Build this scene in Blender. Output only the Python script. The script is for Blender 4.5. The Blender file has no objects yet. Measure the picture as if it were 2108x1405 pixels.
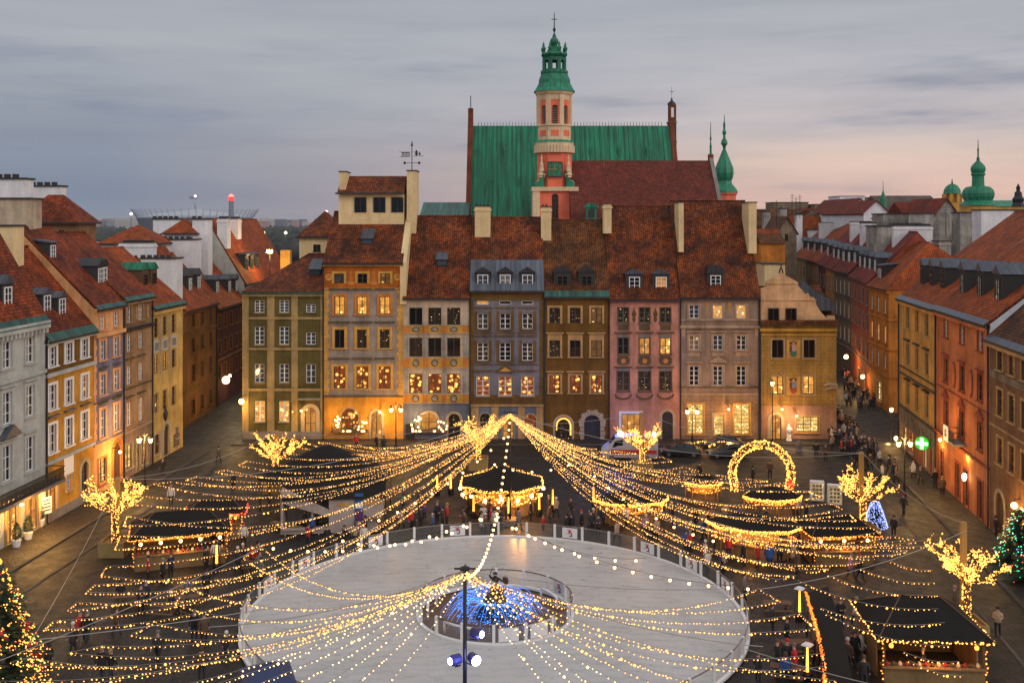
import bpy, math, random
from mathutils import Vector, Matrix
random.seed(7)
SC = bpy.context.scene
COL = SC.collection
R = math.radians
# ---------------------------------------------------------------- camera
# camera height 25.7 m (a top-floor window), level, lens shift keeps verticals upright
H = 25.714; FPX = 2100.0; CX = 1054.0; HY = 455.0
cam = bpy.data.cameras.new('camera'); cam_o = bpy.data.objects.new('camera', cam); COL.objects.link(cam_o)
cam_o.location = (0, 0, H); cam_o.rotation_euler = (R(90), 0, 0)
cam.sensor_width = 36; cam.lens = 36 * FPX / 2108; cam.shift_y = -(702.5 - HY) / 2108
cam.clip_end = 20000; cam.clip_start = .5
SC.camera = cam_o
# ---------------------------------------------------------------- exposure
SC.view_settings.view_transform = 'Standard'; SC.view_settings.look = 'None'
SC.view_settings.exposure = 0; SC.view_settings.gamma = 1
SC.cycles.max_bounces = 5; SC.cycles.diffuse_bounces = 2; SC.cycles.glossy_bounces = 2
SC.cycles.transparent_max_bounces = 6; SC.cycles.sample_clamp_indirect = 3
SC.cycles.use_light_tree = True
# ---------------------------------------------------------------- sky (dusk, layered overcast)
W = bpy.data.worlds.new('World'); SC.world = W; W.use_nodes = True
nt = W.node_tree; N = nt.nodes; L = nt.links; N.clear()
def nd(tree, t, **kw):
    n = tree.nodes.new(t)
    for k, v in kw.items(): setattr(n, k, v)
    return n
def math_n(tree, op, a, b=None, c=None):
    n = tree.nodes.new('ShaderNodeMath'); n.operation = op
    for i, x in enumerate((a, b, c)):
        if x is None: continue
        if isinstance(x, (int, float)): n.inputs[i].default_value = x
        else: tree.links.new(x, n.inputs[i])
    return n.outputs[0]
def ramp(tree, fac, stops, interp='LINEAR'):
    n = tree.nodes.new('ShaderNodeValToRGB'); n.color_ramp.interpolation = interp
    e = n.color_ramp.elements
    while len(e) < len(stops): e.new(0.5)
    for i, (p, c) in enumerate(stops):
        e[i].position = p; e[i].color = (c[0], c[1], c[2], 1) if not isinstance(c, (int, float)) else (c, c, c, 1)
    tree.links.new(fac, n.inputs[0]); return n.outputs[0]
def mixc(tree, fac, a, b, mode='MIX'):
    n = tree.nodes.new('ShaderNodeMix'); n.data_type = 'RGBA'; n.blend_type = mode
    for idx, x in ((0, fac), (6, a), (7, b)):
        if isinstance(x, (int, float)): n.inputs[idx].default_value = x
        elif isinstance(x, tuple): n.inputs[idx].default_value = (x[0], x[1], x[2], 1)
        else: tree.links.new(x, n.inputs[idx])
    return n.outputs[2]
def s2l(c): return tuple((x / 255 / 12.92) if x / 255 <= .04045 else ((x / 255 + .055) / 1.055) ** 2.4 for x in c)
tc = nd(nt, 'ShaderNodeTexCoord'); sep = nd(nt, 'ShaderNodeSeparateXYZ'); L.new(tc.outputs['Generated'], sep.inputs[0])
dx, dy, dz = sep.outputs
el = math_n(nt, 'ARCSINE', dz)                                   # elevation, radians
az = math_n(nt, 'ARCTAN2', dx, dy)                               # azimuth from the view direction
ef = math_n(nt, 'DIVIDE', el, 0.26)
azf = math_n(nt, 'MULTIPLY_ADD', az, 1.0, 0.5)                   # 0 left edge .. 1 right edge
left = ramp(nt, ef, [(0, s2l((118, 130, 148))), (.10, s2l((112, 127, 147))), (.30, s2l((126, 135, 152))), (.42, s2l((142, 149, 160))), (.62, s2l((156, 160, 168))), (.9, s2l((148, 153, 163)))])
right = ramp(nt, ef, [(0, s2l((214, 168, 152))), (.08, s2l((212, 176, 162))), (.22, s2l((206, 182, 170))), (.34, s2l((188, 178, 178))), (.55, s2l((172, 171, 177))), (.9, s2l((152, 156, 165)))])
hz = mixc(nt, ramp(nt, azf, [(.12, 0), (.38, .35), (.62, .8), (.8, 1)]), left, right)
cmb = nd(nt, 'ShaderNodeCombineXYZ')
L.new(math_n(nt, 'MULTIPLY', az, 2.6), cmb.inputs[0]); L.new(math_n(nt, 'MULTIPLY', el, 19), cmb.inputs[1])
n1 = nd(nt, 'ShaderNodeTexNoise'); n1.inputs['Scale'].default_value = 1.3; n1.inputs['Detail'].default_value = 6; n1.inputs['Roughness'].default_value = .55; L.new(cmb.outputs[0], n1.inputs['Vector'])
streak = ramp(nt, n1.outputs[0], [(.42, 0), (.55, .3), (.66, 1)])
low = ramp(nt, ef, [(.05, .35), (.28, 1), (.5, .75), (.75, .35), (1, .2)])
hz = mixc(nt, math_n(nt, 'MULTIPLY', math_n(nt, 'MULTIPLY', streak, low), .8), hz, s2l((116, 124, 146)))
cmb2 = nd(nt, 'ShaderNodeCombineXYZ'); L.new(math_n(nt, 'MULTIPLY', az, 4.0), cmb2.inputs[0]); L.new(math_n(nt, 'MULTIPLY', el, 60), cmb2.inputs[1])
n2 = nd(nt, 'ShaderNodeTexNoise'); n2.inputs['Scale'].default_value = 1.0; n2.inputs['Detail'].default_value = 8; n2.inputs['Roughness'].default_value = .6; L.new(cmb2.outputs[0], n2.inputs['Vector'])
hz = mixc(nt, .9, hz, ramp(nt, n2.outputs[0], [(.3, .95), (.7, 1.04)]), 'MULTIPLY')
# the higher sky (out of frame) is brighter, and the west (right) and the sky behind the camera brightest
top = ramp(nt, math_n(nt, 'DIVIDE', el, 1.57), [(.16, (0, 0, 0)), (.45, (.19, .186, .18)), (1, (.27, .26, .25))])
behind = ramp(nt, math_n(nt, 'MULTIPLY_ADD', dy, -1, 0), [(.0, (0, 0, 0)), (.7, (.26, .245, .23))])
up = ramp(nt, dz, [(.0, 0), (.06, 1)])
hz = mixc(nt, 1.0, hz, top, 'ADD')
hz = mixc(nt, up, hz, mixc(nt, 1.0, hz, behind, 'ADD'))
bg = nd(nt, 'ShaderNodeBackground'); L.new(hz, bg.inputs[0]); bg.inputs[1].default_value = 1.2
skyt = nd(nt, 'ShaderNodeTexSky'); skyt.sky_type = 'NISHITA'; skyt.sun_disc = False
skyt.sun_elevation = R(2.0); skyt.sun_rotation = R(115)
bg2 = nd(nt, 'ShaderNodeBackground'); L.new(skyt.outputs[0], bg2.inputs[0]); bg2.inputs[1].default_value = .012
add = nd(nt, 'ShaderNodeAddShader'); L.new(bg.outputs[0], add.inputs[0]); L.new(bg2.outputs[0], add.inputs[1])
wo = nd(nt, 'ShaderNodeOutputWorld'); L.new(add.outputs[0], wo.inputs[0])
# soft dusk key, from the right and behind the camera, through cloud
sun = bpy.data.lights.new('sun', 'SUN'); sun.energy = .75; sun.angle = R(24); sun.color = (1, .9, .84)
so = bpy.data.objects.new('sun', sun); COL.objects.link(so)
so.rotation_euler = Vector((-.75, .55, -.45)).to_track_quat('-Z', 'Y').to_euler()

# ---------------------------------------------------------------- helpers
def G(px, py, z=0.0):
    d = FPX * (H - z) / (py - HY); return Vector(((px - CX) / FPX * d, d, z))
def P(px, py, d): return Vector(((px - CX) / FPX * d, d, H - (py - HY) / FPX * d))
def tag(o, label=None, cat=None, group=None, kind=None):
    if label: o['label'] = label
    if cat: o['category'] = cat
    if group: o['group'] = group
    if kind: o['kind'] = kind
    return o
def empty(name, loc=(0, 0, 0), rz=0.0, label=None, cat=None, group=None):
    o = bpy.data.objects.new(name, None); COL.objects.link(o); o.location = loc; o.rotation_euler = (0, 0, rz)
    o.empty_display_size = .3
    return tag(o, label, cat, group)
def inst(name, me, parent=None, loc=(0, 0, 0), rz=0.0):
    o = bpy.data.objects.new(name, me); COL.objects.link(o); o.location = loc; o.rotation_euler = (0, 0, rz)
    if parent is not None: o.parent = parent
    return o
def copy_tree(o, parent=None):
    c = o.copy(); COL.objects.link(c)
    if parent is not None: c.parent = parent
    for ch in list(o.children): copy_tree(ch, c)
    return c
class MB:
    def __init__(s): s.v = []; s.f = []; s.m = []; s.sm = []
    def add(s, vs, fs, m=0, smooth=False):
        b = len(s.v); s.v += [tuple(x) for x in vs]
        for f in fs: s.f.append([b + i for i in f]); s.m.append(m); s.sm.append(smooth)
    def poly(s, vs, m=0): s.add(vs, [list(range(len(vs)))], m)
    def box(s, x0, x1, y0, y1, z0, z1, m=0):
        s.add([(x0, y0, z0), (x1, y0, z0), (x1, y1, z0), (x0, y1, z0), (x0, y0, z1), (x1, y0, z1), (x1, y1, z1), (x0, y1, z1)],
              [[0, 3, 2, 1], [4, 5, 6, 7], [0, 1, 5, 4], [1, 2, 6, 5], [2, 3, 7, 6], [3, 0, 4, 7]], m)
    def cbox(s, c, sx, sy, sz, m=0, rz=0, rx=0):
        M = Matrix.Rotation(rz, 3, 'Z') @ Matrix.Rotation(rx, 3, 'X')
        vs = [Vector(c) + M @ Vector((a * sx / 2, b * sy / 2, e * sz / 2)) for e in (-1, 1) for a, b in ((-1, -1), (1, -1), (1, 1), (-1, 1))]
        s.add(vs, [[0, 3, 2, 1], [4, 5, 6, 7], [0, 1, 5, 4], [1, 2, 6, 5], [2, 3, 7, 6], [3, 0, 4, 7]], m)
    def prism_y(s, pts, y0, y1, m=0):          # polygon in x,z (counter-clockwise seen from -y) extruded along y
        n = len(pts)
        s.add([(x, y0, z) for x, z in pts] + [(x, y1, z) for x, z in pts],
              [list(range(n)), list(range(2 * n - 1, n - 1, -1))] + [[i, i + n, (i + 1) % n + n, (i + 1) % n] for i in range(n)], m)
    def prism_x(s, pts, x0, x1, m=0):          # polygon in y,z extruded along x
        n = len(pts)
        s.add([(x0, y, z) for y, z in pts] + [(x1, y, z) for y, z in pts],
              [list(range(n - 1, -1, -1)), list(range(n, 2 * n))] + [[i, (i + 1) % n, (i + 1) % n + n, i + n] for i in range(n)], m)
    def tube(s, pts, r, n=6, m=0, cap=True, smooth=True):
        pts = [Vector(p) for p in pts]; rs = r if isinstance(r, (list, tuple)) else [r] * len(pts)
        vs = []
        for i, p in enumerate(pts):
            t = (pts[min(i + 1, len(pts) - 1)] - pts[max(i - 1, 0)])
            t = t.normalized() if t.length > 1e-9 else Vector((0, 0, 1))
            a = t.cross(Vector((0, 0, 1)));
            if a.length < .05: a = t.cross(Vector((1, 0, 0)))
            a.normalize(); b = t.cross(a)
            vs += [p + (a * math.cos(2 * math.pi * k / n) + b * math.sin(2 * math.pi * k / n)) * rs[i] for k in range(n)]
        fs = [[i * n + k, i * n + (k + 1) % n, (i + 1) * n + (k + 1) % n, (i + 1) * n + k] for i in range(len(pts) - 1) for k in range(n)]
        if cap: fs += [list(range(n - 1, -1, -1)), [(len(pts) - 1) * n + k for k in range(n)]]
        s.add(vs, fs, m, smooth)
    def lathe(s, prof, c=(0, 0), n=16, m=0, ph=0.0, smooth=False, sx=1, sy=1):
        cx, cy = c
        vs = [(cx + sx * r * math.cos(ph + 2 * math.pi * k / n), cy + sy * r * math.sin(ph + 2 * math.pi * k / n), z) for r, z in prof for k in range(n)]
        fs = [[i * n + k, i * n + (k + 1) % n, (i + 1) * n + (k + 1) % n, (i + 1) * n + k] for i in range(len(prof) - 1) for k in range(n)]
        fs += [list(range(n - 1, -1, -1)), [(len(prof) - 1) * n + k for k in range(n)]]
        s.add(vs, fs, m, smooth)
    def octa(s, p, r, m=0):
        x, y, z = p
        s.add([(x + r, y, z), (x, y + r, z), (x - r, y, z), (x, y - r, z), (x, y, z + r), (x, y, z - r)],
              [[0, 1, 4], [1, 2, 4], [2, 3, 4], [3, 0, 4], [1, 0, 5], [2, 1, 5], [3, 2, 5], [0, 3, 5]], m, True)
    def ball(s, p, r, m=0, n=8, sz=1.0):
        s.lathe([(max(r * math.sin(math.pi * i / 6), .001), p[2] - sz * r * math.cos(math.pi * i / 6)) for i in range(7)], (p[0], p[1]), n, m, smooth=True)
    def mesh(s, name, mats, uv=True):
        me = bpy.data.meshes.new(name)
        me.from_pydata(s.v, [], s.f)
        for mt in (mats if isinstance(mats, (list, tuple)) else [mats]): me.materials.append(mt)
        me.polygons.foreach_set('material_index', s.m)
        me.polygons.foreach_set('use_smooth', s.sm)
        if uv:
            lay = me.uv_layers.new(name='UVMap'); dat = [0.0] * (2 * len(me.loops))
            V = s.v
            for p in me.polygons:
                nx, ny, nz = p.normal
                if abs(nz) > .97: tx, ty, tz, bx, by, bz = 1, 0, 0, 0, 1, 0
                else:
                    l = math.hypot(nx, ny); tx, ty, tz = -ny / l, nx / l, 0
                    bx, by, bz = ny * tz - nz * ty, nz * tx - nx * tz, nx * ty - ny * tx
                for li in p.loop_indices:
                    a = V[me.loops[li].vertex_index]
                    dat[2 * li] = a[0] * tx + a[1] * ty; dat[2 * li + 1] = a[0] * bx + a[1] * by + a[2] * bz
            lay.data.foreach_set('uv', dat)
        me.update(); return me
    def build(s, name, mats, parent=None, loc=(0, 0, 0), rz=0.0, uv=True):
        return inst(name, s.mesh(name, mats, uv), parent, loc, rz)

# ---------------------------------------------------------------- materials
def mat(name):
    m = bpy.data.materials.new(name); m.use_nodes = True
    t = m.node_tree; b = t.nodes['Principled BSDF']; return m, t, b
def C(*c, k=1.0): return tuple(min(.9, x * k) for x in s2l(c))
def noise(t, vec, scale, detail=4, rough=.55):
    n = t.nodes.new('ShaderNodeTexNoise'); n.inputs['Scale'].default_value = scale; n.inputs['Detail'].default_value = detail
    n.inputs['Roughness'].default_value = rough; t.links.new(vec, n.inputs['Vector']); return n.outputs[0]
def bump(t, b, h, dist, strength=.5):
    n = t.nodes.new('ShaderNodeBump'); n.inputs['Distance'].default_value = dist; n.inputs['Strength'].default_value = strength
    t.links.new(h, n.inputs['Height']); t.links.new(n.outputs[0], b.inputs['Normal'])
def simple(name, c, rough=.6, metal=0.0, spec=None):
    m, t, b = mat(name); b.inputs['Base Color'].default_value = (*c, 1); b.inputs['Roughness'].default_value = rough; b.inputs['Metallic'].default_value = metal
    if spec is not None: b.inputs['Specular IOR Level'].default_value = spec
    return m
def plaster(name, c, dirt=.35, course=False):
    m, t, b = mat(name)
    tcn = t.nodes.new('ShaderNodeTexCoord'); o = tcn.outputs['Object']; uv = tcn.outputs['UV']
    a = noise(t, o, .35, 6, .65); d = noise(t, o, 4.0, 5)
    mp = t.nodes.new('ShaderNodeMapping'); mp.inputs['Scale'].default_value = (1.6, .12, 1); t.links.new(uv, mp.inputs[0])
    st = noise(t, mp.outputs[0], 1.0, 5, .7)
    f = math_n(t, 'MULTIPLY', ramp(t, a, [(.3, 1 - dirt), (.65, 1.08)]), ramp(t, st, [(.3, 1 - dirt * .6), (.6, 1.04)]))
    f = math_n(t, 'MULTIPLY', f, ramp(t, d, [(.25, .90), (.7, 1.06)]))
    col = mixc(t, 1.0, c, f, 'MULTIPLY')
    if course:
        br = t.nodes.new('ShaderNodeTexBrick'); t.links.new(uv, br.inputs['Vector']); br.inputs['Scale'].default_value = 1
        br.inputs['Brick Width'].default_value = .9; br.inputs['Row Height'].default_value = .42; br.inputs['Mortar Size'].default_value = .03
        br.inputs['Color1'].default_value = (1, 1, 1, 1); br.inputs['Color2'].default_value = (.93, .93, .93, 1); br.inputs['Mortar'].default_value = (.72, .7, .68, 1)
        col = mixc(t, 1.0, col, br.outputs[0], 'MULTIPLY')
    t.links.new(col, b.inputs['Base Color']); b.inputs['Roughness'].default_value = .88; b.inputs['Specular IOR Level'].default_value = .25
    bump(t, b, d, .03, .35); return m
def tiles(name, c1, c2, moss=.5, row=.30, wid=.26):
    m, t, b = mat(name)
    tcn = t.nodes.new('ShaderNodeTexCoord'); uv = tcn.outputs['UV']; o = tcn.outputs['Object']
    br = t.nodes.new('ShaderNodeTexBrick'); t.links.new(uv, br.inputs['Vector']); br.inputs['Scale'].default_value = 1
    br.inputs['Brick Width'].default_value = wid; br.inputs['Row Height'].default_value = row; br.inputs['Mortar Size'].default_value = .028
    br.inputs['Mortar Smooth'].default_value = .4; br.inputs['Bias'].default_value = -.1; br.offset = 0.0
    br.inputs['Color1'].default_value = (*c1, 1); br.inputs['Color2'].default_value = (*c2, 1)
    br.inputs['Mortar'].default_value = (c2[0] * .22, c2[1] * .2, c2[2] * .2, 1)
    big = noise(t, o, .28, 6, .7); mid = noise(t, o, 1.1, 5, .7)
    f = math_n(t, 'MULTIPLY', ramp(t, big, [(.34, 1 - moss), (.62, 1.12)]), ramp(t, mid, [(.32, 1 - moss * .75), (.6, 1.12)]))
    col = mixc(t, 1.0, br.outputs[0], f, 'MULTIPLY')
    t.links.new(col, b.inputs['Base Color']); b.inputs['Roughness'].default_value = .8; b.inputs['Specular IOR Level'].default_value = .3
    sp = t.nodes.new('ShaderNodeSeparateXYZ'); t.links.new(uv, sp.inputs[0])
    saw = math_n(t, 'FRACT', math_n(t, 'DIVIDE', sp.outputs[1], row))
    bump(t, b, math_n(t, 'ADD', math_n(t, 'MULTIPLY', saw, -1), br.outputs['Fac']), .05, .6); return m
def sheet_metal(name, c, c2, seam=.6, rough=.5):
    m, t, b = mat(name)
    tcn = t.nodes.new('ShaderNodeTexCoord'); uv = tcn.outputs['UV']; o = tcn.outputs['Object']
    sp = t.nodes.new('ShaderNodeSeparateXYZ'); t.links.new(uv, sp.inputs[0])
    fr = math_n(t, 'FRACT', math_n(t, 'DIVIDE', sp.outputs[0], seam))
    line = ramp(t, fr, [(0, .35), (.06, .6), (.12, 1), (.9, 1), (1, .7)])
    cell = math_n(t, 'FLOOR', math_n(t, 'DIVIDE', sp.outputs[0], seam))
    wn = t.nodes.new('ShaderNodeTexWhiteNoise'); wn.noise_dimensions = '1D'; t.links.new(cell, wn.inputs['W'])
    mp = t.nodes.new('ShaderNodeMapping'); mp.inputs['Scale'].default_value = (1.3, .1, 1); t.links.new(uv, mp.inputs[0])
    st = noise(t, mp.outputs[0], 1.0, 6, .7); big = noise(t, o, .12, 5, .6)
    col = mixc(t, ramp(t, st, [(.35, 0), (.65, 1)]), c2, c)
    col = mixc(t, 1.0, col, line, 'MULTIPLY')
    col = mixc(t, 1.0, col, ramp(t, wn.outputs[0], [(0, .85), (1, 1.12)]), 'MULTIPLY')
    col = mixc(t, 1.0, col, ramp(t, big, [(.3, .75), (.65, 1.12)]), 'MULTIPLY')
    t.links.new(col, b.inputs['Base Color']); b.inputs['Roughness'].default_value = rough
    bump(t, b, line, .05, .5); return m
def emit(name, c, s, sample=True):
    m, t, b = mat(name); b.inputs['Base Color'].default_value = (*[min(x, .8) for x in c], 1); b.inputs['Emission Color'].default_value = (*c, 1); b.inputs['Emission Strength'].default_value = s
    if not sample: m.cycles.emission_sampling = 'NONE'
    return m
def pane(name, base, spots, s_base, s_spot, scale=2.2, size=.25, vgrad=None, cold=None, rows=0):
    """a window with a lit room behind: dim warm field, bright lamp-like spots (painted reflections on the dim pane), glossy glass on top"""
    m, t, b = mat(name)
    tcn = t.nodes.new('ShaderNodeTexCoord'); uv = tcn.outputs['UV']; oi = t.nodes.new('ShaderNodeObjectInfo')
    ad = t.nodes.new('ShaderNodeVectorMath'); ad.operation = 'MULTIPLY_ADD'
    t.links.new(oi.outputs['Random'], ad.inputs[0]); ad.inputs[1].default_value = (37.7, 91.3, 0); t.links.new(uv, ad.inputs[2])
    vo = t.nodes.new('ShaderNodeTexVoronoi'); vo.inputs['Scale'].default_value = scale; t.links.new(ad.outputs[0], vo.inputs['Vector'])
    spot = ramp(t, vo.outputs['Distance'], [(0, 1), (size * .5, .9), (size, 0)])
    nz = noise(t, ad.outputs[0], scale * .6, 4, .6)
    spot = math_n(t, 'MULTIPLY', spot, ramp(t, nz, [(.38, 0), (.58, 1)]))
    fld = ramp(t, noise(t, ad.outputs[0], 1.1, 5, .65), [(.3, .25), (.7, 1.2)])
    if rows:
        sp = t.nodes.new('ShaderNodeSeparateXYZ'); t.links.new(uv, sp.inputs[0])
        fld = math_n(t, 'MULTIPLY', fld, ramp(t, math_n(t, 'FRACT', math_n(t, 'MULTIPLY', sp.outputs[1], rows)), [(0, .35), (.2, 1), (.8, .9), (.95, .3)]))
    col = mixc(t, fld, (base[0] * .2, base[1] * .12, base[2] * .1), base)
    col = mixc(t, 1.0, mixc(t, 0.0, col, col), mixc(t, spot, (0, 0, 0), tuple(x * s_spot / max(s_base, .01) for x in spots)), 'ADD')
    b.inputs['Base Color'].default_value = (.02, .018, .016, 1); b.inputs['Roughness'].default_value = .08; b.inputs['Specular IOR Level'].default_value = .2
    t.links.new(col, b.inputs['Emission Color']); b.inputs['Emission Strength'].default_value = s_base
    return m
M = {}
M['glass'] = simple('dark_window_glass', (.008, .008, .009), .06, spec=.3)
M['glass_sky'] = simple('blue_grey_window_glass', (.05, .06, .075), .05)
M['curtain'] = pane('curtained_window', (.75, .7, .62), (1, .8, .5), .16, .3, 1.2, .3)
M['lit'] = pane('warm_lit_window', (1, .44, .07), (1, .70, .26), 1.0, 2.6, 1.7, .36)
M['lit_bright'] = pane('shop_window_light', (1, .66, .18), (1, .86, .5), 1.15, 3.4, 3.0, .3, rows=2.2)
M['spots'] = pane('restaurant_window', (.75, .15, .02), (1, .52, .10), .36, 3.4, 2.0, .46)
M['dim'] = pane('dim_window_painted_glints', (.20, .10, .04), (1, .62, .22), .07, 2.0, 3.0, .2)  # near-black pane; string-light reflections painted in as glowing spots
M['half_curtain'] = pane('net_curtained_window', (.5, .45, .4), (.8, .6, .4), .05, .1, 1.0, .3)
M['amber_low'] = pane('low_lamplit_window', (.8, .36, .09), (1, .62, .2), .22, 1.4, 1.4, .3)
M['amber'] = pane('amber_window', (1, .42, .08), (1, .6, .2), .7, 1.3, 1.2, .3)
M['green_lit'] = pane('green_sign_window', (.08, 1, .18), (.5, 1, .4), .9, 1.5, 2, .3)
M['white_paint'] = simple('white_paint', (.78, .77, .75), .5)
M['dark_frame'] = simple('dark_brown_frame', (.05, .028, .018), .5)
M['grey_frame'] = simple('grey_green_frame', (.10, .10, .07), .5)
M['brown_wood'] = simple('brown_wood', (.12, .06, .03), .6)
M['black_iron'] = simple('black_iron', (.015, .015, .016), .45, .3)
M['stone'] = plaster('pale_stone', C(170, 150, 120, k=1.2), .3)
M['stone_grey'] = plaster('grey_stone', C(130, 120, 110, k=1.2), .4)
M['white_plaster'] = plaster('white_plaster', (.78, .76, .77), .18)
M['cream_plaster'] = plaster('cream_plaster', C(214, 188, 140, k=1.15), .18)
M['old_plaster'] = plaster('stained_grey_plaster', C(172, 164, 154, k=1.2), .75)
M['old_plaster2'] = plaster('stained_ochre_plaster', C(140, 122, 98, k=1.2), .65)
M['tile_dark'] = tiles('old_dark_tiles', C(146, 70, 22, k=1.2), C(90, 42, 14, k=1.1), .75)
M['tile_brown'] = tiles('mossy_brown_tiles', C(126, 72, 26, k=1.25), C(84, 46, 18, k=1.2), .7)
M['tile_red'] = tiles('red_tiles', C(154, 66, 20, k=1.12), C(104, 42, 14, k=1.05), .62)
M['tile_orange'] = tiles('orange_tiles', C(174, 80, 22, k=1.12), C(134, 58, 16, k=1.05), .45)
M['tile_church'] = tiles('church_tiles', C(116, 50, 34, k=1.15), C(88, 36, 26, k=1.1), .32, .42, .42)
M['tile_crimson'] = tiles('crimson_tiles', C(150, 54, 28, k=1.05), C(112, 38, 20, k=1.0), .5)
M['tile_greybrown'] = tiles('grey_brown_tiles', C(98, 84, 72, k=1.2), C(80, 68, 58, k=1.2), .35, .4, .4)
M['copper'] = sheet_metal('green_copper', C(4, 128, 88, k=1.3), C(8, 74, 54, k=1.15), .75, .6)
M['copper_dome'] = sheet_metal('weathered_copper', C(8, 140, 98, k=1.4), C(22, 62, 48, k=1.2), .9, .5)
M['copper_eave'] = sheet_metal('copper_eave_strip', C(44, 104, 86, k=1.0), C(24, 44, 40, k=1.0), .8, .5)
M['lead'] = sheet_metal('blue_grey_lead', C(84, 90, 102, k=1.2), C(52, 56, 64, k=1.2), .6, .4)
M['lead_dark'] = sheet_metal('dark_lead', C(52, 50, 54, k=1.1), C(34, 32, 34, k=1.1), .6, .45)
M['soot'] = simple('dark_cap', (.035, .033, .032), .8)
# ---------------------------------------------------------------- house builder
WIN = {}
def window_meshes(w, h, frame, trim, wall, pn, nv, nh, tw, sill, hood, arch, deep, leaf):
    key = (round(w, 2), round(h, 2), frame, trim, wall, pn, nv, nh, tw, sill, hood, arch, deep, leaf)
    if key in WIN: return WIN[key]
    b = MB(); x = w / 2 - .004; f = .075 if w < 2 else .1; y0, y1 = deep - .1, deep
    T = h - .004
    b.box(-x, -x + f, y0, y1, .004, T, 0); b.box(x - f, x, y0, y1, .004, T, 0)
    b.box(-x + f, x - f, y0, y1, .004, f, 0); b.box(-x + f, x - f, y0, y1, T - f, T, 0)
    for i in range(1, nv + 1):
        c = -x + 2 * x * i / (nv + 1); g = .055 if nv == 1 else .04
        b.box(c - g, c + g, y0 + .004, y1, f, T - f, 0)
    for i in range(1, nh + 1):
        c = T * i / (nh + 1); b.box(-x + f, x - f, y0 + .012, y1, c - .028, c + .028, 0)
    if tw:
        a = w / 2 + .003
        top = h - (w / 2 if arch else 0)
        b.box(-a - tw, -a, -.07, .01, -.02, top, 1); b.box(a, a + tw, -.07, .01, -.02, top, 1)
        if not arch: b.box(-a - tw, a + tw, -.075, .01, h + .003, h + tw, 1)
    if arch:
        n = 12; r = w / 2; zc = h - r
        inn = [(-r * math.cos(math.pi * i / n), zc + r * math.sin(math.pi * i / n)) for i in range(n + 1)]
        for i in range(n):                                       # spandrels close the square opening down to an arch
            (xa, za), (xb, zb) = inn[i], inn[i + 1]
            b.prism_y([(xa, za), (xb, zb), (xb, h + .003), (xa, h + .003)], -.006, deep + .02, 2)
        if tw:
            ro = r + tw + .003; ri = r + .003
            for i in range(n):
                a0, a1 = math.pi * i / n, math.pi * (i + 1) / n
                b.prism_y([(-ri * math.cos(a0), zc + ri * math.sin(a0)), (-ri * math.cos(a1), zc + ri * math.sin(a1)),
                           (-ro * math.cos(a1), zc + ro * math.sin(a1)), (-ro * math.cos(a0), zc + ro * math.sin(a0))][::-1], -.09, .01, 1)
    if sill: b.box(-w / 2 - tw - .08, w / 2 + tw + .08, -.2, .01, -.12, -.022, 1)
    if hood == 'flat': b.box(-w / 2 - tw - .15, w / 2 + tw + .15, -.26, .01, h + tw + .12, h + tw + .26, 1)
    if hood == 'frieze':
        b.box(-w / 2 - tw, w / 2 + tw, -.05, .01, h + tw + .003, h + tw + .55, 1); b.box(-w / 2 - tw - .18, w / 2 + tw + .18, -.26, .01, h + tw + .553, h + tw + .68, 1)
    if hood == 'ped':
        q = w / 2 + tw + .2; z = h + tw + .18
        b.box(-q, q, -.24, .01, z, z + .12, 1); b.prism_y([(-q, z + .123), (q, z + .123), (0, z + .75)], -.22, .01, 1)
    fr = b.mesh('window_frame', [M[frame], M[trim], M[wall]])
    p = MB(); p.box(-x + .01, x - .01, deep - .018, deep + .03, .01, T - .01, 0)
    if leaf:
        for i in (0, 1):
            for j in (0, 1): p.box(-x + .12 + i * x, -.1 + i * x, deep - .05, deep - .017, .25 + j * h * .42, h * .38 + j * h * .36, 0)
    pm = p.mesh('pane', [M[pn]])
    WIN[key] = (fr, pm); return WIN[key]

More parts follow.
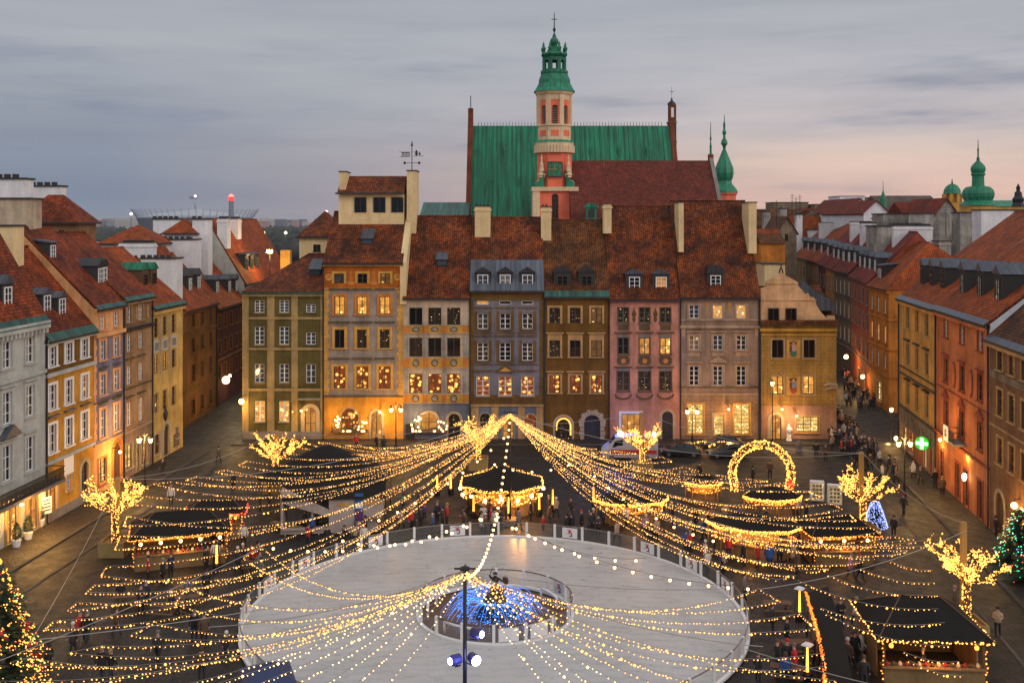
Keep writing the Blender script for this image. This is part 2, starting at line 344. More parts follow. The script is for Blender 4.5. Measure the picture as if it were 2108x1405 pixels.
vr = random.Random(77)
def vary(p):
    r = vr.random()
    if p in ('glass', 'glass_sky'): return p if r < .62 else 'dim' if r < .82 else 'half_curtain' if r < .95 else 'amber_low'
    if p == 'dim': return 'dim' if r < .75 else 'glass' if r < .9 else 'amber_low'
    return p
class House:
    def __init__(s, name, label, O, ang, W, E, D, zones, cat='house', group='town houses round the square', side=None, gable=False):
        s.O = Vector((O[0], O[1], 0)); s.ang = ang; s.W = W; s.E = E; s.D = D; s.zones = zones; s.holes = []
        s.u = Vector((math.cos(ang), math.sin(ang), 0)); s.vv = Vector((-math.sin(ang), math.cos(ang), 0))
        s.root = empty(name, s.O, ang, label, cat, group); s.side = side or zones[-1][1]; s.wallmat = zones[-1][1]
        s.ry = s.rz = None; s.Eb = E
    def part(s, name, b, mats, **k): return b.build(name, [M[x] if isinstance(x, str) else x for x in (mats if isinstance(mats, (list, tuple)) else [mats])], s.root, **k)
    def ray(s, px, py): return Vector(((px - CX) / FPX, 1, -(py - HY) / FPX))
    def fac(s, px, py, off=0.0):                 # picture ray -> (u, z) on the facade plane
        d = s.ray(px, py); o = s.O + s.vv * off; t = (o.dot(s.vv)) / d.dot(s.vv); p = d * t
        return (p - s.O).dot(s.u), p.z + H
    def loc(s, p): q = Vector(p) - s.O; return Vector((q.dot(s.u), q.dot(s.vv), p[2]))
    def roof_pt(s, px, py):                      # picture ray -> local point on the front roof slope
        d = s.ray(px, py); k = (s.rz - s.E) / s.ry   # z - E = k * y
        # p = d t (z + H); y_loc = (p-O).v
        a = d.z - k * d.dot(s.vv); b = s.E - H - k * s.O.dot(s.vv); t = b / a
        p = d * t + Vector((0, 0, H)); return s.loc(p)
    def ry_at(s, z): return s.ry * (z - s.E) / (s.rz - s.E)
    def win(s, u, z0, w, h, pane='glass', frame='white_paint', trim='stone', nv=1, nh=2, tw=.18, sill=True, hood=None, arch=False, deep=.22, wall=None, name='window', leaf=False):
        s.holes.append((u - w / 2, u + w / 2, z0, z0 + h))
        wall = wall or s.zone_at(z0 + h)
        fr, pm = window_meshes(w, h, frame, trim, wall, pane, nv, nh, tw, sill, hood, arch, deep, leaf)
        o = inst(name, fr, s.root, (u, 0, z0)); q = inst('door_leaf' if leaf else 'pane', pm, o)
        return o
    def zone_at(s, z):
        for zt, m in s.zones:
            if z <= zt: return m
        return s.zones[-1][1]
    def pwin(s, px0, px1, py0, py1, **k):        # by picture rectangle on the facade
        xm = (px0 + px1) / 2
        u0 = s.fac(px0, py1)[0]; u1 = s.fac(px1, py1)[0]; z1 = s.fac(xm, py0)[1]; z0 = s.fac(xm, py1)[1]
        return s.win((u0 + u1) / 2, max(z0, .05), abs(u1 - u0), z1 - max(z0, .05), **k)
    def grid(s, us, zrows, w, **k):
        out = []
        for i, (z0, z1, pn) in enumerate(zrows):
            for j, u in enumerate(us):
                kk = dict(k); kk['pane'] = vary(pn[j] if isinstance(pn, (list, tuple)) else pn)
                out.append(s.win(u, z0, w, z1 - z0, **kk))
        return out
    def band(s, z, h, proud, m, u0=None, u1=None, name='cornice'):
        b = MB(); b.box((-.02 if u0 is None else u0), (s.W + .02 if u1 is None else u1), -proud, .012, z, z + h, 0); return s.part(name, b, m)
    def slab(s, rects, m, proud=.03, name='wall_panel'):
        nm = {'pilasters': 'pilaster', 'panel_blocks': 'panel_block', 'carved_pilasters': 'carved_pilaster', 'carved_panels': 'carved_panel'}.get(name, name)
        for (a, c, z0, z1) in rects: b = MB(); b.box(a, c, -proud, .008, z0, z1, 0); o = s.part(nm, b, m)
        return o
    def quoins(s, u0, u1, z0, z1, m):
        b = MB(); z = z0; i = 0
        while z < z1 - .2:
            d = .0 if i % 2 else .18; z2 = min(z + .52, z1)
            a, c = (u0, u1 - d) if u0 < s.W / 2 else (u0 + d, u1)
            b.box(a, c, -.05, .008, z, z2 - .03, 0); z += .52; i += 1
        return s.part('quoin_strip', b, m)
    def pipe(s, u, m='black_iron'):
        b = MB(); b.tube([(u, -.14, s.E - .1), (u, -.14, .3), (u, -.3, .1)], .085, 8); b.cbox((u, -.14, s.E - .2), .3, .26, .3)
        return s.part('drainpipe', b, m)
    def roof(s, ry, rz, m='tile_dark', hipL=0, hipR=0, ov=.35, Eb=None, edge='lead_dark', thick=.14, by=None):
        s.ry, s.rz = ry, rz; Eb = s.E if Eb is None else Eb; s.Eb = Eb; D = s.D; W_ = s.W
        k = (rz - s.E) / ry; y0 = -ov; z0 = s.E - ov * k * .5
        s.hip = (hipL, hipR)
        b = MB()
        A, B = (0, y0, z0), (W_, y0, z0); Rl, Rr = (hipL, ry, rz), (W_ - hipR, ry, rz); Cc, Dd = (W_, D, Eb), (0, D, Eb)
        def thickq(q):
            vs = [Vector(p) for p in q]; n = (vs[1] - vs[0]).cross(vs[2] - vs[0]).normalized() * thick
            nn = len(vs); b.add(vs + [v + n for v in vs], [list(range(nn - 1, -1, -1)), list(range(nn, 2 * nn))] + [[i, (i + 1) % nn, (i + 1) % nn + nn, i + nn] for i in range(nn)], 0)
        thickq([A, B, Rr, Rl]); thickq([Cc, Dd, Rl, Rr])
        if hipL: thickq([Dd, A, Rl])
        if hipR: thickq([B, Cc, Rr])
        s.part('roof', b, m)
        g = MB(); g.tube([(Rl[0], ry, rz + thick), (Rr[0], ry, rz + thick)], .14, 6)
        if hipL: g.tube([A, (Rl[0], ry, rz + thick)], .11, 6)
        if hipR: g.tube([B, (Rr[0], ry, rz + thick)], .11, 6)
        s.part('ridge_tiles', g, m)
        e = MB(); e.box(-.03, W_ + .03, y0 - .14, y0 + .03, z0 - .16, z0 + .04, 0)
        e.box(0, W_, y0 + .04, .0, z0 - .2, z0 - .12, 0)
        s.part('gutter', e, edge)
    def eave_strip(s, d, m='copper_eave'):       # sheet metal along the foot of the roof
        k = (s.rz - s.E) / s.ry; b = MB(); z0 = s.E - .35 * k * .5 ; kk = (s.rz - z0) / (s.ry + .35)
        l = math.hypot(1, kk); ny, nz = -kk / l, 1 / l
        def pt(x, y, o): return (x, -.35 + y + ny * o, z0 + y * kk + nz * o)
        y1 = d / l
        vs = [pt(0, -.05, .17), pt(s.W, -.05, .17), pt(s.W, y1, .17), pt(0, y1, .17), pt(0, -.05, .10), pt(s.W, -.05, .10), pt(s.W, y1, .10), pt(0, y1, .10)]
        b.add(vs, [[0, 1, 2, 3], [4, 7, 6, 5], [0, 4, 5, 1], [2, 6, 7, 3], [1, 5, 6, 2], [0, 3, 7, 4]]); s.part('eave_sheet', b, m)
    def party(s, u, w=.45, up=.35, m='cream_plaster', z0=None, y1=None):   # raised fire wall following the roof slope
        e = s.E if z0 is None else z0; y1 = s.ry if y1 is None else y1
        b = MB(); zr = s.E + (s.rz - s.E) * y1 / s.ry
        pts = [(-.3, e - .6), (s.D if y1 >= s.ry else y1, e - .6), (s.D if y1 >= s.ry else y1, (s.Eb if y1 >= s.ry else zr) + up), (y1, zr + up + .02), (-.3, s.E + up - .25)]
        b.prism_x(pts, u, u + w); return s.part('fire_wall', b, m)
    def dormer(s, u, zb, w, h, pane='glass', frame='white_paint', cheek='soot', top='lead_dark', kind='gable', ww=None, wh=None, nv=1, nh=2, peak=None):
        y0 = s.ry_at(zb) - .02; y1 = s.ry_at(min(zb + h, s.rz)) + .3
        b = MB(); b.box(-w / 2, w / 2, 0, y1 - y0, -.15, h, 0); d = s.part('dormer', b, cheek, loc=(u, y0, zb))
        peak = w * .38 if peak is None else peak
        y2 = s.ry_at(min(zb + h + peak, s.rz)) - y0 + .2
        t = MB()
        if kind == 'gable':
            o = w / 2 + .16
            t.prism_y([(-o, h - .02), (o, h - .02), (0, h + peak)], -.18, y2)
        elif kind == 'arch':
            o = w / 2 + .14
            t.prism_y([(o * math.cos(math.pi * i / 10), h - .02 + peak * 1.2 * math.sin(math.pi * i / 10)) for i in range(11)], -.16, y2)
        else:
            t.prism_x([(-.25, h - .02), (y1 - y0, h + .25), (y1 - y0, h + .4), (-.25, h + .12)], -w / 2 - .12, w / 2 + .12)
        t.build('dormer_roof', M[top], d)
        ww = ww or w * .62; wh = wh or h * .8; q = MB(); z = .08; x = ww / 2
        q.box(-x, x, -.03, -.004, z, z + wh, 1)
        for (a, c, e, f) in ((-x - .04, -x + .06, z - .04, z + wh + .04), (x - .06, x + .04, z - .04, z + wh + .04)): q.box(a, c, -.09, -.004, e, f, 0)
        q.box(-x + .06, x - .06, -.09, -.004, z - .04, z + .06, 0); q.box(-x + .06, x - .06, -.09, -.004, z + wh - .06, z + wh + .04, 0)
        for i in range(1, nv + 1): c = -x + ww * i / (nv + 1); q.box(c - .04, c + .04, -.08, -.02, z + .06, z + wh - .06, 0)
        for i in range(1, nh + 1): c = z + wh * i / (nh + 1); q.box(-x + .06, x - .06, -.07, -.02, c - .025, c + .025, 0)
        q.build('dormer_window', [M[frame], M[pane]], d); return d
    def skylight(s, px, py, w=1.4, h=1.6):
        p = s.roof_pt(px, py); b = MB(); k = math.atan2(s.rz - s.E, s.ry)
        b.prism_x([(-.5, -.2), (1.6, 1.4), (1.6, 1.75), (-.55, .62)], -w / 2, w / 2, 0)
        o = s.part('skylight', b, 'lead_dark', loc=tuple(p)); q = MB(); q.box(-w / 2 + .12, w / 2 - .12, -.60, -.45, .0, .5); q.build('skylight_pane', M['glass_sky'], o)
        r = MB(); r.prism_x([(-.75, .62), (1.65, 1.78), (1.65, 1.85), (-.78, .70)], -w / 2 - .08, w / 2 + .08); r.build('skylight_cover', M['lead'], o)
    def chimney(s, u, y, w, d, z0, z1, m='white_plaster', cap=True, pots=0):
        b = MB(); b.box(-w / 2, w / 2, -d / 2, d / 2, 0, z1 - z0)
        if cap: b.box(-w / 2 - .1, w / 2 + .1, -d / 2 - .1, d / 2 + .1, z1 - z0 - .55, z1 - z0 - .3)
        o = s.part('chimney', b, m, loc=(u, y, z0))
        t = MB(); t.box(-w / 2 - .12, w / 2 + .12, -d / 2 - .12, d / 2 + .12, z1 - z0, z1 - z0 + .1)
        nx = max(1, int(w / .45)); ny = max(1, int(d / .45))
        if pots:
            for i in range(nx):
                for j in range(ny): t.box(-w / 2 + .1 + i * .45, -w / 2 + .32 + i * .45, -d / 2 + .1 + j * .45, -d / 2 + .32 + j * .45, z1 - z0 + .1, z1 - z0 + .32)
        t.build('chimney_cap', M['soot'], o); return o
    def finish(s, gable=True):
        b = MB(); mats = []
        def mi(n):
            if n not in mats: mats.append(n)
            return mats.index(n)
        E, W_, D = s.E, s.W, s.D
        us = sorted({0.0, W_} | {round(min(max(x, 0), W_), 4) for h in s.holes for x in h[:2]})
        zs = sorted({0.0, E} | {round(min(max(z, 0), E), 4) for h in s.holes for z in h[2:]} | {z for z, _ in s.zones if 0 < z < E})
        for j in range(len(zs) - 1):
            zc = (zs[j] + zs[j + 1]) / 2; m = mi(s.zone_at(zc))
            run = None
            for i in range(len(us) - 1):
                uc = (us[i] + us[i + 1]) / 2
                hole = any(a < uc < c and e < zc < f for a, c, e, f in s.holes)
                if not hole and run is None: run = us[i]
                if run is not None and (hole or i == len(us) - 2):
                    x1 = us[i] if hole else us[i + 1]
                    b.poly([(run, 0, zs[j]), (x1, 0, zs[j]), (x1, 0, zs[j + 1]), (run, 0, zs[j + 1])], m); run = None
        for a, c, e, f in s.holes:
            m = mi(s.zone_at((e + f) / 2)); q = .26
            b.poly([(a, 0, e), (a, 0, f), (a, q, f), (a, q, e)], m); b.poly([(c, 0, e), (c, q, e), (c, q, f), (c, 0, f)], m)
            b.poly([(a, 0, f), (c, 0, f), (c, q, f), (a, q, f)], m); b.poly([(a, 0, e), (a, q, e), (c, q, e), (c, 0, e)], m)
        sm = mi(s.side)
        b.poly([(0, D, 0), (0, 0, 0), (0, 0, E), (0, D, s.Eb)], sm); b.poly([(W_, 0, 0), (W_, D, 0), (W_, D, s.Eb), (W_, 0, E)], sm)
        b.poly([(W_, D, 0), (0, D, 0), (0, D, s.Eb), (W_, D, s.Eb)], sm)
        if s.ry is not None and gable:
            if not s.hip[0]: b.poly([(0.01, D, s.Eb), (0.01, 0, E), (0.01, s.ry, s.rz)], sm)
            if not s.hip[1]: b.poly([(W_ - .01, 0, E), (W_ - .01, D, s.Eb), (W_ - .01, s.ry, s.rz)], sm)
        s.part('wall', b, mats)
        return s

# ---------------------------------------------------------------- plaster colours
def pl(n, rgb, k=1.5, **kw):
    c = C(*rgb, k=k * .95); g = sum(c) / 3; kw.setdefault('dirt', .5)
    M[n] = plaster(n, tuple(max(.004, g + (x - g) * 1.0) for x in c), **kw)
pl('olive', (88, 80, 42)); pl('olive_pilaster', (150, 128, 84)); pl('warm_grey', (142, 130, 118)); pl('gold', (212, 160, 78), 1.2)
pl('orange_frieze', (166, 92, 28)); pl('ochre_ground', (196, 138, 50)); pl('cream_wall', (174, 156, 132)); pl('yellow_panel', (205, 155, 62), 1.2)
pl('peach_panel', (205, 130, 62), 1.2); pl('slate_ground', (104, 106, 116)); pl('blue_grey', (110, 106, 110)); pl('brown_gold', (104, 76, 36))
pl('brown_olive', (104, 72, 24)); pl('cream_frame', (190, 150, 95), 1.2); pl('rose', (180, 124, 100)); pl('grey_olive', (90, 78, 54)); pl('taupe', (140, 117, 98))
pl('taupe_trim', (182, 152, 122), 1.2); pl('taupe_ground', (150, 120, 94), course=True); pl('mustard', (176, 138, 70), 1.2, course=True); pl('gable_cream', (212, 168, 122), 1.3); pl('pinkish_ground', (168, 128, 96), 1.3)
pl('pale_white', (186, 188, 180), 1.05, dirt=.3); pl('deep_yellow', (190, 134, 44), 1.4); pl('dark_ochre', (112, 78, 26)); pl('violet_blue', (116, 110, 128)); pl('peach', (224, 166, 112), 1.2)
pl('tan', (150, 118, 84)); pl('tan_brown', (124, 94, 66)); pl('soft_yellow', (190, 156, 88), 1.35); pl('street_ochre', (118, 76, 28)); pl('wine', (82, 44, 32)); pl('street_orange', (190, 118, 44), 1.3)
pl('warm_yellow', (198, 148, 68), 1.35); pl('apricot', (190, 114, 66), 1.25); pl('brown_pink', (124, 88, 58), 1.4); pl('brick_red', (140, 70, 48)); pl('street_grey', (96, 84, 66)); pl('street_yellow', (165, 120, 40)); pl('dark_red', (80, 42, 34)); pl('street_tan', (150, 112, 62))
pl('salmon', (224, 112, 82), 1.25, dirt=.15); pl('tower_cream', (214, 186, 148), 1.25, dirt=.2); pl('brick_dark', (112, 58, 34), 1.4)

S = 17.5
def zf(py): return (905 - py) / S
def far(name, label, x0, x1, ey, zones, ridge_py, ry=7.5, D=15, **kw):
    h = House(name, label, P(x0, 905, 120), 0, (x1 - x0) / S, zf(ey), D, [(zf(a) if a else 99, m) for a, m in zones], group='row of gabled houses across the far side', **kw)
    h.x0 = x0; h.rzz = H - (ridge_py - HY) * (120 + ry) / FPX; return h
def fw(h, px, y0, y1, w, **k): return h.win((px - h.x0) / S, max(zf(y1), .05), w / S, zf(y0) - max(zf(y1), .05), **k)
def row(h, pxs, y0, y1, w, pane='glass', **k):
    for i, px in enumerate(pxs): fw(h, px, y0, y1, w, pane=vary(pane[i] if isinstance(pane, (list, tuple)) else pane), **k)

# ---- olive corner house
h = far('town_house', 'olive green corner house with tan pilasters and white windows at the left street mouth', 500, 665, 600, [(None, 'olive')], 525, 8)
h.roof(8, h.rzz, 'tile_dark', hipL=6.2, edge='copper_eave')
for (y0, y1), (c0, c1), pn in (((618, 643), (626, 643), 'glass_sky'), ((672, 709), (684, 709), 'glass_sky'), ((749, 787), (749, 788), 'glass_sky')):
    row(h, (534, 585), y0, y1, 20, pn, tw=0, nh=3, sill=True, trim='olive_pilaster'); row(h, (640,), c0, c1, 20, pn, tw=0, nh=2, trim='grey_olive', sill=True)
row(h, (535, 585), 825, 867, 21, 'lit', nh=3, tw=0)
fw(h, 639, 838, 903, 23, pane='amber', frame='brown_wood', arch=True, tw=.45, sill=False, nh=1, name='door')
pil = [(499, 512), (550, 565), (600, 613), (660, 665)]
h.slab([((a - 500) / S, (b - 500) / S, 0, h.E - .3) for a, b in pil], 'olive_pilaster', .08, 'pilasters')
for y in (657, 720, 804): h.band(zf(y), .28, .16, 'olive_pilaster')
h.band(h.E - .55, .42, .3, 'olive_pilaster'); h.band(0, 1.0, .1, 'stone_grey', name='plinth')
h.band(zf(822), .2, .45, 'stone_grey', (613 - 500) / S, (660 - 500) / S, 'door_hood')
b = MB(); b.lathe([(.05, -.05), (.42, -.03), (.42, .03), (.05, .05)], (0, 0), 16); o = b.build('hanging_sign', M['amber'], h.root, ((606 - 500) / S, -.6, zf(845))); o.rotation_euler = (R(90), 0, R(35)); o.scale = (.6, 1, 1)
h.skylight(650, 565); h.finish()

# ---- grey and gold house with the roof studio
h = far('town_house', 'tall grey and gold house with an orange frieze and three lit top floor windows', 665, 830, 540, [(815, 'ochre_ground'), (594, 'warm_grey'), (None, 'orange_frieze')], 438, 7.6)
h.roof(7.6, h.rzz, 'tile_dark')
row(h, (698, 746, 793), 563, 583, 20, 'glass', trim='gold', frame='dark_frame', nh=1, tw=.28, sill=False)
row(h, (699, 745, 792), 610, 647, 21, 'lit', frame='dark_frame', trim='peach_panel', tw=.32, nh=1)
row(h, (699, 745, 792), 678, 716, 20, 'dim', frame='dark_frame', trim='gold', tw=.32, nh=0)
row(h, (699, 746, 792), 754, 799, 24, 'spots', frame='dark_frame', trim='gold', tw=.3, nh=1)
for y in (594, 662, 737):
    for c in (699, 745, 792): h.band(zf(y) - .1, .16, .22, 'grey_olive', (c - 21 - 665) / S, (c + 21 - 665) / S, 'window_hood')
h.quoins(.02, .75, zf(815), zf(594), 'gold'); h.quoins(h.W - .75, h.W - .02, zf(815), zf(594), 'gold')
h.band(zf(815) - .1, .22, .12, 'grey_olive'); h.band(h.E - .45, .4, .32, 'gold'); h.band(zf(594) - .08, .16, .1, 'gold')
for c, r in ((677, .42), (818, .42)):
    b = MB(); b.lathe([(r, -.03), (r, .03)], (0, 0), 16); b.lathe([(r * .6, .03), (r * .6, .06)], (0, 0), 12, 1); o = h.part('rosette', b, ['gold', 'peach_panel'], loc=((c - 665) / S, -.03, zf(570))); o.rotation_euler = (R(90), 0, 0)
for c in (722, 769):
    b = MB(); b.lathe([(.1, 0), (.5, .1), (.42, .35), (.12, .5), (.22, .75), (.06, 1.2), (.16, 1.35), (.03, 1.8)], (0, 0), 8); o = h.part('painted_ornament', b, 'peach_panel', loc=((c - 665) / S, 0, zf(587))); o.scale = (1, .12, 1)
fw(h, 720, 840, 884, 34, pane='spots', frame='dark_frame', arch=True, tw=.12, nv=2, nh=1)
fw(h, 775, 846, 904, 21, pane='amber', frame='dark_frame', arch=True, tw=.3, sill=False, nh=0, name='door')
h.skylight(757, 502)
# studio storey above the ridge, between two cream chimney walls
b = MB(); W0, W1 = (703 - 665) / S * 1.06 + .1, h.W - .6
zt = H - (398 - HY) * 130 / FPX; b.box(.9, h.W - .5, 5.5, 11.5, h.rzz - 3.2, zt, 0); st = h.part('attic_storey', b, 'cream_plaster')
b = MB()
for c in (742, 781, 818):
    u = h.loc(P(c, 420, 125.4)).x; b.box(u - .72, u + .72, 5.42, 5.46, H - (437 - HY) * 125.4 / FPX, H - (406 - HY) * 125.4 / FPX, 0)
    for k in (-.74, -.03, .68): b.box(u + k, u + k + .06, 5.36, 5.425, H - (437 - HY) * 125.4 / FPX, H - (406 - HY) * 125.4 / FPX, 1)
b.build('attic_windows', [M['glass'], M['dark_frame']], st)
b = MB(); zr = H - (362 - HY) * 128 / FPX; b.prism_x([(4.9, zt - .1), (8.5, zr), (12, zt - .1)], .8, h.W - .45); b.build('attic_roof', M['tile_dark'], st)
b = MB(); b.box(.6, h.W - .4, 4.8, 4.98, zt - .25, zt - .04); b.build('attic_gutter', M['soot'], st)
for (a, c, y) in ((.95, 1.75, 355), (h.W - .15, h.W + 1.0, 353)):
    b = MB(); zc = H - (y - HY) * 127 / FPX; b.box(a, c, 5.6, 9.2, h.rzz - 3, zc); o = h.part('chimney', b, 'cream_plaster'); t = MB(); t.box(a - .08, c + .08, 5.5, 9.3, zc, zc + .12); t.build('chimney_cap', M['soot'], o)
h.party(h.W - .35, .75, .3, 'cream_plaster', z0=zf(615)); h.pipe(.05); h.finish()
b = MB(); vz = H - (352 - HY) * 126.5 / FPX; b.tube([(0, 0, 0), (0, 0, 3.4)], .055, 6); b.lathe([(.16, 3.1), (.02, 3.7)], (0, 0), 6)
b.tube([(-1.0, 0, 1.0), (1.0, 0, 1.0)], .03, 5)
for x in (-.9, .9):
    o = len(b.v); b.lathe([(.17, 0), (.17, .03)], (0, 0), 10)
    b.v[o:] = [(vx + x, vz_ - .015, vy + 1.0) for vx, vy, vz_ in b.v[o:]]
o = b.build('weather_vane', M['black_iron'], None, tuple(P(848, 352, 126.5))); tag(o, 'black iron weather vane with a cut out scene above the cream chimney wall', 'weather vane')
b = MB(); b.box(-1.5, -.3, -.02, .02, 1.75, 1.81); b.box(-1.3, -.3, -.02, .02, 2.25, 2.32)
for i in range(6): b.box(-1.25 + i * .18, -1.16 + i * .18, -.02, .02, 1.81, 2.25)
b.box(.15, 1.4, -.02, .02, 1.85, 1.9); b.lathe([(.05, 1.9), (.2, 2.1), (.12, 2.3), (.14, 2.45), (.02, 2.6)], (.55, 0), 7); b.lathe([(.05, 1.95), (.16, 2.15), (.02, 2.3)], (.95, 0), 7); b.box(-1.6, 1.0, -.02, .02, 2.32, 2.36)
b.build('vane_figures', M['black_iron'], o)

# ---- white decorated house
h = far('town_house', 'pale house with large dark windows and painted yellow panels between its storeys', 830, 967, 610, [(828, 'slate_ground'), (None, 'cream_wall')], 447, 7.4)
h.roof(7.4, h.rzz, 'tile_dark'); h.skylight(910, 545, 1.3)
cs = (856, 895, 934)
row(h, cs, 633, 669, 27, ('glass', 'dim', 'dim'), frame='dark_frame', tw=0, sill=False, nh=0)
row(h, cs, 695, 734, 27, ('dim', 'glass', 'glass'), frame='dark_frame', tw=0, sill=False, nh=0)
row(h, cs, 769, 809, 27, 'spots', frame='dark_frame', tw=0, sill=False, nh=0)
for y0, y1 in ((670, 685), (736, 757), (811, 828)):
    h.slab([(0.02, h.W - .02, zf(y1), zf(y0))], 'yellow_panel', .05); h.band(zf(y0) , .09, .13, 'cream_wall'); h.band(zf(y1) - .09, .09, .13, 'cream_wall')
    h.slab([((c - 5 - 830) / S, (c + 5 - 830) / S, zf(y1) + .02, zf(y0) - .02) for c in (837, 875.5, 914.5, 958)], 'peach_panel', .08, 'panel_blocks')
    for c in cs:
        b = MB(); b.lathe([(.42, 0), (.42, .05)], (0, 0), 14); b.lathe([(.3, .05), (.2, .09), (.02, .11)], (0, 0), 9, 1); o = h.part('medallion', b, ['grey_olive', 'old_plaster'], loc=((c - 830) / S, -.05, (zf(y0) + zf(y1)) / 2)); o.rotation_euler = (R(90), 0, 0)
        if y0 == 670: o.scale = (1.1, .7, 1)
h.slab([((c - 4 - 830) / S, (c + 4 - 830) / S, zf(y1), zf(y0)) for c in (836, 875.5, 914.5, 957) for y0, y1 in ((688, 734), (760, 809))], 'old_plaster', .07, 'carved_pilasters')
fw(h, 883, 849, 888, 34, pane='amber', frame='dark_frame', arch=True, tw=.3, nh=1); fw(h, 935, 851, 904, 24, pane='dim', frame='dark_frame', arch=True, tw=.3, sill=False, nh=1, name='door')
fw(h, 844, 872, 904, 20, pane='soot', frame='dark_frame', tw=0, sill=False, leaf=True, name='door'); h.band(h.E - .4, .35, .3, 'cream_wall'); h.finish()

# ---- blue and brown house
h = far('town_house', 'blue grey and brown house with a lead mansard and three small gabled dormers', 967, 1120, 595, [(834, 'slate_ground'), (812, 'brown_gold'), (616, 'blue_grey'), (None, 'brown_gold')], 450, 7.2)
cs = (994, 1040, 1086)
h.roof(7.2, h.rzz, 'tile_dark')
h.eave_strip(4.6, 'lead')
for c in cs:
    p = h.roof_pt(c, 589); h.dormer(p.x, p.z, 1.7, 1.65, ww=1.2, wh=1.25, nh=1, cheek='soot', peak=.62, top='lead_dark', pane='curtain' if c == 1040 else 'glass_sky')
row(h, cs, 619, 627, 24, ('lit', 'glass', 'glass'), tw=.06, nv=0, nh=0, sill=False)
row(h, cs, 645, 677, 22, ('glass', 'glass', 'dim'), tw=.03, nh=2, trim='brown_gold'); row(h, cs, 705, 742, 23, 'dim', tw=.03, nh=3, trim='brown_gold'); row(h, cs, 774, 814, 27, 'spots', tw=.03, nh=3)
h.slab([((c - 18 - 967) / S, (c - 11.8 - 967) / S, zf(y1), zf(y0)) for c in cs for y0, y1 in ((640, 680), (700, 745))] + [((c + 11.8 - 967) / S, (c + 18 - 967) / S, zf(y1), zf(y0)) for c in cs for y0, y1 in ((640, 680), (700, 745))], 'brown_gold', .03)
for y in (633, 684, 690, 749, 762):
    for c in cs: h.band(zf(y) - .08, .14, .2 if y in (690, 762) else .1, 'brown_gold', (c - 20 - 967) / S, (c + 20 - 967) / S, 'window_ledge')
b = MB(); b.prism_y([(-1.15, 0), (1.15, 0), (0, .85)], -.24, .01); b.prism_y([(-.7, .1), (.7, .1), (0, .6)], -.28, -.22, 1); h.part('pediment', b, ['brown_gold', 'gold'], loc=((1040 - 967) / S, 0, zf(765)))
h.band(zf(617), .2, .15, 'brown_gold'); h.band(h.E - .4, .36, .34, 'brown_gold'); h.band(zf(836), .25, .15, 'cream_frame')
h.slab([((a - 967) / S, (c - 967) / S, 0, zf(837)) for a, c in ((970, 985), (1012, 1026), (1066, 1080), (1104, 1119))], 'cream_frame', .06, 'pilasters')
h.slab([(0, .5, zf(812), zf(620)), (h.W - .5, h.W, zf(812), zf(620))], 'brown_gold', .05)
fw(h, 999, 850, 888, 22, pane='dim', frame='dark_frame', arch=True, tw=.12); fw(h, 1092, 852, 890, 23, pane='spots', frame='dark_frame', arch=True, tw=.12); fw(h, 1046, 856, 903, 22, pane='amber', frame='dark_frame', sill=False, tw=.12, name='door')
h.chimney(h.loc(P(994, 450, 126)).x, 5.8, 1.9, 1.6, h.rzz - 4.3, H - (425 - HY) * 125.5 / FPX, 'cream_plaster', pots=1); h.pipe(.03); h.finish()

# ---- brown olive house
h = far('town_house', 'brown olive house with cream window surrounds and a rusticated blue lit gateway', 1120, 1254, 607, [(None, 'brown_olive')], 455, 7.0)
cs = (1142, 1184, 1228)
h.roof(7.0, h.rzz, 'tile_brown'); h.eave_strip(.8, 'copper_eave')
for c in (1158, 1208): p = h.roof_pt(c, 592); h.dormer(p.x, p.z, 1.95, 1.9, frame='dark_frame', ww=1.2, wh=1.3, peak=.75, top='lead_dark', pane='glass')
row(h, cs, 633, 665, 22, 'dim', trim='cream_frame', frame='dark_frame', tw=.26, nh=1, sill=False); row(h, cs, 700, 734, 22, 'dim', trim='cream_frame', frame='dark_frame', tw=.24, nh=1, hood='frieze'); row(h, cs, 772, 808, 22, 'spots', trim='cream_frame', frame='dark_frame', tw=.24, nh=1, hood='flat')
h.band(h.E - .42, .36, .32, 'brown_gold')
fw(h, 1160, 857, 905, 34, pane='dim', frame='dark_frame', arch=True, tw=.26, sill=False, nv=2)
fw(h, 1219, 853, 905, 33, pane='soot', frame='dark_frame', arch=True, tw=.02, sill=False, leaf=True, name='gate')
b = MB(); r0, r1 = 17 / S, 27 / S; zc = zf(853) - r0
for i in range(11):
    a0, a1 = math.pi * (i + .06) / 11, math.pi * (i + .94) / 11; q = r1 * (1.05 if i % 2 == 0 else .96)
    b.prism_y([(-r0 * math.cos(a0), zc + r0 * math.sin(a0)), (-q * math.cos(a0), zc + q * math.sin(a0)), (-q * math.cos(a1), zc + q * math.sin(a1)), (-r0 * math.cos(a1), zc + r0 * math.sin(a1))], -.2, .01)
for i in range(4):
    for sx in (-1, 1): a, c = sorted((sx * r0, sx * (r1 * (1.0 if i % 2 else .92)))); b.box(a, c, -.2, .01, .1 + i * zc / 4, zc / 4 * (i + 1) + .04)
h.part('gate_surround', b, 'stone', loc=((1219 - 1120) / S, 0, 0))
b = MB(); b.tube([(-.82 , -.14, 1.2)] + [(-.82 * math.cos(math.pi * i / 8), -.14, 1.75 + .82 * math.sin(math.pi * i / 8)) for i in range(9)] + [(.82, -.14, .6)], .09, 5)
M['garland_glow'] = emit('garland_glow', (1, .45, .08), 2.2); o = b.build('lit_garland', M['garland_glow']); o.location = h.O + h.u * ((1160 - 1120) / S) + Vector((0, -.06, 0)); tag(o, 'glowing orange garland round the arched shop window of the brown olive house', 'garland')
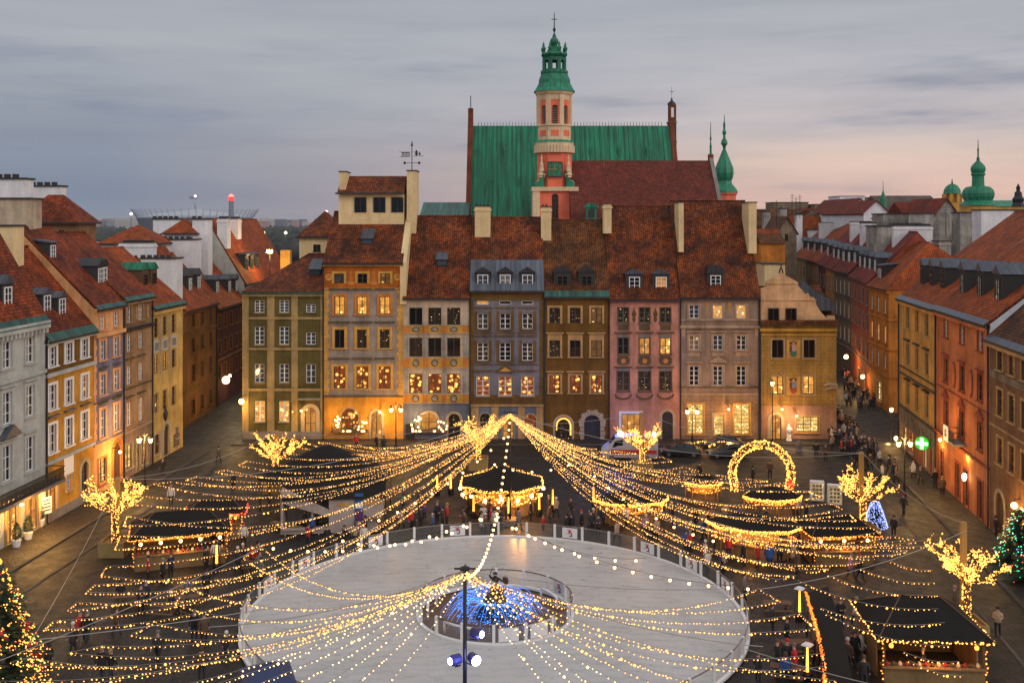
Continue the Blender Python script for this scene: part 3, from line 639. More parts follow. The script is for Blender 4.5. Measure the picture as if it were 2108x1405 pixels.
h.chimney(h.loc(P(1124, 450, 125.5)).x, 5.6, 1.25, 1.5, h.rzz - 4.2, H - (426 - HY) * 125 / FPX, 'cream_plaster', pots=1); h.pipe(.05); h.finish()

# ---- rose house
h = far('town_house', 'rose pink house with dark carved panels and two lead topped dormers', 1254, 1400, 613, [(None, 'rose')], 427, 7.6)
cs = (1283, 1327, 1370)
h.roof(7.6, h.rzz, 'tile_dark')
for i, c in enumerate((1306, 1361)): p = h.roof_pt(c, 597); h.dormer(p.x, p.z, 2.05, 1.95, ww=1.22, wh=1.45, peak=.55, top='lead', pane='amber' if i else 'glass')
row(h, cs, 633, 664, 22, 'dim', frame='grey_frame', trim='grey_olive', tw=.06, nh=2); row(h, cs, 695, 729, 22, ('dim', 'amber', 'lit'), frame='grey_frame', trim='grey_olive', tw=.06, nh=1); row(h, cs, 764, 804, 25, 'dim', frame='grey_frame', trim='grey_olive', tw=.06, nh=2)
h.slab([((c - 11 - 1254) / S, (c + 11 - 1254) / S, zf(679), zf(669)) for c in cs], 'grey_olive', .06, 'carved_panels'); h.slab([((c - 13 - 1254) / S, (c + 13 - 1254) / S, zf(763), zf(757)) for c in cs] + [((c - 13 - 1254) / S, (c + 13 - 1254) / S, zf(694), zf(688)) for c in cs], 'stone_grey', .05)
for y in (684, 755):
    for c in cs: h.band(zf(y) - .06, .13, .24, 'grey_olive', (c - 18 - 1254) / S, (c + 18 - 1254) / S, 'window_hood')
for c in cs:
    b = MB(); b.prism_y([(-.75, -.25), (-.55, -.48), (.55, -.48), (.75, -.25), (.75, .25), (.55, .48), (-.55, .48), (-.75, .25)], -.07, .01); b.lathe([(.3, .07), (.3, .13)], (0, 0), 12, 1)
    n0 = len(b.v) - 24; b.v[n0:] = [(x, -z, y) for x, y, z in b.v[n0:]]; h.part('carved_medallion', b, ['grey_olive', 'peach_panel'], loc=((c - 1254) / S, 0, zf(742)))
    b = MB(); b.tube([(-.95, -.05, .25)] + [(.95 * math.sin(t * math.pi / 2), -.08, .25 - .55 * math.cos(t * math.pi / 2)) for t in (-.7, -.35, 0, .35, .7)] + [(.95, -.05, .25)], .11, 6); h.part('stone_garland', b, 'grey_olive', loc=((c - 1254) / S, 0, zf(815)))
for c in (1305, 1349):
    b = MB(); b.lathe([(.03, 0), (.22, .35), (.16, .7), (.3, 1.05), (.12, 1.45), (.02, 1.8)], (0, 0), 7); o = h.part('carved_bouquet', b, 'brown_gold', loc=((c - 1254) / S, 0, zf(664))); o.scale = (1, .25, 1)
fw(h, 1299, 851, 896, 39, pane='amber', frame='dark_frame', tw=.3, trim='white_paint', nv=2, nh=1); fw(h, 1374, 846, 904, 22, pane='soot', frame='dark_frame', arch=True, tw=.3, trim='stone', sill=False, leaf=True, name='door')
h.chimney(h.loc(P(1250, 440, 124.5)).x, 4.8, .95, 1.6, h.rzz - 3.2, H - (420 - HY) * 124.5 / FPX, 'cream_plaster'); h.band(h.E - .4, .34, .26, 'rose'); h.pipe(0); h.finish()

# ---- taupe house
h = far('town_house', 'taupe house with white casements, pediments and two bright shop windows', 1400, 1564, 608, [(822, 'taupe_ground'), (None, 'taupe')], 416, 7.6)
h.roof(7.6, h.rzz, 'tile_dark'); cs = (1429, 1478, 1526)
p = h.roof_pt(1473, 592); h.dormer(p.x, p.z, 1.95, 1.7, kind='arch', ww=1.15, wh=1.35, peak=.85, top='lead_dark')
row(h, cs, 628, 655, 20, ('glass_sky', 'lit', 'lit'), trim='taupe_trim', tw=.22, nh=2); row(h, cs, 690, 720, 20, ('dim', 'glass', 'dim'), trim='taupe_trim', tw=.24, nh=2, hood='flat')
row(h, (1429, 1526), 753, 793, 20, 'glass', trim='taupe_trim', tw=.24, nh=3, hood='flat'); row(h, (1478,), 753, 793, 20, 'glass', trim='taupe_trim', tw=.24, nh=3, hood='ped')
h.band(zf(658) - .1, .18, .14, 'taupe_trim'); h.band(zf(675), .35, .22, 'taupe_trim'); h.band(zf(796) - .1, .14, .1, 'grey_olive'); h.band(zf(812), .18, .14, 'taupe_trim'); h.band(h.E - .42, .36, .3, 'taupe_trim')
h.slab([((c - 12 - 1400) / S, (c + 12 - 1400) / S, zf(733), zf(724)) for c in cs] , 'taupe_trim', .07); h.slab([(.1, .6, zf(692), zf(676)), (h.W - .6, h.W - .1, zf(692), zf(676))], 'taupe_trim', .09)
for c in (1455, 1501):
    b = MB(); b.lathe([(.05, 0), (.18, .3), (.1, .6), (.25, .85), (.05, 1.2)], (0, 0), 7); o = h.part('plaster_swag', b, 'gold', loc=((c - 1400) / S, 0, zf(642))); o.scale = (1, .3, 1)
row(h, (1432, 1527), 831, 893, 32, 'lit_bright', frame='gold', trim='gold', tw=.16, nv=1, nh=1); fw(h, 1480, 853, 896, 21, pane='lit_bright', frame='gold', trim='taupe_trim', tw=.24, sill=False, nv=0, nh=1, name='door')
h.chimney(h.loc(P(1397, 450, 124.5)).x, 4.2, .6, 3.2, zf(520), H - (417 - HY) * 123 / FPX, 'cream_plaster', cap=False); h.chimney(h.loc(P(1541, 450, 124.5)).x, 4.2, .95, 3.6, zf(523), H - (417 - HY) * 123 / FPX, 'cream_plaster', cap=False)
h.pipe(.03); h.pipe(h.W - .1); h.finish()

# ---- mustard corner house with the curved gable
h = far('corner_house', 'mustard yellow corner house with a curved cream gable and two painted panels', 1564, 1722, 664, [(835, 'pinkish_ground'), (None, 'mustard')], 560, 7)
h.roof(6.5, zf(600), 'tile_dark', Eb=h.E)
row(h, (1601, 1666), 699, 736, 24, ('glass', 'dim'), frame='dark_frame', trim='stone', tw=.14, nv=1, nh=0); row(h, (1601, 1665), 774, 811, 23, ('lit', 'lit'), frame='brown_wood', trim='stone', tw=.14, nh=1)
o = fw(h, 1597, 853, 904, 22, pane='amber', frame='brown_wood', arch=True, tw=.36, sill=False, name='door'); fw(h, 1662, 857, 889, 47, pane='lit_bright', frame='brown_wood', trim='gold', tw=.12, nv=2, nh=1)
h.band(zf(668), .55, .5, 'tile_brown', name='tiled_ledge'); h.band(zf(681), .3, .3, 'yellow_panel'); h.band(zf(690), .18, .16, 'yellow_panel'); h.band(zf(836), .16, .1, 'pinkish_ground')
for k, (y0, y1) in enumerate(((699, 737), (774, 812))):
    b = MB(); w = 14 / S; b.box(-w, w, -.06, .008, 0, zf(y0) - zf(y1), 0)
    hgt = zf(y0) - zf(y1)
    def blob(x, z, rx, rz, m, yy):
        n = len(b.v); b.lathe([(rx * .3, .0), (rx, .02), (rx, .05), (rx * .3, .07)], (0, 0), 9, m); b.v[n:] = [(px_ + x, -.05 - pz * yy, pz * 0 + z + py_ * rz / rx) for px_, py_, pz in b.v[n:]]
    blob(.0, hgt * .28, .42, .5, 1, 1.0); blob(.05, hgt * .55, .34, .4, 2, 1.3); blob(-.05, hgt * .82, .5, .2, 3, 1.1); blob(.02, hgt * .78, .16, .18, 4, 1.7); blob(-.32, hgt * .5, .16, .5, 3, 1.4)
    h.part('painted_panel', b, ['gold', simple('mural_green', (.05, .16, .10)) if k == 0 else simple('mural_red', (.32, .06, .03)), simple('mural_pink' if k == 0 else 'mural_blue', (.5, .3, .3) if k == 0 else (.2, .22, .3)), 'brown_wood', 'gable_cream'], loc=((1633 - 1564) / S, 0, zf(y1)))
gp = [(1566, 662), (1722, 662), (1718, 656), (1712, 654), (1706, 657), (1698, 651), (1688, 640), (1681, 628), (1679, 619), (1676, 612), (1668, 611), (1664, 604), (1658, 606), (1652, 598), (1645, 590), (1640, 584), (1640, 580), (1608, 562), (1577, 580), (1577, 590), (1566, 594)]
b = MB(); b.prism_y([((x - 1564) / S, zf(y)) for x, y in reversed(gp)][::-1], -.02, .45); 
g = h.part('curved_gable', b, 'gable_cream')
b = MB(); b.box(.1, (1680 - 1564) / S, -.14, -.02, zf(618), zf(616)); b.prism_y([((1575 - 1564) / S, zf(584)), ((1642 - 1564) / S, zf(584)), ((1642 - 1564) / S, zf(581)), ((1608 - 1564) / S, zf(561)), ((1575 - 1564) / S, zf(581))], -.16, -.02)
b.box((1712 - 1564) / S - .5, (1712 - 1564) / S + .35, -.1, .5, zf(658), zf(650)); b.build('gable_moulding', M['gable_cream'], g)
for c in (1592, 1628):
    b = MB(); b.box(-.58, .58, -.06, .0, 0, 1.45, 1); b.box(-.66, -.56, -.12, -.02, -.05, 1.5); b.box(.56, .66, -.12, -.02, -.05, 1.5); b.box(-.56, .56, -.12, -.02, 1.4, 1.5); b.box(-.56, .56, -.12, -.02, -.05, .05); b.box(-.04, .04, -.1, -.02, .05, 1.4); b.build('gable_window', [M['dark_frame'], M['glass']], g, ((c - 1564) / S, 0, zf(660)))
b = MB(); b.prism_y([(-2.2, 0), (3.0, 0), (2.6, 1.3), (1.0, 2.0), (-.6, 3.4), (-1.2, 3.6)], 0, 5); h.part('gable_sheet', b, 'lead', loc=((1670 - 1564) / S, .46, zf(640)))
b = MB(); b.tube([(-.22, 0, 0), (-.1, 0, .5), (0, 0, .8), (.1, 0, .5), (.22, 0, 0)], .1, 6); b.ball((0, 0, .95), .15, 0, 7); o = b.build('gable_statue', M['brown_wood'], None, tuple(P(1608, 562, 120.2))); tag(o, 'small dark statue standing on the peak of the curved cream gable', 'statue')
b = MB(); b.lathe([(.1, 0), (.32, .25), (.28, .6), (.1, .8)], (0, 0), 8); b.tube([(-.1, 0, .45), (-.9, -.15, .75), (-1.4, -.2, .5)], [.3, .2, .05], 7); b.tube([(-.1, 0, .3), (-.9, -.1, .2), (-1.5, -.1, -.05)], [.26, .16, .05], 7); o = h.part('winged_sculpture', b, 'stone', loc=(h.W - .2, -.25, zf(801)))
h.pipe(.05); h.finish()
b = MB(); b.lathe([(.3, 0), (.36, .1), (.3, .2), (.2, .9), (.28, 1.0)], (0, 0), 10); b.lathe([(.12, 1.0), (.28, 1.25), (.26, 1.6), (.15, 1.75)], (0, 0), 8); b.ball((0, 0, 1.92), .16, 0, 8); b.tube([(.25, 0, 1.55), (.4, -.1, 1.3), (.2, -.22, 1.35)], .07, 6)
o = b.build('standing_figure', M['white_paint'], None, tuple(P(1624, 905, 119.2)) ); o.location.z = 0; tag(o, 'white human sized advertising figure beside the arched door of the mustard house', 'figure')
# ================================================================ left row (faces right)
LA = math.atan2(.998, .069)
def LX(y): return -45.4 + .069 * y
def side_l(label, y0, y1, E, zones, D=13, name='town_house', **kw):
    return House(name, label, (LX(y0), y0), LA, (y1 - y0) * 1.0024, E, D, zones, group='houses along the left side of the square', **kw)
def cols(h, pxs): return [h.fac(p, 800)[0] for p in pxs]
# white palace front
h = side_l('white house with a long iron balcony at the left edge', 66, 86.2, 17.4, [(99, 'pale_white')])
h.roof(4.4, 25.2, 'tile_red'); h.eave_strip(.75)
us = [h.fac(62, 800)[0] - i * 3.35 for i in range(5)]
h.grid(us, [(14.1, 16.2, 'glass'), (9.7, 12.2, 'glass'), (5.2, 8.0, 'glass')], 1.25, trim='pale_white', tw=.3, nh=2, hood='flat')
h.grid(us[1:2], [], 1)
b = MB(); b.prism_y([(-1.25, 0), (1.25, 0), (0, .95)], -.6, .01); h.part('pediment', b, 'lead', loc=(us[1], 0, 8.75))
h.band(16.75, .62, .5, 'pale_white'); h.band(12.95, .3, .2, 'pale_white')
b = MB()
for i in range(34): b.box(i * .6, i * .6 + .25, -.42, .01, 16.35, 16.72)
h.part('dentils', b, 'pale_white')
b = MB(); b.box(2, h.W + .2, -1.7, .01, 3.75, 4.0); ba = h.part('balcony', b, 'stone_grey')
b = MB(); z = 5.05
b.box(2, h.W + .2, -1.66, -1.6, z - .04, z + .03); b.box(2, h.W + .2, -1.66, -1.6, 4.05, 4.1); b.box(2, h.W + .2, -1.66, -1.6, 4.55, 4.6)
for i in range(int((h.W - 1.8) / .16)): b.box(2 + i * .16, 2.05 + i * .16, -1.65, -1.61, 4.1, z - .04)
for i in range(int((h.W - 1.8) / .64)): b.lathe([(.02, 4.2), (.2, 4.4), (.02, 4.6)], (2.3 + i * .64, -1.63), 6, sy=.3)
b.box(h.W + .14, h.W + .2, -1.66, 0, z - .04, z + .03); b.build('railing', M['black_iron'], ba)
us2 = [h.W - 1.9 - i * 3.1 for i in range(5)]
for i, u in enumerate(us2): h.win(u, .15, 1.6, 3.1, pane='lit' if i % 2 else 'amber', frame='brown_wood', trim='cream_frame', tw=.3, sill=False, nh=1, name='door')
M['strip_light'] = emit('strip_light', (1, .9, .7), 6)
for i in (1, 3): b = MB(); b.box(-.7, .7, -.35, -.15, 0, .22); h.part('shop_light', b, 'strip_light', loc=(us2[i] , 0, 3.42))
p = h.roof_pt(15, 634); h.dormer(p.x, p.z, 1.6, 2.0, peak=.7, top='lead', ww=1.0, wh=1.6, cheek='lead_dark')
h.chimney(h.W - 2.2, 5.2, 3.2, 1.6, 20, 26.2, 'cream_plaster'); h.finish()
# yellow
h = side_l('deep yellow house with white framed windows beside the white balcony house', 86.2, 94.8, 15.7, [(12.6, 'deep_yellow'), (99, 'dark_ochre')])
h.roof(6.4, 23.2, 'tile_red'); h.eave_strip(.75); us = cols(h, (108, 141.5, 174))
h.grid(us, [(13.3, 14.95, 'glass'), (9.6, 11.7, 'glass'), (5.9, 8.3, 'glass')], 1.2, trim='white_paint', tw=.24, nh=2)
for u in us: h.band(8.95, .16, .3, 'lead', u - .9, u + .9, 'window_hood')
h.band(15.2, .45, .4, 'pale_white'); h.band(12.45, .3, .3, 'pale_white'); h.band(5.0, .25, .2, 'pale_white'); h.band(0, .9, .12, 'stone_grey', name='plinth')
h.win(us[0], .2, 1.3, 3.5, pane='amber', frame='brown_wood', arch=True, tw=.35, sill=False, name='door'); h.win(us[1], 2.0, .8, 1.2, tw=.15); h.win(us[2], .2, 1.3, 3.6, pane='soot', frame='brown_wood', arch=True, tw=.35, sill=False, leaf=True, name='door')
h.slab([(us[1] - .8, us[1] + .8, 5.3 - 1.9, 5.3 - .15)], 'white_paint', .06, 'plaque')
for px, py in ((96, 645), (127, 651)): p = h.roof_pt(px, py); h.dormer(p.x, p.z, 1.5, 1.75, peak=.5, top='lead', ww=1.0, wh=1.5)
h.party(h.W - .05, .35, .2, 'peach'); h.pipe(.05); h.finish()
# violet blue
h = side_l('violet blue house with peach window surrounds and a peach attic', 94.8, 100.8, 17.6, [(4.8, 'peach'), (14.9, 'violet_blue'), (99, 'peach')])
h.roof(7.4, 25.0, 'tile_red'); h.eave_strip(.45); us = cols(h, (211, 239))
h.grid(us, [(15.5, 16.9, 'glass')], 1.0, tw=.05, trim='peach', nh=2); h.grid(us, [(12.6, 14.4, 'glass'), (9.3, 11.2, 'glass'), (5.3, 7.9, 'curtain')], 1.05, trim='peach', tw=.28, nh=2)
for u in us:
    for z in (11.8, 8.5): h.band(z, .12, .24, 'grey_olive', u - .8, u + .8, 'window_hood')
h.quoins(0, .5, 4.8, 14.9, 'peach'); h.band(14.8, .35, .35, 'peach'); h.band(8.65, .14, .15, 'grey_olive'); h.band(4.7, .16, .12, 'peach'); h.band(17.2, .35, .35, 'peach')
h.win(us[1] + .2, .2, 1.7, 4.0, pane='brown_wood', frame='brown_wood', arch=True, tw=.3, trim='peach_panel', sill=False, leaf=True, name='door'); h.win(us[0], 1.0, 1.5, 2.3, pane='lit_bright', frame='brown_wood', trim='peach_panel', tw=.2)
p = h.roof_pt(108, 533); h.dormer(p.x, p.z, 1.3, 1.5, peak=.3, top='lead', ww=.8, wh=1.2, kind='shed')
for px, py in ((228, 583), (249, 579)): p = h.roof_pt(px, py); h.dormer(min(p.x, h.W - .9 + (.9 if px > 240 else 0)), p.z, 1.35, 1.9, peak=.65, top='lead_dark', ww=.9, wh=1.5)
h.pipe(h.W); h.finish()
# tan
h = side_l('tan house with pale narrow windows behind the double street lantern', 100.8, 107.5, 17.9, [(4.7, 'taupe_ground'), (14.8, 'tan'), (99, 'tan_brown')])
h.roof(7.2, 24.4, 'tile_red'); h.eave_strip(.45); us = cols(h, (265, 289))
h.grid(us, [(15.6, 17.1, 'glass'), (12.7, 14.4, 'glass'), (9.4, 11.2, 'curtain'), (5.2, 7.6, 'curtain')], 1.05, trim='tan', tw=.2, nh=2)
for u in us:
    for z in (11.9, 8.1): h.band(z, .14, .3, 'grey_olive', u - .85, u + .85, 'window_hood')
h.band(14.75, .3, .4, 'lead_dark'); h.band(8.9, .14, .14, 'grey_olive'); h.band(4.6, .16, .12, 'stone'); h.band(17.4, .45, .4, 'tan')
for u in (.9, 3.2, 5.8):
    b = MB(); b.lathe([(.05, 0), (.3, .3), (.2, .7), (.34, 1.0), (.04, 1.4)], (0, 0), 7); o = h.part('plaster_relief', b, 'cream_frame', loc=(u, 0, 15.6)); o.scale = (1, .25, 1)
h.win(us[0], 1.0, 1.6, 2.4, pane='lit_bright', frame='brown_wood', tw=.2); h.win(us[1] - .6, .2, .8, 3.0, pane='lit_bright', frame='brown_wood', tw=.1, sill=False, name='door'); h.win(us[1] + .9, .6, 1.2, 2.6, pane='amber', frame='brown_wood', tw=.1); h.pipe(h.W); h.finish()
# soft yellow corner
h = side_l('soft yellow corner house with carved white panels at the left street mouth', 107.5, 115.9, 16.5, [(99, 'soft_yellow')], name='corner_house')
h.roof(7.0, 22.6, 'tile_orange'); h.eave_strip(.45); us = cols(h, (321, 339, 357))
h.grid(us, [(13.3, 15.4, 'amber')], 1.2, frame='brown_wood', trim='soft_yellow', tw=.12, sill=False, nh=3, pane=None) if False else h.grid(us, [(13.3, 15.4, 'glass'), (9.5, 11.5, ('amber', 'amber', 'dim')), (5.3, 7.4, 'dim')], 1.2, frame='brown_wood', trim='soft_yellow', tw=.12, sill=False, nh=3)
h.slab([(u - .7, u + .7, 11.75, 13.0) for u in us], 'pale_white', .08, 'carved_panels'); h.slab([(u - .5, u + .5, 11.95, 12.8) for u in us], 'stone_grey', .11, 'panel_relief')
h.slab([(a - .12, a + .12, 9.2, 15.5) for a in ((us[0] + us[1]) / 2, (us[1] + us[2]) / 2)], 'stone', .1, 'pilasters'); h.band(15.8, .5, .35, 'soft_yellow')
h.win(us[1] + .4, .2, 1.4, 3.4, pane='soot', frame='brown_wood', arch=True, tw=.4, sill=False, leaf=True, name='door'); h.win(us[0] + .3, .9, 1.3, 2.1, pane='dim', frame='brown_wood', tw=.15); h.win(us[2] + 1.0, 1.5, .7, 1.2, pane='dim', frame='brown_wood', tw=.1)
b = MB(); b.lathe([(.1, 0), (.5, .4), (.6, .9), (.3, 1.3), (.1, 1.6)], (0, 0), 8); o = h.part('carved_shield', b, 'black_iron', loc=(us[1] + .2, 0, 3.95)); o.scale = (1, .35, 1)
b = MB(); b.box(-.75, .75, -.08, .0, 0, 1.4); o = h.part('menu_boards', b, 'brown_wood', loc=(us[2] + .8, 0, .6))
b = MB(); [b.box(-.66 + i * .46, -.28 + i * .46, -.1, -.083, .2, 1.2) for i in range(3)]; b.build('menu_sheets', M['old_plaster2'], o)
for px, py in ((299, 590), (317, 588)): p = h.roof_pt(px, py); h.dormer(min(max(p.x, .8), h.W - .8), p.z, 1.6, 1.9, peak=.75, top='copper', ww=.9, wh=1.3, frame='dark_frame', cheek='brown_wood')
h.finish()
# side street houses on the left
def street_l(label, y0, y1, x0, x1, E, m, ry, rz, tm, **kw):
    a = math.atan2(y1 - y0, x1 - x0); return House('street_house', label, (x0, y0), a, math.hypot(y1 - y0, x1 - x0), E, 11, [(99, m)], group='houses along the left side street', **kw)
h = street_l('dark ochre house in the left side street beside the soft yellow corner house', 127, 141, -40.9, -40.9, 14.6, 'street_ochre', 6, 21, 'tile_red'); h.roof(6, 21.2, 'tile_orange')
us = cols(h, (398, 416.5, 434)); h.grid(us, [(12.1, 13.8, 'glass'), (8.9, 10.7, 'glass'), (5.2, 7.3, 'glass'), (.9, 2.9, 'glass')], 1.15, frame='dark_frame', trim='street_ochre', tw=.15, nh=2)
h.band(11.2, .2, .15, 'dark_ochre'); h.band(4.2, .2, .15, 'dark_ochre'); h.band(14.1, .4, .35, 'street_ochre')
for px, py in ((391, 601), (409, 597)): p = h.roof_pt(px, py); h.dormer(p.x, p.z, 1.7, 2.2, peak=.8, top='lead_dark', ww=1, wh=1.7)
h.chimney(1.4, 6.2, 2.2, 4.0, 17, 23.0, 'white_plaster', pots=1); h.pipe(h.W); h.finish()
h = street_l('wine red house farthest along the left side street', 141, 156, -40.9, -41.0, 13.7, 'wine', 6, 20, 'tile_red'); h.roof(6, 20.6, 'tile_orange')
us = [h.W * (i + .5) / 5 for i in range(5)]; h.grid(us, [(10.7, 12.6, 'glass'), (7.2, 9.0, 'glass'), (3.6, 5.6, 'glass')], 1.1, frame='dark_frame', trim='street_ochre', tw=.2); h.band(6.2, .3, .15, 'street_ochre'); h.band(9.8, .7, .06, 'dark_red')
for px, py in ((447, 606), (472, 604), (487, 602)): p = h.roof_pt(px, py); h.dormer(p.x, p.z, 1.9, 2.2, peak=.6, top='lead', ww=1, wh=1.7)
h.finish()
h = street_l('orange roofed house with a pale gable wall behind the wine red house', 156.2, 188, -41.0, -41.3, 16.2, 'pale_white', 5.8, 26, 'tile_red', side='pale_white'); h.roof(5.8, 25.9, 'tile_orange', ov=.3)
for px, py in ((508, 560), (519, 558), (530, 556)): p = h.roof_pt(px, py); h.dormer(p.x, p.z, 2.0, 2.7, peak=.3, kind='shed', top='lead_dark', ww=1, wh=2.0, frame='grey_frame')
for a, y, t in ((461, 505, 450), (484, 486, 452)):
    p = h.roof_pt(a, y); h.chimney(p.x, p.y, 2.2, 1.5, p.z - .5, 26.1, 'white_plaster', pots=1)
h.finish()
# white rear houses behind the left row
def block(name, label, px0, px1, d, dd, ytop, m, zb=0, cat='house', group='rear houses behind the left row', roof=None, rh=0, rm='tile_orange', merlon=False, wins=None, ov=.35):
    x0 = (px0 - CX) / FPX * d; x1 = (px1 - CX) / FPX * d; zt = H - (ytop - HY) * d / FPX
    r = empty(name, ((x0 + x1) / 2, d, 0), 0, label, cat, group); w = (x1 - x0) / 2
    b = MB(); b.box(-w, w, 0, dd, zb, zt); b.build('wall', M[m], r)
    if roof == 'hip':
        t = MB(); q = min(w, dd / 2) * .95; o = ov
        A = [(-w - o, -o, zt), (w + o, -o, zt), (w + o, dd + o, zt), (-w - o, dd + o, zt)]; Rg = [(-w + q, dd / 2, zt + rh), (w - q, dd / 2, zt + rh)]
        t.add(A + Rg, [[0, 1, 5, 4], [1, 2, 5], [2, 3, 4, 5], [3, 0, 4], [3, 2, 1, 0]]); t.build('roof', M[rm], r)
        g = MB(); g.box(-w - o - .1, w + o + .1, -o - .1, dd + o + .1, zt - .2, zt - .01); g.build('gutter', M['soot'], r)
    elif roof == 'gable':                     # ridge runs away from the camera
        t = MB(); o = ov; th = .2
        for sx in (-1, 1): t.add([(sx * (w + o), -o, zt - o * rh / w), (0, -o, zt + rh), (0, dd, zt + rh), (sx * (w + o), dd, zt - o * rh / w)] + [(sx * (w + o), -o, zt - o * rh / w + th), (0, -o, zt + rh + th), (0, dd, zt + rh + th), (sx * (w + o), dd, zt - o * rh / w + th)], [[0, 1, 2, 3], [4, 5, 6, 7], [0, 1, 5, 4], [0, 3, 7, 4]])
        t.build('roof', M[rm], r); g = MB(); g.add([(-w, 0, zt), (w, 0, zt), (0, 0, zt + rh)], [[0, 1, 2]]); g.build('gable', M[m], r)
    elif roof == 'front':                     # ridge parallel to the picture, slope towards the camera
        t = MB(); t.prism_x([(-ov, zt - .1), (dd / 2, zt + rh), (dd + ov, zt - .1)], -w - .1, w + .1); t.build('roof', M[rm], r)
    else:
        g = MB(); g.box(-w - .15, w + .15, -.15, dd + .15, zt, zt + .16)
        if merlon:
            for i in range(int(2 * w / .8)): g.box(-w + i * .8, -w + i * .8 + .45, -.1, .35, zt + .16, zt + .5)
        g.build('coping', M['soot'], r)
    for k, (a, c, y0, y1) in enumerate(wins or []):
        g = MB(); gx0 = (a - CX) / FPX * d - (x0 + x1) / 2; gx1 = (c - CX) / FPX * d - (x0 + x1) / 2; z1 = H - (y0 - HY) * d / FPX; z0 = H - (y1 - HY) * d / FPX
        g.box(gx0, gx1, -.03, .05, z0, z1, 0); g.box(gx0 - .08, gx1 + .08, -.12, .02, z0 - .12, z0 - .003, 1); g.box((gx0 + gx1) / 2 - .05, (gx0 + gx1) / 2 + .05, -.06, -.032, z0, z1, 1); g.build('window', [M['glass'], M['dark_frame']], r)
    return r
block('chimney_stack', 'broad cream white chimney stack at the left edge above the yellow house', -60, 62, 97, 2.4, 410, 'cream_wall', 18, 'chimney', merlon=False)
block('chimney_stack', 'upper white chimney stack at the left edge topped by a dark coping', -60, 51, 97.3, 1.8, 369, 'white_plaster', 27, 'chimney', merlon=True)
block('chimney_stack', 'small cream chimney block low at the left edge', -60, 27, 90, 2.0, 466, 'cream_plaster', 18, 'chimney')
block('attic_house', 'small brown attic house with a red roof and two windows above the left row', 30, 157, 106, 5, 457, 'tan_brown', 20, roof='hip', rh=2.9, rm='tile_red', wins=[(99, 108, 475, 500), (122, 132, 474, 501)])
block('chimney_stack', 'broad white chimney wall behind the small brown attic house', 62, 125, 112, 1.5, 384, 'white_plaster', 20, 'chimney', merlon=True)
block('rear_house', 'white rear house with an orange hipped roof and two dark windows', 205, 312, 134, 9, 501, 'white_plaster', 8, roof='hip', rh=2.4, wins=[(212, 226, 514, 536), (239, 254, 514, 536)])
block('rear_house', 'low white flat roofed extension left of the white hipped house', 155, 206, 136, 7, 496, 'white_plaster', 8)
block('chimney_stack', 'narrow tall white wall with small vents behind the white turret', 396, 428, 147, 2.2, 452, 'white_plaster', 8, 'chimney', merlon=True)
block('rear_house', 'tall white wall with a dark stepped coping behind the white turret', 315, 372, 152, 4, 452, 'white_plaster', 8, merlon=True)
block('rear_house', 'white turret with a small orange hipped roof above the left row', 338, 400, 146, 5, 480, 'white_plaster', 8, roof='hip', rh=2.1, wins=[(384, 388, 488, 500), (391, 396, 488, 500)])
block('rear_house', 'big white wall with a notched coping below the white turret', 312, 396, 141, 4, 494, 'white_plaster', 6, merlon=True)
block('rear_house', 'lower white wall with a notched coping above the soft yellow corner house', 290, 360, 126, 3, 533, 'white_plaster', 6, merlon=True)
block('rear_house', 'orange roofed rear house between the white walls', 262, 330, 129, 8, 560, 'white_plaster', 6, roof='gable', rh=3.0)
r = block('rear_house', 'cream rounded house with a hipped roof behind the olive corner house', 616, 700, 142, 9, 487, 'cream_plaster', 8, roof='hip', rh=3.6, rm='tile_dark', wins=[(645, 660, 503, 517)], group='rear houses behind the far row')
# a flood lamp on the roof behind the olive house
M['flood'] = emit('flood_lamp_glow', (1, .62, .14), 30)
b = MB(); b.box(-.45, .45, -.1, .15, -.2, .3); o = b.build('flood_lamp', M['flood'], None, tuple(P(555, 518, 165))); tag(o, 'dazzling amber flood lamp beyond the orange roof behind the wine red house', 'lamp')
b = MB(); b.tube([(0, 0.2, -6), (0, .2, 0)], .08, 6); b.build('lamp_post', M['black_iron'], o)
l = bpy.data.lights.new('flood_light', 'POINT'); l.energy = 1500; l.color = (1, .6, .2); l.shadow_soft_size = .4; lo = bpy.data.objects.new('flood_light', l); COL.objects.link(lo); lo.parent = o; lo.location = (0, -.6, 0)
b = MB(); b.box(-.8, .8, 0, 1.2, -6, 1.2, 0); o = b.build('lit_chimney', M['gold'], None, tuple(P(587, 530, 168))); tag(o, 'yellow lit chimney stack beside the flood lamp', 'chimney')

# ================================================================ right row (faces left)
RA = math.atan2(-.990, -.139)
def RX(y): return 27.9 + .14 * y
def side_r(label, y1, y0, E, zones, D=20, name='town_house', **kw):
    return House(name, label, (RX(y1), y1), RA, (y1 - y0) * 1.0098, E, D, zones, group='houses along the right side of the square', **kw)
h = side_r('yellow pharmacy house with a white name board and a green cross', 116.2, 101, 17.0, [(5.0, 'apricot'), (99, 'warm_yellow')])
h.roof(12.4, 26.6, 'tile_orange'); h.eave_strip(.55, 'lead'); us = cols(h, (1869, 1888, 1908))
us = [us[0], us[1], us[2]]
h.grid(us, [(13.9, 16.2, 'glass_sky'), (9.9, 12.2, 'glass_sky'), (5.5, 7.9, 'dim')], 1.3, frame='grey_frame', trim='cream_frame', tw=.2, nh=2)
for u in us:
    for z in (12.55, 8.2): h.band(z, .16, .3, 'lead_dark', u - 1.0, u + 1.0, 'window_hood')
h.quoins(0, .7, 0, 16.5, 'cream_frame'); h.band(9.3, .16, .15, 'grey_olive'); h.band(8.6, .12, .3, 'grey_olive'); h.band(16.4, .5, .4, 'warm_yellow'); h.band(4.9, .14, .2, 'grey_olive')
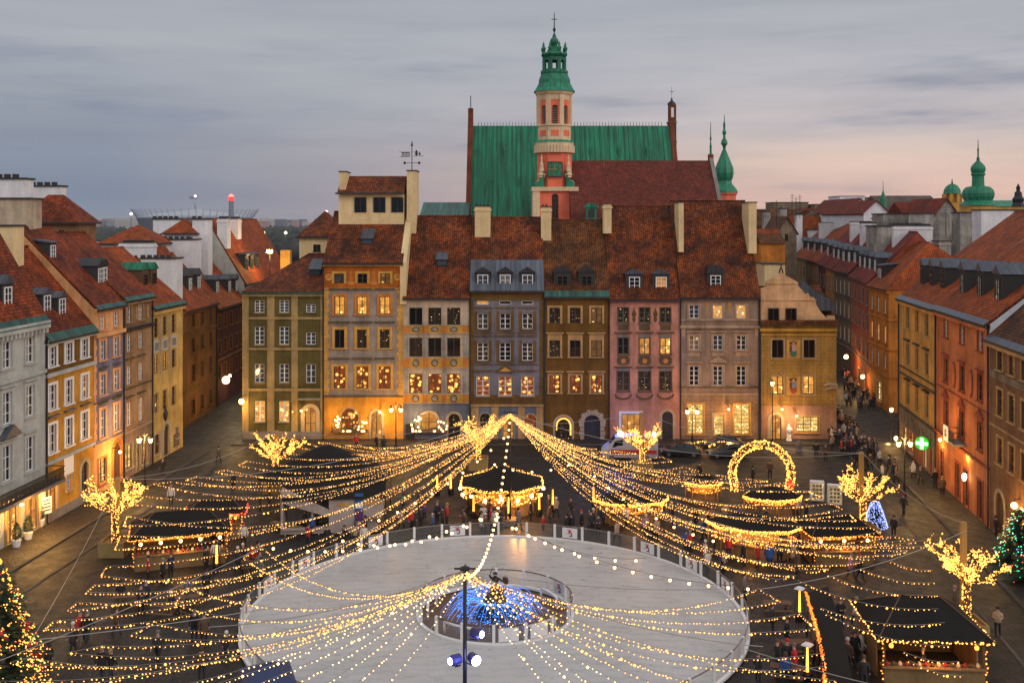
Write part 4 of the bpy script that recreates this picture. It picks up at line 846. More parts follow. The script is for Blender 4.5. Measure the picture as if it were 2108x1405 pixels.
b = MB(); b.box(.25, h.W - .3, -.16, .0, 3.05, 4.75); sg = h.part('name_board', b, 'old_plaster2')
b = MB()
for i, x in enumerate((1.5, 2.9, 4.6, 6.8, 9.0, 10.8, 12.4, 13.8)):
    b.cbox((x, -.18, 4.25 - .06 * (i % 3)), .3, .02, .34, 0); b.cbox((x + .12, -.18, 3.85), .42, .02, .2, 0); b.cbox((x - .08, -.18, 3.5), .14, .02, .3, 0); b.cbox((x + .5, -.18, 3.7 + .1 * (i % 2)), .2, .02, .5, 0)
b.build('board_figures', M['grey_olive'], sg)
M['green_cross'] = emit('green_cross_glow', (.01, .6, .03), .45); M['cross_core'] = emit('cross_core_glow', (.35, 1, .4), 2.4)
u, z = h.fac(1898, 912, -1.0); b = MB(); b.lathe([(.68, -.08), (.68, .08)], (0, 0), 20, 0); n = len(b.v)
b.v = [(x, zz, y) for x, y, zz in b.v]; b.box(-.56, .56, -.13, -.09, -.17, .17, 1); b.box(-.17, .17, -.128, -.088, -.56, .56, 1)
o = b.build('pharmacy_cross', [M['green_cross'], M['cross_core']], None, tuple(h.O + h.u * u + h.vv * -1.0 + Vector((0, 0, z)))); o.rotation_euler = (0, 0, R(-32)); tag(o, 'glowing green pharmacy cross projecting from the yellow house', 'sign')
b = MB(); b.tube([(0, .05, 0), (.8, .6, 0)], .04, 5); b.build('bracket', M['black_iron'], o)
u, _ = h.fac(1905, 940); h.win(u, .3, 1.2, 3.0, pane='lit_bright', frame='white_paint', tw=.15, sill=False, nh=0, name='door'); h.win(2.5, .6, 1.8, 2.2, pane='lit_bright', frame='brown_wood', tw=.1); h.win(5.4, .6, 1.6, 2.2, pane='lit', frame='brown_wood', tw=.1); h.win(13.3, .2, 1.2, 2.6, pane='dim', frame='brown_wood', tw=.1, sill=False, name='door')
for px, py in ((1899, 589), (1918, 592), (1941, 597)): p = h.roof_pt(px, py); h.dormer(p.x, p.z, 1.9, 2.4, peak=.75, top='lead', ww=1.0, wh=1.9, frame='dark_frame', pane='dim')
h.pipe(0); h.finish()
h = side_r('apricot orange house with oval medallions and a small iron balcony', 101, 85, 17.1, [(99, 'apricot')], side='white_plaster')
h.roof(12.4, 27.2, 'tile_orange'); h.eave_strip(.55, 'lead'); h.party(-.15, .4, .2, 'pale_white'); us = cols(h, (1948, 1981, 2018))
h.grid(us, [(14.6, 16.3, 'glass_sky')], 1.2, frame='white_paint', trim='brick_red', tw=.15, nh=2); h.grid(us, [(10.3, 12.6, 'glass')], 1.2, frame='dark_frame', trim='brick_red', tw=.18, hood='flat'); h.grid(us, [(6.1, 8.5, 'dim')], 1.2, frame='dark_frame', trim='brick_red', tw=.18, hood='ped')
for a, c in ((0, 1), (1, 2)):
    b = MB(); n = 16; b.prism_y([(.62 * math.cos(2 * math.pi * i / n), 1.25 * math.sin(2 * math.pi * i / n)) for i in range(n)], -.08, .01); o = h.part('oval_medallion', b, 'brick_red', loc=((us[a] + us[c]) / 2, 0, 11.4))
    q = MB(); q.prism_y([(.44 * math.cos(2 * math.pi * i / n), 1.02 * math.sin(2 * math.pi * i / n)) for i in range(n)], -.11, -.081); q.build('medallion_centre', M['apricot'], o)
b = MB(); b.box(-1.3, 1.3, -1.1, .0, -.2, 0); o = h.part('balcony', b, 'stone_grey', loc=(us[1], 0, 5.7)); q = MB()
for x in range(14): q.box(-1.28 + x * .19, -1.24 + x * .19, -1.08, -1.05, 0, 1.0)
q.box(-1.3, 1.3, -1.09, -1.04, 1.0, 1.05); q.box(-1.3, -1.25, -1.05, 0, 1.0, 1.05); q.box(1.25, 1.3, -1.05, 0, 1.0, 1.05); q.build('railing', M['black_iron'], o)
b = MB(); b.box(-.75, .75, -1.18, -1.11, -.15, 1.25, 0); b.box(-.3, -.1, -1.2, -1.181, .25, .9, 1); b.box(-.02, .25, -1.2, -1.181, .3, .5, 1); b.box(.05, .2, -1.2, -1.181, .6, .95, 1); b.build('balcony_banner', [M['white_paint'], M['soot']], o).location = (-1.0, 0, 0)
h.quoins(0, .9, 5.2, 16.4, 'apricot'); h.band(16.5, .5, .45, 'apricot'); h.band(5.0, .2, .25, 'brick_red'); h.band(9.6, .1, .1, 'brick_red')
for i, u in enumerate((1.6, us[1] - 1.4, us[1] + 1.2, us[2])): h.win(u, .15, 1.25 if i else 1.5, 3.3, pane='soot' if i % 2 else 'dim', frame='brown_wood', trim='brick_red', tw=.22, sill=False, leaf=(i % 2 == 1), name='door')
M['lantern'] = emit('lantern_glow', (1, .86, .5), 14)
b = MB(); b.lathe([(.1, -.25), (.2, 0), (.18, .25), (.03, .4)], (0, 0), 8); h.part('wall_lamp', b, 'lantern', loc=(us[1] + 2.2, -.45, 3.0))
for px, py in ((1982, 607), (2018, 613), (2055, 622)): p = h.roof_pt(px, py); h.dormer(p.x, p.z, 2.0, 2.5, peak=.8, top='lead', ww=1.05, wh=1.9, frame='dark_frame', pane='curtain')
h.pipe(0); h.pipe(h.W); h.finish()
h = side_r('brown pink house with wide cream window bands at the right edge', 85, 64, 16.0, [(99, 'brown_pink')], D=14)
h.roof(8, 23.6, 'tile_brown'); h.eave_strip(.55, 'lead'); us = [h.fac(2059, 800)[0] + i * 2.75 for i in range(6)]
h.grid(us, [(13.7, 15.2, 'glass_sky'), (10.0, 12.1, 'dim'), (6.1, 8.2, 'dim')], 1.2, frame='brown_wood', trim='cream_frame', tw=.2, nh=2); h.band(12.85, .6, .08, 'old_plaster2'); h.band(15.4, .5, .45, 'cream_frame'); h.band(8.9, .12, .1, 'cream_frame')
h.win(2.6, .2, 2.0, 3.6, pane='brown_wood', frame='brown_wood', arch=True, tw=.3, sill=False, leaf=True, name='door'); h.win(8, .2, 2.0, 3.6, pane='brown_wood', frame='brown_wood', arch=True, tw=.3, sill=False, leaf=True, name='door'); h.finish()
# houses of the street that leaves the square on the right
def street_r(label, a, b_, E, m, ry, rz, rm, nw=3, rows=((13.4, 15.6, 'glass_sky'), (9.6, 11.9, 'glass_sky'), (5.6, 7.9, 'glass')), frame='white_paint', trim='stone_grey', D=13, hipR=0, dn=0, dtop='lead', cat='house', **kw):
    ang = math.atan2(b_[1] - a[1], b_[0] - a[0]); h = House('street_house', label, a, ang, math.hypot(b_[0] - a[0], b_[1] - a[1]), E, D, [(99, m)], group='houses along the right side street', **kw)
    h.roof(ry, rz, rm, hipR=hipR); us = [h.W * (i + .5) / nw for i in range(nw)]
    h.grid(us, rows, 1.3, frame=frame, trim=trim, tw=.2, nh=2); h.band(E - .5, .45, .35, m); h.band(4.6, .2, .15, trim)
    for i in range(dn):
        z = E + 1.3; h.dormer(h.W * (i + .5) / dn, z, 1.9, 2.3, peak=.7, top=dtop, ww=1.1, wh=1.8, pane='curtain' if i % 2 else 'glass_sky')
    return h
h = street_r('orange house with a hipped roof where the right side street begins', (51.6, 147.5), (50.6, 137), 16.5, 'street_orange', 7, 22.6, 'tile_orange', rows=((13.2, 15.2, 'curtain'), (9.2, 11.4, 'lit'), (5.6, 7.7, 'curtain')), hipR=5.5, D=15, trim='street_orange')
for z in (12.3, 8.3): h.band(z, .3, .12, 'street_orange')
h.win(h.W * .55, .8, 2.4, 2.6, pane='lit_bright', frame='brown_wood', tw=.15)
h.dormer(2.0, 17.4, 2.4, 2.0, kind='shed', top='lead', cheek='lead_dark', peak=.3, ww=1.4, wh=1.4); h.chimney(3.5, 9, 3.2, 1.6, 17, 22.9, 'old_plaster'); b = MB()
for z in (12.3, 8.3, 4.6): b.box(-.0, .14, 0, 15, z, z + .3)
h.part('side_cornice', b, 'street_orange', loc=(h.W, 0, 0)); h.finish()
h = street_r('brick red house with pale windows in the right side street', (55.8, 168), (51.8, 147.7), 16.8, 'brick_red', 6.5, 24.0, 'tile_crimson', nw=5, dn=4); h.chimney(6, 7.5, 1.6, 5, 19, 25.1, 'white_plaster', pots=1); h.chimney(14, 7, 1.6, 5.5, 18, 25, 'white_plaster', pots=1); h.win(15, .5, 1.6, 2.4, pane='lit_bright', frame='brown_wood'); h.win(10, .5, 1.8, 2.4, pane='lit', frame='brown_wood'); h.finish()
h = street_r('grey stone house in the right side street', (56.9, 180), (55.9, 168.2), 17.2, 'street_grey', 6.5, 24.5, 'tile_crimson', nw=4, dn=3); h.chimney(4, 6, 1.4, 5, 20, 25.4, 'white_plaster', pots=1); h.chimney(10, 6.5, 1.4, 5, 20, 25.4, 'white_plaster'); h.finish()
h = street_r('narrow yellow house in the right side street', (58.4, 190), (57.0, 180.2), 17.4, 'street_yellow', 6.5, 24.8, 'tile_crimson', nw=3, dn=2); h.chimney(4, 6, 1.4, 4.6, 20, 25.6, 'white_plaster'); h.finish()
h = street_r('dark red house in the right side street', (59.5, 198), (58.5, 190.2), 17.6, 'dark_red', 6.5, 25, 'tile_crimson', nw=2, dn=1); h.finish()
h = street_r('long tan house at the far end of the right side street', (64.2, 232), (59.6, 198.2), 17.8, 'street_tan', 7, 25, 'tile_orange', nw=8, dn=4, rows=((14, 16, 'glass'), (10, 12, 'dim'))); h.chimney(16, 6, 2, 6, 20, 25.4, 'white_plaster'); h.finish()
# rooftops behind the right side street
g = 'rooftops behind the right side street'
block('rear_house', 'white gabled house with a crimson roof, nearer of the white pair', 1778, 1830, 196, 26, 438, 'white_plaster', 8, roof='gable', rh=2.3, rm='tile_crimson', group=g, wins=[(1794, 1809, 447, 449)])
block('rear_house', 'white gabled house with a crimson roof, farther of the white pair', 1742, 1798, 226, 26, 436, 'white_plaster', 8, roof='gable', rh=2.9, rm='tile_crimson', group=g)
block('rear_house', 'pale flat topped block behind the white gabled pair', 1729, 1780, 330, 12, 404, 'white_plaster', 0, group=g); block('rear_house', 'small pale flat block right of the white gabled pair', 1782, 1806, 332, 10, 407, 'stone_grey', 0, group=g)
block('rear_house', 'stained grey chimney block left of the stained gable', 1818, 1880, 166, 5, 441, 'old_plaster', 8, group=g, merlon=False); block('rear_house', 'lower stained grey wall beside the mossy brown roof', 1806, 1850, 158, 5, 466, 'old_plaster', 8, group=g)
block('rear_house', 'stained gable wall with a red roof behind the orange hipped house', 1920, 1976, 164, 14, 448, 'old_plaster', 8, roof='gable', rh=3.0, rm='tile_crimson', group=g); block('rear_house', 'whitewashed patch wall below the stained gable', 1871, 1922, 161, 4, 440, 'old_plaster', 8, group=g)
block('rear_house', 'red hipped roof house between the stained walls', 1862, 1932, 174, 9, 446, 'old_plaster2', 8, roof='front', rh=2.6, rm='tile_crimson', group=g); block('chimney_stack', 'tall stained chimney left of the big orange roof', 1976, 2010, 158, 3, 438, 'old_plaster', 8, 'chimney', g)
block('chimney_stack', 'long white chimney wall behind the big orange roof', 2020, 2112, 150, 3, 433, 'white_plaster', 8, 'chimney', g)
block('rear_house', 'brown roofed house with a long slope behind the curved gable', 1556, 1662, 250, 9, 482, 'old_plaster2', 0, group=g, roof='front', rh=6.2, rm='tile_brown'); block('rear_house', 'crimson roofed house with a long slope above the tan street house', 1636, 1726, 240, 10, 508, 'street_tan', 0, group=g, roof='front', rh=7.2, rm='tile_orange'); block('chimney_stack', 'white chimney wall on the long crimson slope', 1664, 1694, 241, 4, 474, 'white_plaster', 10, 'chimney', g); block('chimney_stack', 'white chimney wall at the right end of the long crimson slope', 1712, 1740, 236, 4, 470, 'white_plaster', 10, 'chimney', g)
block('rear_house', 'small orange roofed house tucked behind the taupe house chimney', 1566, 1612, 176, 7, 512, 'street_tan', 0, group=g, roof='front', rh=3.4, rm='tile_orange', wins=[(1574, 1580, 520, 534), (1590, 1596, 520, 534)]); block('rear_house', 'small brown gabled house above the curved gable', 1600, 1640, 205, 12, 478, 'old_plaster2', 0, roof='gable', rh=3.0, rm='tile_brown', group=g, wins=[(1616, 1622, 482, 494)])
for a, c, y, d_, l in ((1572, 1586, 436, 230, 'slim grey chimney'), (1606, 1620, 430, 236, 'stout ochre chimney'), (1640, 1652, 442, 231, 'slim white chimney'), (1700, 1716, 462, 228, 'squat white chimney'), (1846, 1858, 470, 163, 'narrow stained chimney'), (1898, 1912, 436, 172, 'capped stained chimney')): block('chimney_stack', l + ' among the rooftops behind the right side street', a, c, d_, 1.6, y, 'white_plaster' if 'white' in l else 'old_plaster', 6, 'chimney', g, merlon=True)
block('rear_house', 'ochre stained roof block right of the taupe house chimney', 1592, 1664, 262, 8, 417, 'old_plaster2', 0, group=g, merlon=False); block('rear_house', 'brown roofed house behind the mustard corner house', 1562, 1618, 240, 14, 470, 'old_plaster2', 0, roof='front', rh=4.5, rm='tile_brown', group=g)
r = block('rear_house', 'grey fire wall with a sloping brown roof behind the mustard corner house', 1582, 1694, 246, 10, 505, 'tile_brown', 0, group=g, roof=None)
x0 = (1580 - 1638) / FPX * 246; x1 = (1690 - 1638) / FPX * 246
b = MB(); b.prism_y([(x0, H - 50 * .0895), (x1, H - 50 * .0895), (x1, H + 26 * .0895), (x1 - 2, H + 26 * .0895)], .1, 1.0); b.build('fire_wall', M['old_plaster2'], r); b = MB(); b.prism_y([(x0 - 2.5, H - 42 * .0895), (x0, H - 50 * .0895), (x1 - 2, H + 26 * .0895), (x1 - 3.5, H + 30 * .0895)], 1.0, 9); b.build('roof', M['tile_brown'], r)
block('rear_house', 'squat ochre wall block left of the white gabled pair', 1678, 1722, 258, 6, 421, 'old_plaster2', 0, group=g); block('rear_house', 'crimson roofed house left of the white gabled pair', 1655, 1682, 254, 9, 455, 'old_plaster2', 0, roof='front', rh=3.2, rm='tile_crimson', group=g)
block('rear_house', 'cream wing with orange arcade behind the curved gable', 1574, 1616, 150, 5, 544, 'cream_plaster', 0, group=g); block('rear_house', 'amber lit upper storey behind the curved gable', 1566, 1616, 166, 6, 500, 'street_orange', 0, group=g, roof='front', rh=1.5, rm='tile_brown')
# ================================================================ cathedral and towers
def rz_(py, d): return H - (py - HY) * d / FPX
def wx(px, d): return (px - CX) / FPX * d
ch = empty('cathedral', (wx(1180, 190), 190, 0), 0, 'cathedral with a huge steep green copper roof behind the gabled houses', 'cathedral')
X0 = ch.location.x
zr, ze = rz_(259, 200), 20.0
b = MB(); k = (zr - 24) / 11.0
xl, xr = wx(963, 190) - X0 + .6, wx(1378, 200) - X0
b.prism_x([(-3.6, ze), (10, zr), (24, ze)], xl, xr)
for i in range(1, int((xr - xl) / .95)): b.prism_x([(-3.6 - .16, ze), (9.84, zr + .02), (10, zr), (-3.6, ze)], xl + i * .95, xl + i * .95 + .13)
b.build('copper_roof', M['copper'], ch)
b = MB(); b.prism_x([(-4.6, ze), (-3.8, ze + .6), (9.8, zr + .8), (10.4, zr + 3.5), (11.5, zr + 3.5), (11.5, ze)], xl - 1.0, xl); b.prism_x([(-4.6, ze), (-3.8, ze + .6), (9.8, zr + .8), (24, ze)], xr, xr + .9); b.box(xl, xr, -3, 23, 0, ze - .01); b.build('gable_wall', M['brick_dark'], ch)
b = MB(); b.tube([(xl - .5, 11, zr + 3.4), (xl - .5, 11, zr + 6)], .09, 5)
for i in range(60): b.box(xl + 1 + i * (xr - xl - 2) / 60, xl + 1.08 + i * (xr - xl - 2) / 60, 9.95, 10.05, zr, zr + .7)
b.build('ridge_spikes', M['black_iron'], ch)
kk = 13.6 / (zr - ze)
for px, py in ((983, 318), (1041, 318), (1098, 317), (1217, 317), (1276, 317), (1334, 317), (1010, 380), (1068, 380)):
    d = 192; z = rz_(py, d)
    for _ in range(4): d = 190 - 3.6 + (z - ze) * kk; z = rz_(py, d)
    b = MB(); b.prism_x([(-.35, -.5), (.9, 1.6), (-.1, .9)], -.28, .28); b.build('roof_vent', M['copper'], ch, (wx(px, d) - X0, d - 190, z))
bp = MB(); d = 201; x0, x1 = wx(1375, d) - X0, wx(1392, d) - X0
for (y0, y1, m_) in ((330, 292, 0), (292, 252, .12), (252, 216, .24)): bp.box(x0 + m_, x1 - m_ * .3, 10.5, 12.6, rz_(y0, d), rz_(y1, d), 0)
for y in (320, 282, 242): bp.box(x0 + .55, x1 - .55, 10.42, 10.52, rz_(y, d), rz_(y - 20, d), 1)
for y in (292, 252): bp.box(x0 - .08, x1 + .08, 10.4, 12.7, rz_(y, d) - .12, rz_(y, d) + .14, 2)
bp.lathe([(.85, rz_(216, d)), (.8, rz_(212, d)), (.25, rz_(207, d)), (.12, rz_(204, d)), (.28, rz_(203, d)), (.03, rz_(201, d)), (.03, rz_(178, d))], ((x0 + x1) / 2, 11.5), 8, 3); bp.box((x0 + x1) / 2 - .4, (x0 + x1) / 2 + .4, 11.47, 11.53, rz_(189, d), rz_(188, d), 3)
bp.build('brick_pinnacle', [M['brick_dark'], M['white_paint'], M['stone_grey'], M['black_iron']], ch)
bp = MB(); bp.box(wx(870, 188) - X0, wx(966, 188) - X0, -8, 2, 0, rz_(445, 188)); bp.prism_x([(-8.5, rz_(445, 182)), (0, rz_(416, 188)), (4, rz_(430, 188))], wx(868, 186) - X0, wx(966, 186) - X0, 1); bp.build('low_wing', [M['old_plaster2'], M['copper_eave']], ch)

cn = empty('nave_church', (wx(1320, 182), 182, 0), 0, 'church with a wide plain dark red tiled roof right of the bell tower', 'church'); X1 = cn.location.x
b = MB(); za, zb_ = rz_(330, 184), rz_(452, 174)
b.prism_x([(-8.5, zb_), (2.5, za), (13, zb_)], wx(1172, 180) - X1, wx(1461, 184) - X1); b.build('tiled_roof', M['tile_church'], cn)
b = MB(); b.box(wx(1172, 180) - X1, wx(1461, 180) - X1, -7.9, 12.5, 0, zb_ - .02); b.build('wall', M['salmon'], cn)
b = MB(); b.prism_x([(-9, zb_ - .5), (2.4, za + .5), (13.4, zb_ - .5)], wx(1461, 184) - X1 + .02, wx(1461, 184) - X1 + .7); b.build('gable_parapet', M['stone_grey'], cn)
b = MB(); b.box(-.9, .9, -.4, .6, 0, 2.0, 0); b.prism_y([(-1.3, 2.02), (1.3, 2.02), (1.1, 2.4), (0, 2.9), (-1.1, 2.4)], -.6, 1.5, 1); b.box(-.55, .55, -.46, -.402, .3, 1.7, 2); b.build('roof_dormer', [M['copper_dome'], M['copper_dome'], M['soot']], cn, (wx(1217, 172) - X1, -10, rz_(452, 172)))

bt = empty('bell_tower', (wx(1141, 183), 183, 0), 0, 'salmon pink church bell tower with a green copper crown and clock', 'tower'); BT = 183; HW = lambda zp: zp / 2.989 / FPX * BT    # zoomed pixels -> metres
zy = lambda zp: rz_(zp / 2.989, BT - 4)
b = MB(); w = HW(132); b.box(-w, w, -w, w, 0, zy(1165)); b.build('base_stage', M['salmon'], bt)
b = MB()
for sx in (-1, 1):
    a, c = sorted((sx * w * 1.02, sx * w * .70)); b.box(a, c, -w - .35, -w + .02, 0, zy(1175)); 
b.box(-w - .15, -w + .02, -w, -w * .5, 0, zy(1175)); b.box(-w - .15, -w + .02, w * .5, w, 0, zy(1175))
b.box(-w - .25, w + .25, -w - .5, w + .25, zy(1175), zy(1150)); b.build('pilasters', M['tower_cream'], bt)
b = MB(); q = HW(19); n = 8; zt, z0 = zy(1190), zy(1345)
b.prism_y([(-q, z0), (q, z0)] + [(q * math.cos(math.pi * i / n), zt - q + q * math.sin(math.pi * i / n)) for i in range(n + 1)], -w - .06, -w + .02, 0); b.box(-q * .06, q * .06, -w - .1, -w - .061, z0, zt - .3, 1)
for i in range(5): b.box(-q, q, -w - .1, -w - .061, z0 + (zt - z0) * i / 5, z0 + (zt - z0) * i / 5 + .08, 1)
b.build('arched_window', [M['glass'], M['dark_frame']], bt)
b = MB(); w2 = HW(113); b.lathe([(w2 * 1.02, zy(1150)), (w2 * 1.0, zy(930))], (0, 0), 8, ph=math.pi / 8); b.build('clock_stage', M['salmon'], bt)
b = MB(); q = HW(42); zc0, zc1 = zy(1083), zy(997); yy = -w2 * 1.0
b.box(-q, q, yy - .12, yy + .4, zc0, zc1, 0)
for (a, c, e, f) in ((-q, q, zc0 - .12, zc0), (-q, q, zc1, zc1 + .12), (-q - .12, -q, zc0, zc1), (q, q + .12, zc0, zc1)): b.box(a, c, yy - .2, yy + .3, e, f, 2)
zm = (zc0 + zc1) / 2; b.cbox((-.5, yy - .16, zm), 1.6, .05, .14, 1); b.cbox((.0, yy - .16, zm + .3), .14, .05, 1.0, 1)
for i in range(12): b.cbox((q * .8 * math.cos(i * math.pi / 6), yy - .14, zm + q * .8 * math.sin(i * math.pi / 6)), .14, .04, .14, 1)
b.build('clock', [M['copper_dome'], M['gold'], M['soot']], bt)
for sx in (-1, 1):
    b = MB(); b.prism_y([(0, 0), (sx * HW(50), 0), (sx * HW(48), .9), (sx * HW(32), 1.1), (sx * HW(14), 1.9), (0, 3.0)][::(1 if sx > 0 else -1)], -1.2, 1.2); b.build('shoulder_scroll', M['copper_dome'], bt, (sx * HW(66), -w2 * .75, zy(1150)))
    b = MB(); b.lathe([(.6, 0), (.55, .4), (.8, .45), (.4, .8), (.5, 1.1), (.3, 1.9), (.35, 2.1), (.12, 3.0), (.2, 3.2), (.02, 4.2)], (0, 0), 8); b.build('obelisk', M['tower_cream'], bt, (sx * HW(81), -w2 * .95, zy(1090)))
    b = MB(); b.lathe([(.62, -.25), (.62, .25)], (0, 0), 14); o = b.build('scroll_end', M['tower_cream'], bt, (sx * HW(96), -w2 * 1.0, zy(1128))); o.rotation_euler = (R(90), 0, 0)
b = MB(); b.lathe([(HW(114), zy(935)), (HW(118), zy(930)), (HW(124), zy(885)), (HW(126), zy(872)), (HW(112), zy(868))], (0, 0), 8, ph=math.pi / 8)
for i in range(40): a = 2 * math.pi * i / 40; b.cbox((HW(121) * math.cos(a), HW(121) * math.sin(a), zy(912)), .32, .5, zy(890) - zy(935), 0, a)
b.build('corbel_table', M['tower_cream'], bt)
b = MB(); b.lathe([(HW(126), zy(870)), (HW(112), zy(855))], (0, 0), 8, ph=math.pi / 8); b.build('sheet_ledge', M['copper_dome'], bt)
b = MB(); b.lathe([(HW(108), zy(860)), (HW(108), zy(770)), (HW(116), zy(768)), (HW(116), zy(758)), (HW(104), zy(756))], (0, 0), 8, ph=math.pi / 8)
R8 = HW(103)
for i in range(8):
    a = math.pi / 8 + i * math.pi / 4; b.cbox((R8 * math.cos(a), R8 * math.sin(a), (zy(760) + zy(575)) / 2), .55, .75, zy(575) - zy(760), 0, a); b.cbox((R8 * 1.04 * math.cos(a), R8 * 1.04 * math.sin(a), (zy(760) + zy(575)) / 2), .3, .4, zy(575) - zy(760) - .2, 0, a)
b.lathe([(HW(106), zy(606)), (HW(110), zy(578)), (HW(122), zy(566)), (HW(126), zy(550))], (0, 0), 8, ph=math.pi / 8); b.build('belfry_frame', M['tower_cream'], bt)
b = MB(); b2 = MB(); ap = R8 * math.cos(math.pi / 8)
for i in range(8):
    a = i * math.pi / 4; Mt = Matrix.Rotation(a + math.pi / 2, 3, 'Z'); ww = R8 * math.sin(math.pi / 8); q = ww * .42
    def put(mb, x0, x1, y0, y1, z0, z1, m=0):
        vs = [Mt @ Vector((x, y, 0)) + Vector((0, 0, z)) for z in (z0, z1) for x, y in ((x0, y0), (x1, y0), (x1, y1), (x0, y1))]
        mb.add(vs, [[0, 3, 2, 1], [4, 5, 6, 7], [0, 1, 5, 4], [1, 2, 6, 5], [2, 3, 7, 6], [3, 0, 4, 7]], m)
    for sx in (-1, 1): a0, c0 = sorted((sx * q, sx * ww)); put(b, a0, c0, -ap, -ap + .5, zy(760), zy(606))
    zt = zy(640); put(b, -q, q, -ap, -ap + .5, zt, zy(606))
    for t in range(5): a0 = math.pi * t / 10; put(b, -q, -q * math.cos(a0) if t else -q * .995, -ap, -ap + .5, zt - q + q * math.sin(a0) * .9, zt - q + q * math.sin(math.pi * (t + 1) / 10)); put(b, q * math.cos(a0) if t else q * .995, q, -ap, -ap + .5, zt - q + q * math.sin(a0) * .9, zt - q + q * math.sin(math.pi * (t + 1) / 10))
    put(b, -ww * .6, ww * .6, -HW(108) * math.cos(math.pi / 8) - .08, -HW(100) * math.cos(math.pi / 8), zy(830), zy(795), 0)
    for t in range(9): put(b2, -q, q, -ap + .25, -ap + .55, zy(770) + .2 + t * (zt - zy(770)) / 9, zy(770) + .42 + t * (zt - zy(770)) / 9)
b.build('belfry_panels', M['salmon'], bt); b2.build('louvres', M['stone_grey'], bt)
b = MB(); b.lathe([(ap * .86, zy(765)), (ap * .86, zy(600))], (0, 0), 8, ph=math.pi / 8); b.build('belfry_core', M['soot'], bt)
b = MB(); b.lathe([(HW(135), zy(552)), (HW(120), zy(530)), (HW(104), zy(500)), (HW(102), zy(475)), (HW(92), zy(455)), (HW(86), zy(440)), (HW(90), zy(432)), (HW(90), zy(420)), (HW(71), zy(416))], (0, 0), 8, ph=math.pi / 8); b.build('copper_crown', M['copper_dome'], bt)
b = MB()
for i in range(8):
    a = i * math.pi / 4; 
    for t in (-1, 0, 1): 
        r_ = HW(95) * math.cos(math.pi / 8) + .1; v = Matrix.Rotation(a, 3, 'Z') @ Vector((r_, t * .55, 0)); b.cbox((v.x, v.y, zy(500)), .12, .32, zy(490) - zy(512), 0, a)
b.build('gilded_panels', M['gold'], bt)
b = MB(); r_ = HW(66)
for i in range(8):
    a = math.pi / 8 + i * math.pi / 4; b.cbox((r_ * math.cos(a), r_ * math.sin(a), (zy(420) + zy(338)) / 2), .5, .62, zy(338) - zy(420), 0, a)
for i in range(8): a = i * math.pi / 4; b.cbox((r_ * .92 * math.cos(a), r_ * .92 * math.sin(a), zy(346)), .5, 1.4, zy(338) - zy(358), 0, a); b.cbox((r_ * .92 * math.cos(a), r_ * .92 * math.sin(a), zy(418)), .5, 1.4, .5, 0, a)
b.lathe([(HW(64), zy(340)), (HW(78), zy(328)), (HW(86), zy(318)), (HW(80), zy(308)), (HW(50), zy(300)), (HW(40), zy(285)), (HW(36), zy(272)), (HW(36), zy(266)), (HW(18), zy(262)), (HW(20), zy(255)), (HW(28), zy(238)), (HW(26), zy(222)), (HW(14), zy(205)), (HW(9), zy(190)), (HW(4), zy(180)), (HW(3), zy(165))], (0, 0), 8, ph=math.pi / 8)
for i in range(8):
    a = math.pi / 8 + i * math.pi / 4; c = (HW(72) * math.cos(a), HW(72) * math.sin(a))
    if i % 2 == 0 or True: b.lathe([(.34, zy(312)), (.2, zy(300)), (.35, zy(290)), (.42, zy(278)), (.15, zy(266)), (.22, zy(260)), (.03, zy(238))], c, 6)
b.build('lantern', M['copper_dome'], bt)
b = MB(); b.lathe([(.06, zy(180)), (.12, zy(172)), (HW(9), zy(160)), (HW(9), zy(152)), (.1, zy(144)), (.07, zy(60)), (.02, zy(48))], (0, 0), 8); b.cbox((0, 0, zy(92)), 1.0, .1, .12); b.build('cross_finial', M['black_iron'], bt)

def dome_tower(name, label, px, d, prof, body, mdome, mbody, n=10, extra=None):
    r = empty(name, (wx(px, d), d, 0), 0, label, 'tower'); b = MB(); b.lathe([(max(w_ / 2 / FPX * d, .02), rz_(y, d)) for w_, y in prof], (0, 0), n); b.build('dome', M[mdome], r)
    b = MB(); b.lathe([(w_ / 2 / FPX * d, rz_(y, d) if y < 900 else 0) for w_, y in body], (0, 0), n); b.build('drum', M[mbody], r); return r
dome_tower('castle_tower', 'green onion topped castle tower right of the dark red church roof', 1491, 262, [(56, 397), (54, 392), (44, 385), (33, 379), (30, 373), (36, 365), (39, 356), (37, 345), (28, 334), (18, 322), (10, 312), (5, 306), (8, 300), (14, 296), (12, 290), (5, 284), (5, 278), (9, 273), (4, 266), (5, 256), (2, 250), (1, 236)][0:], [(48, 999), (48, 402), (54, 400), (54, 397)], 'copper_dome', 'salmon', 8)
r = dome_tower('spirelet', 'thin green and brick spirelet left of the castle tower', 1463, 200, [(10, 330), (9, 322), (5, 318), (4, 305), (5, 300), (3, 298), (2, 290), (4, 286), (2, 280), (1, 252)], [(16, 420), (15, 372), (12, 370), (12, 318)], 'copper_dome', 'brick_dark', 8)
dome_tower('church_dome', 'large green onion dome with a lantern on a yellow drum at right', 2013.5, 215, [(74, 423), (72, 420), (58, 416), (54, 413), (61, 405), (62, 398), (58, 391), (46, 385), (27, 383), (24, 382), (23, 362), (28, 360), (28, 358), (24, 356), (28, 352), (29, 347), (26, 342), (16, 336), (8, 332), (5, 329), (7, 327), (3, 322), (3, 310), (4, 308), (2, 304), (1, 288)], [(68, 999), (68, 426), (72, 424)], 'copper_dome', 'gold', 14)
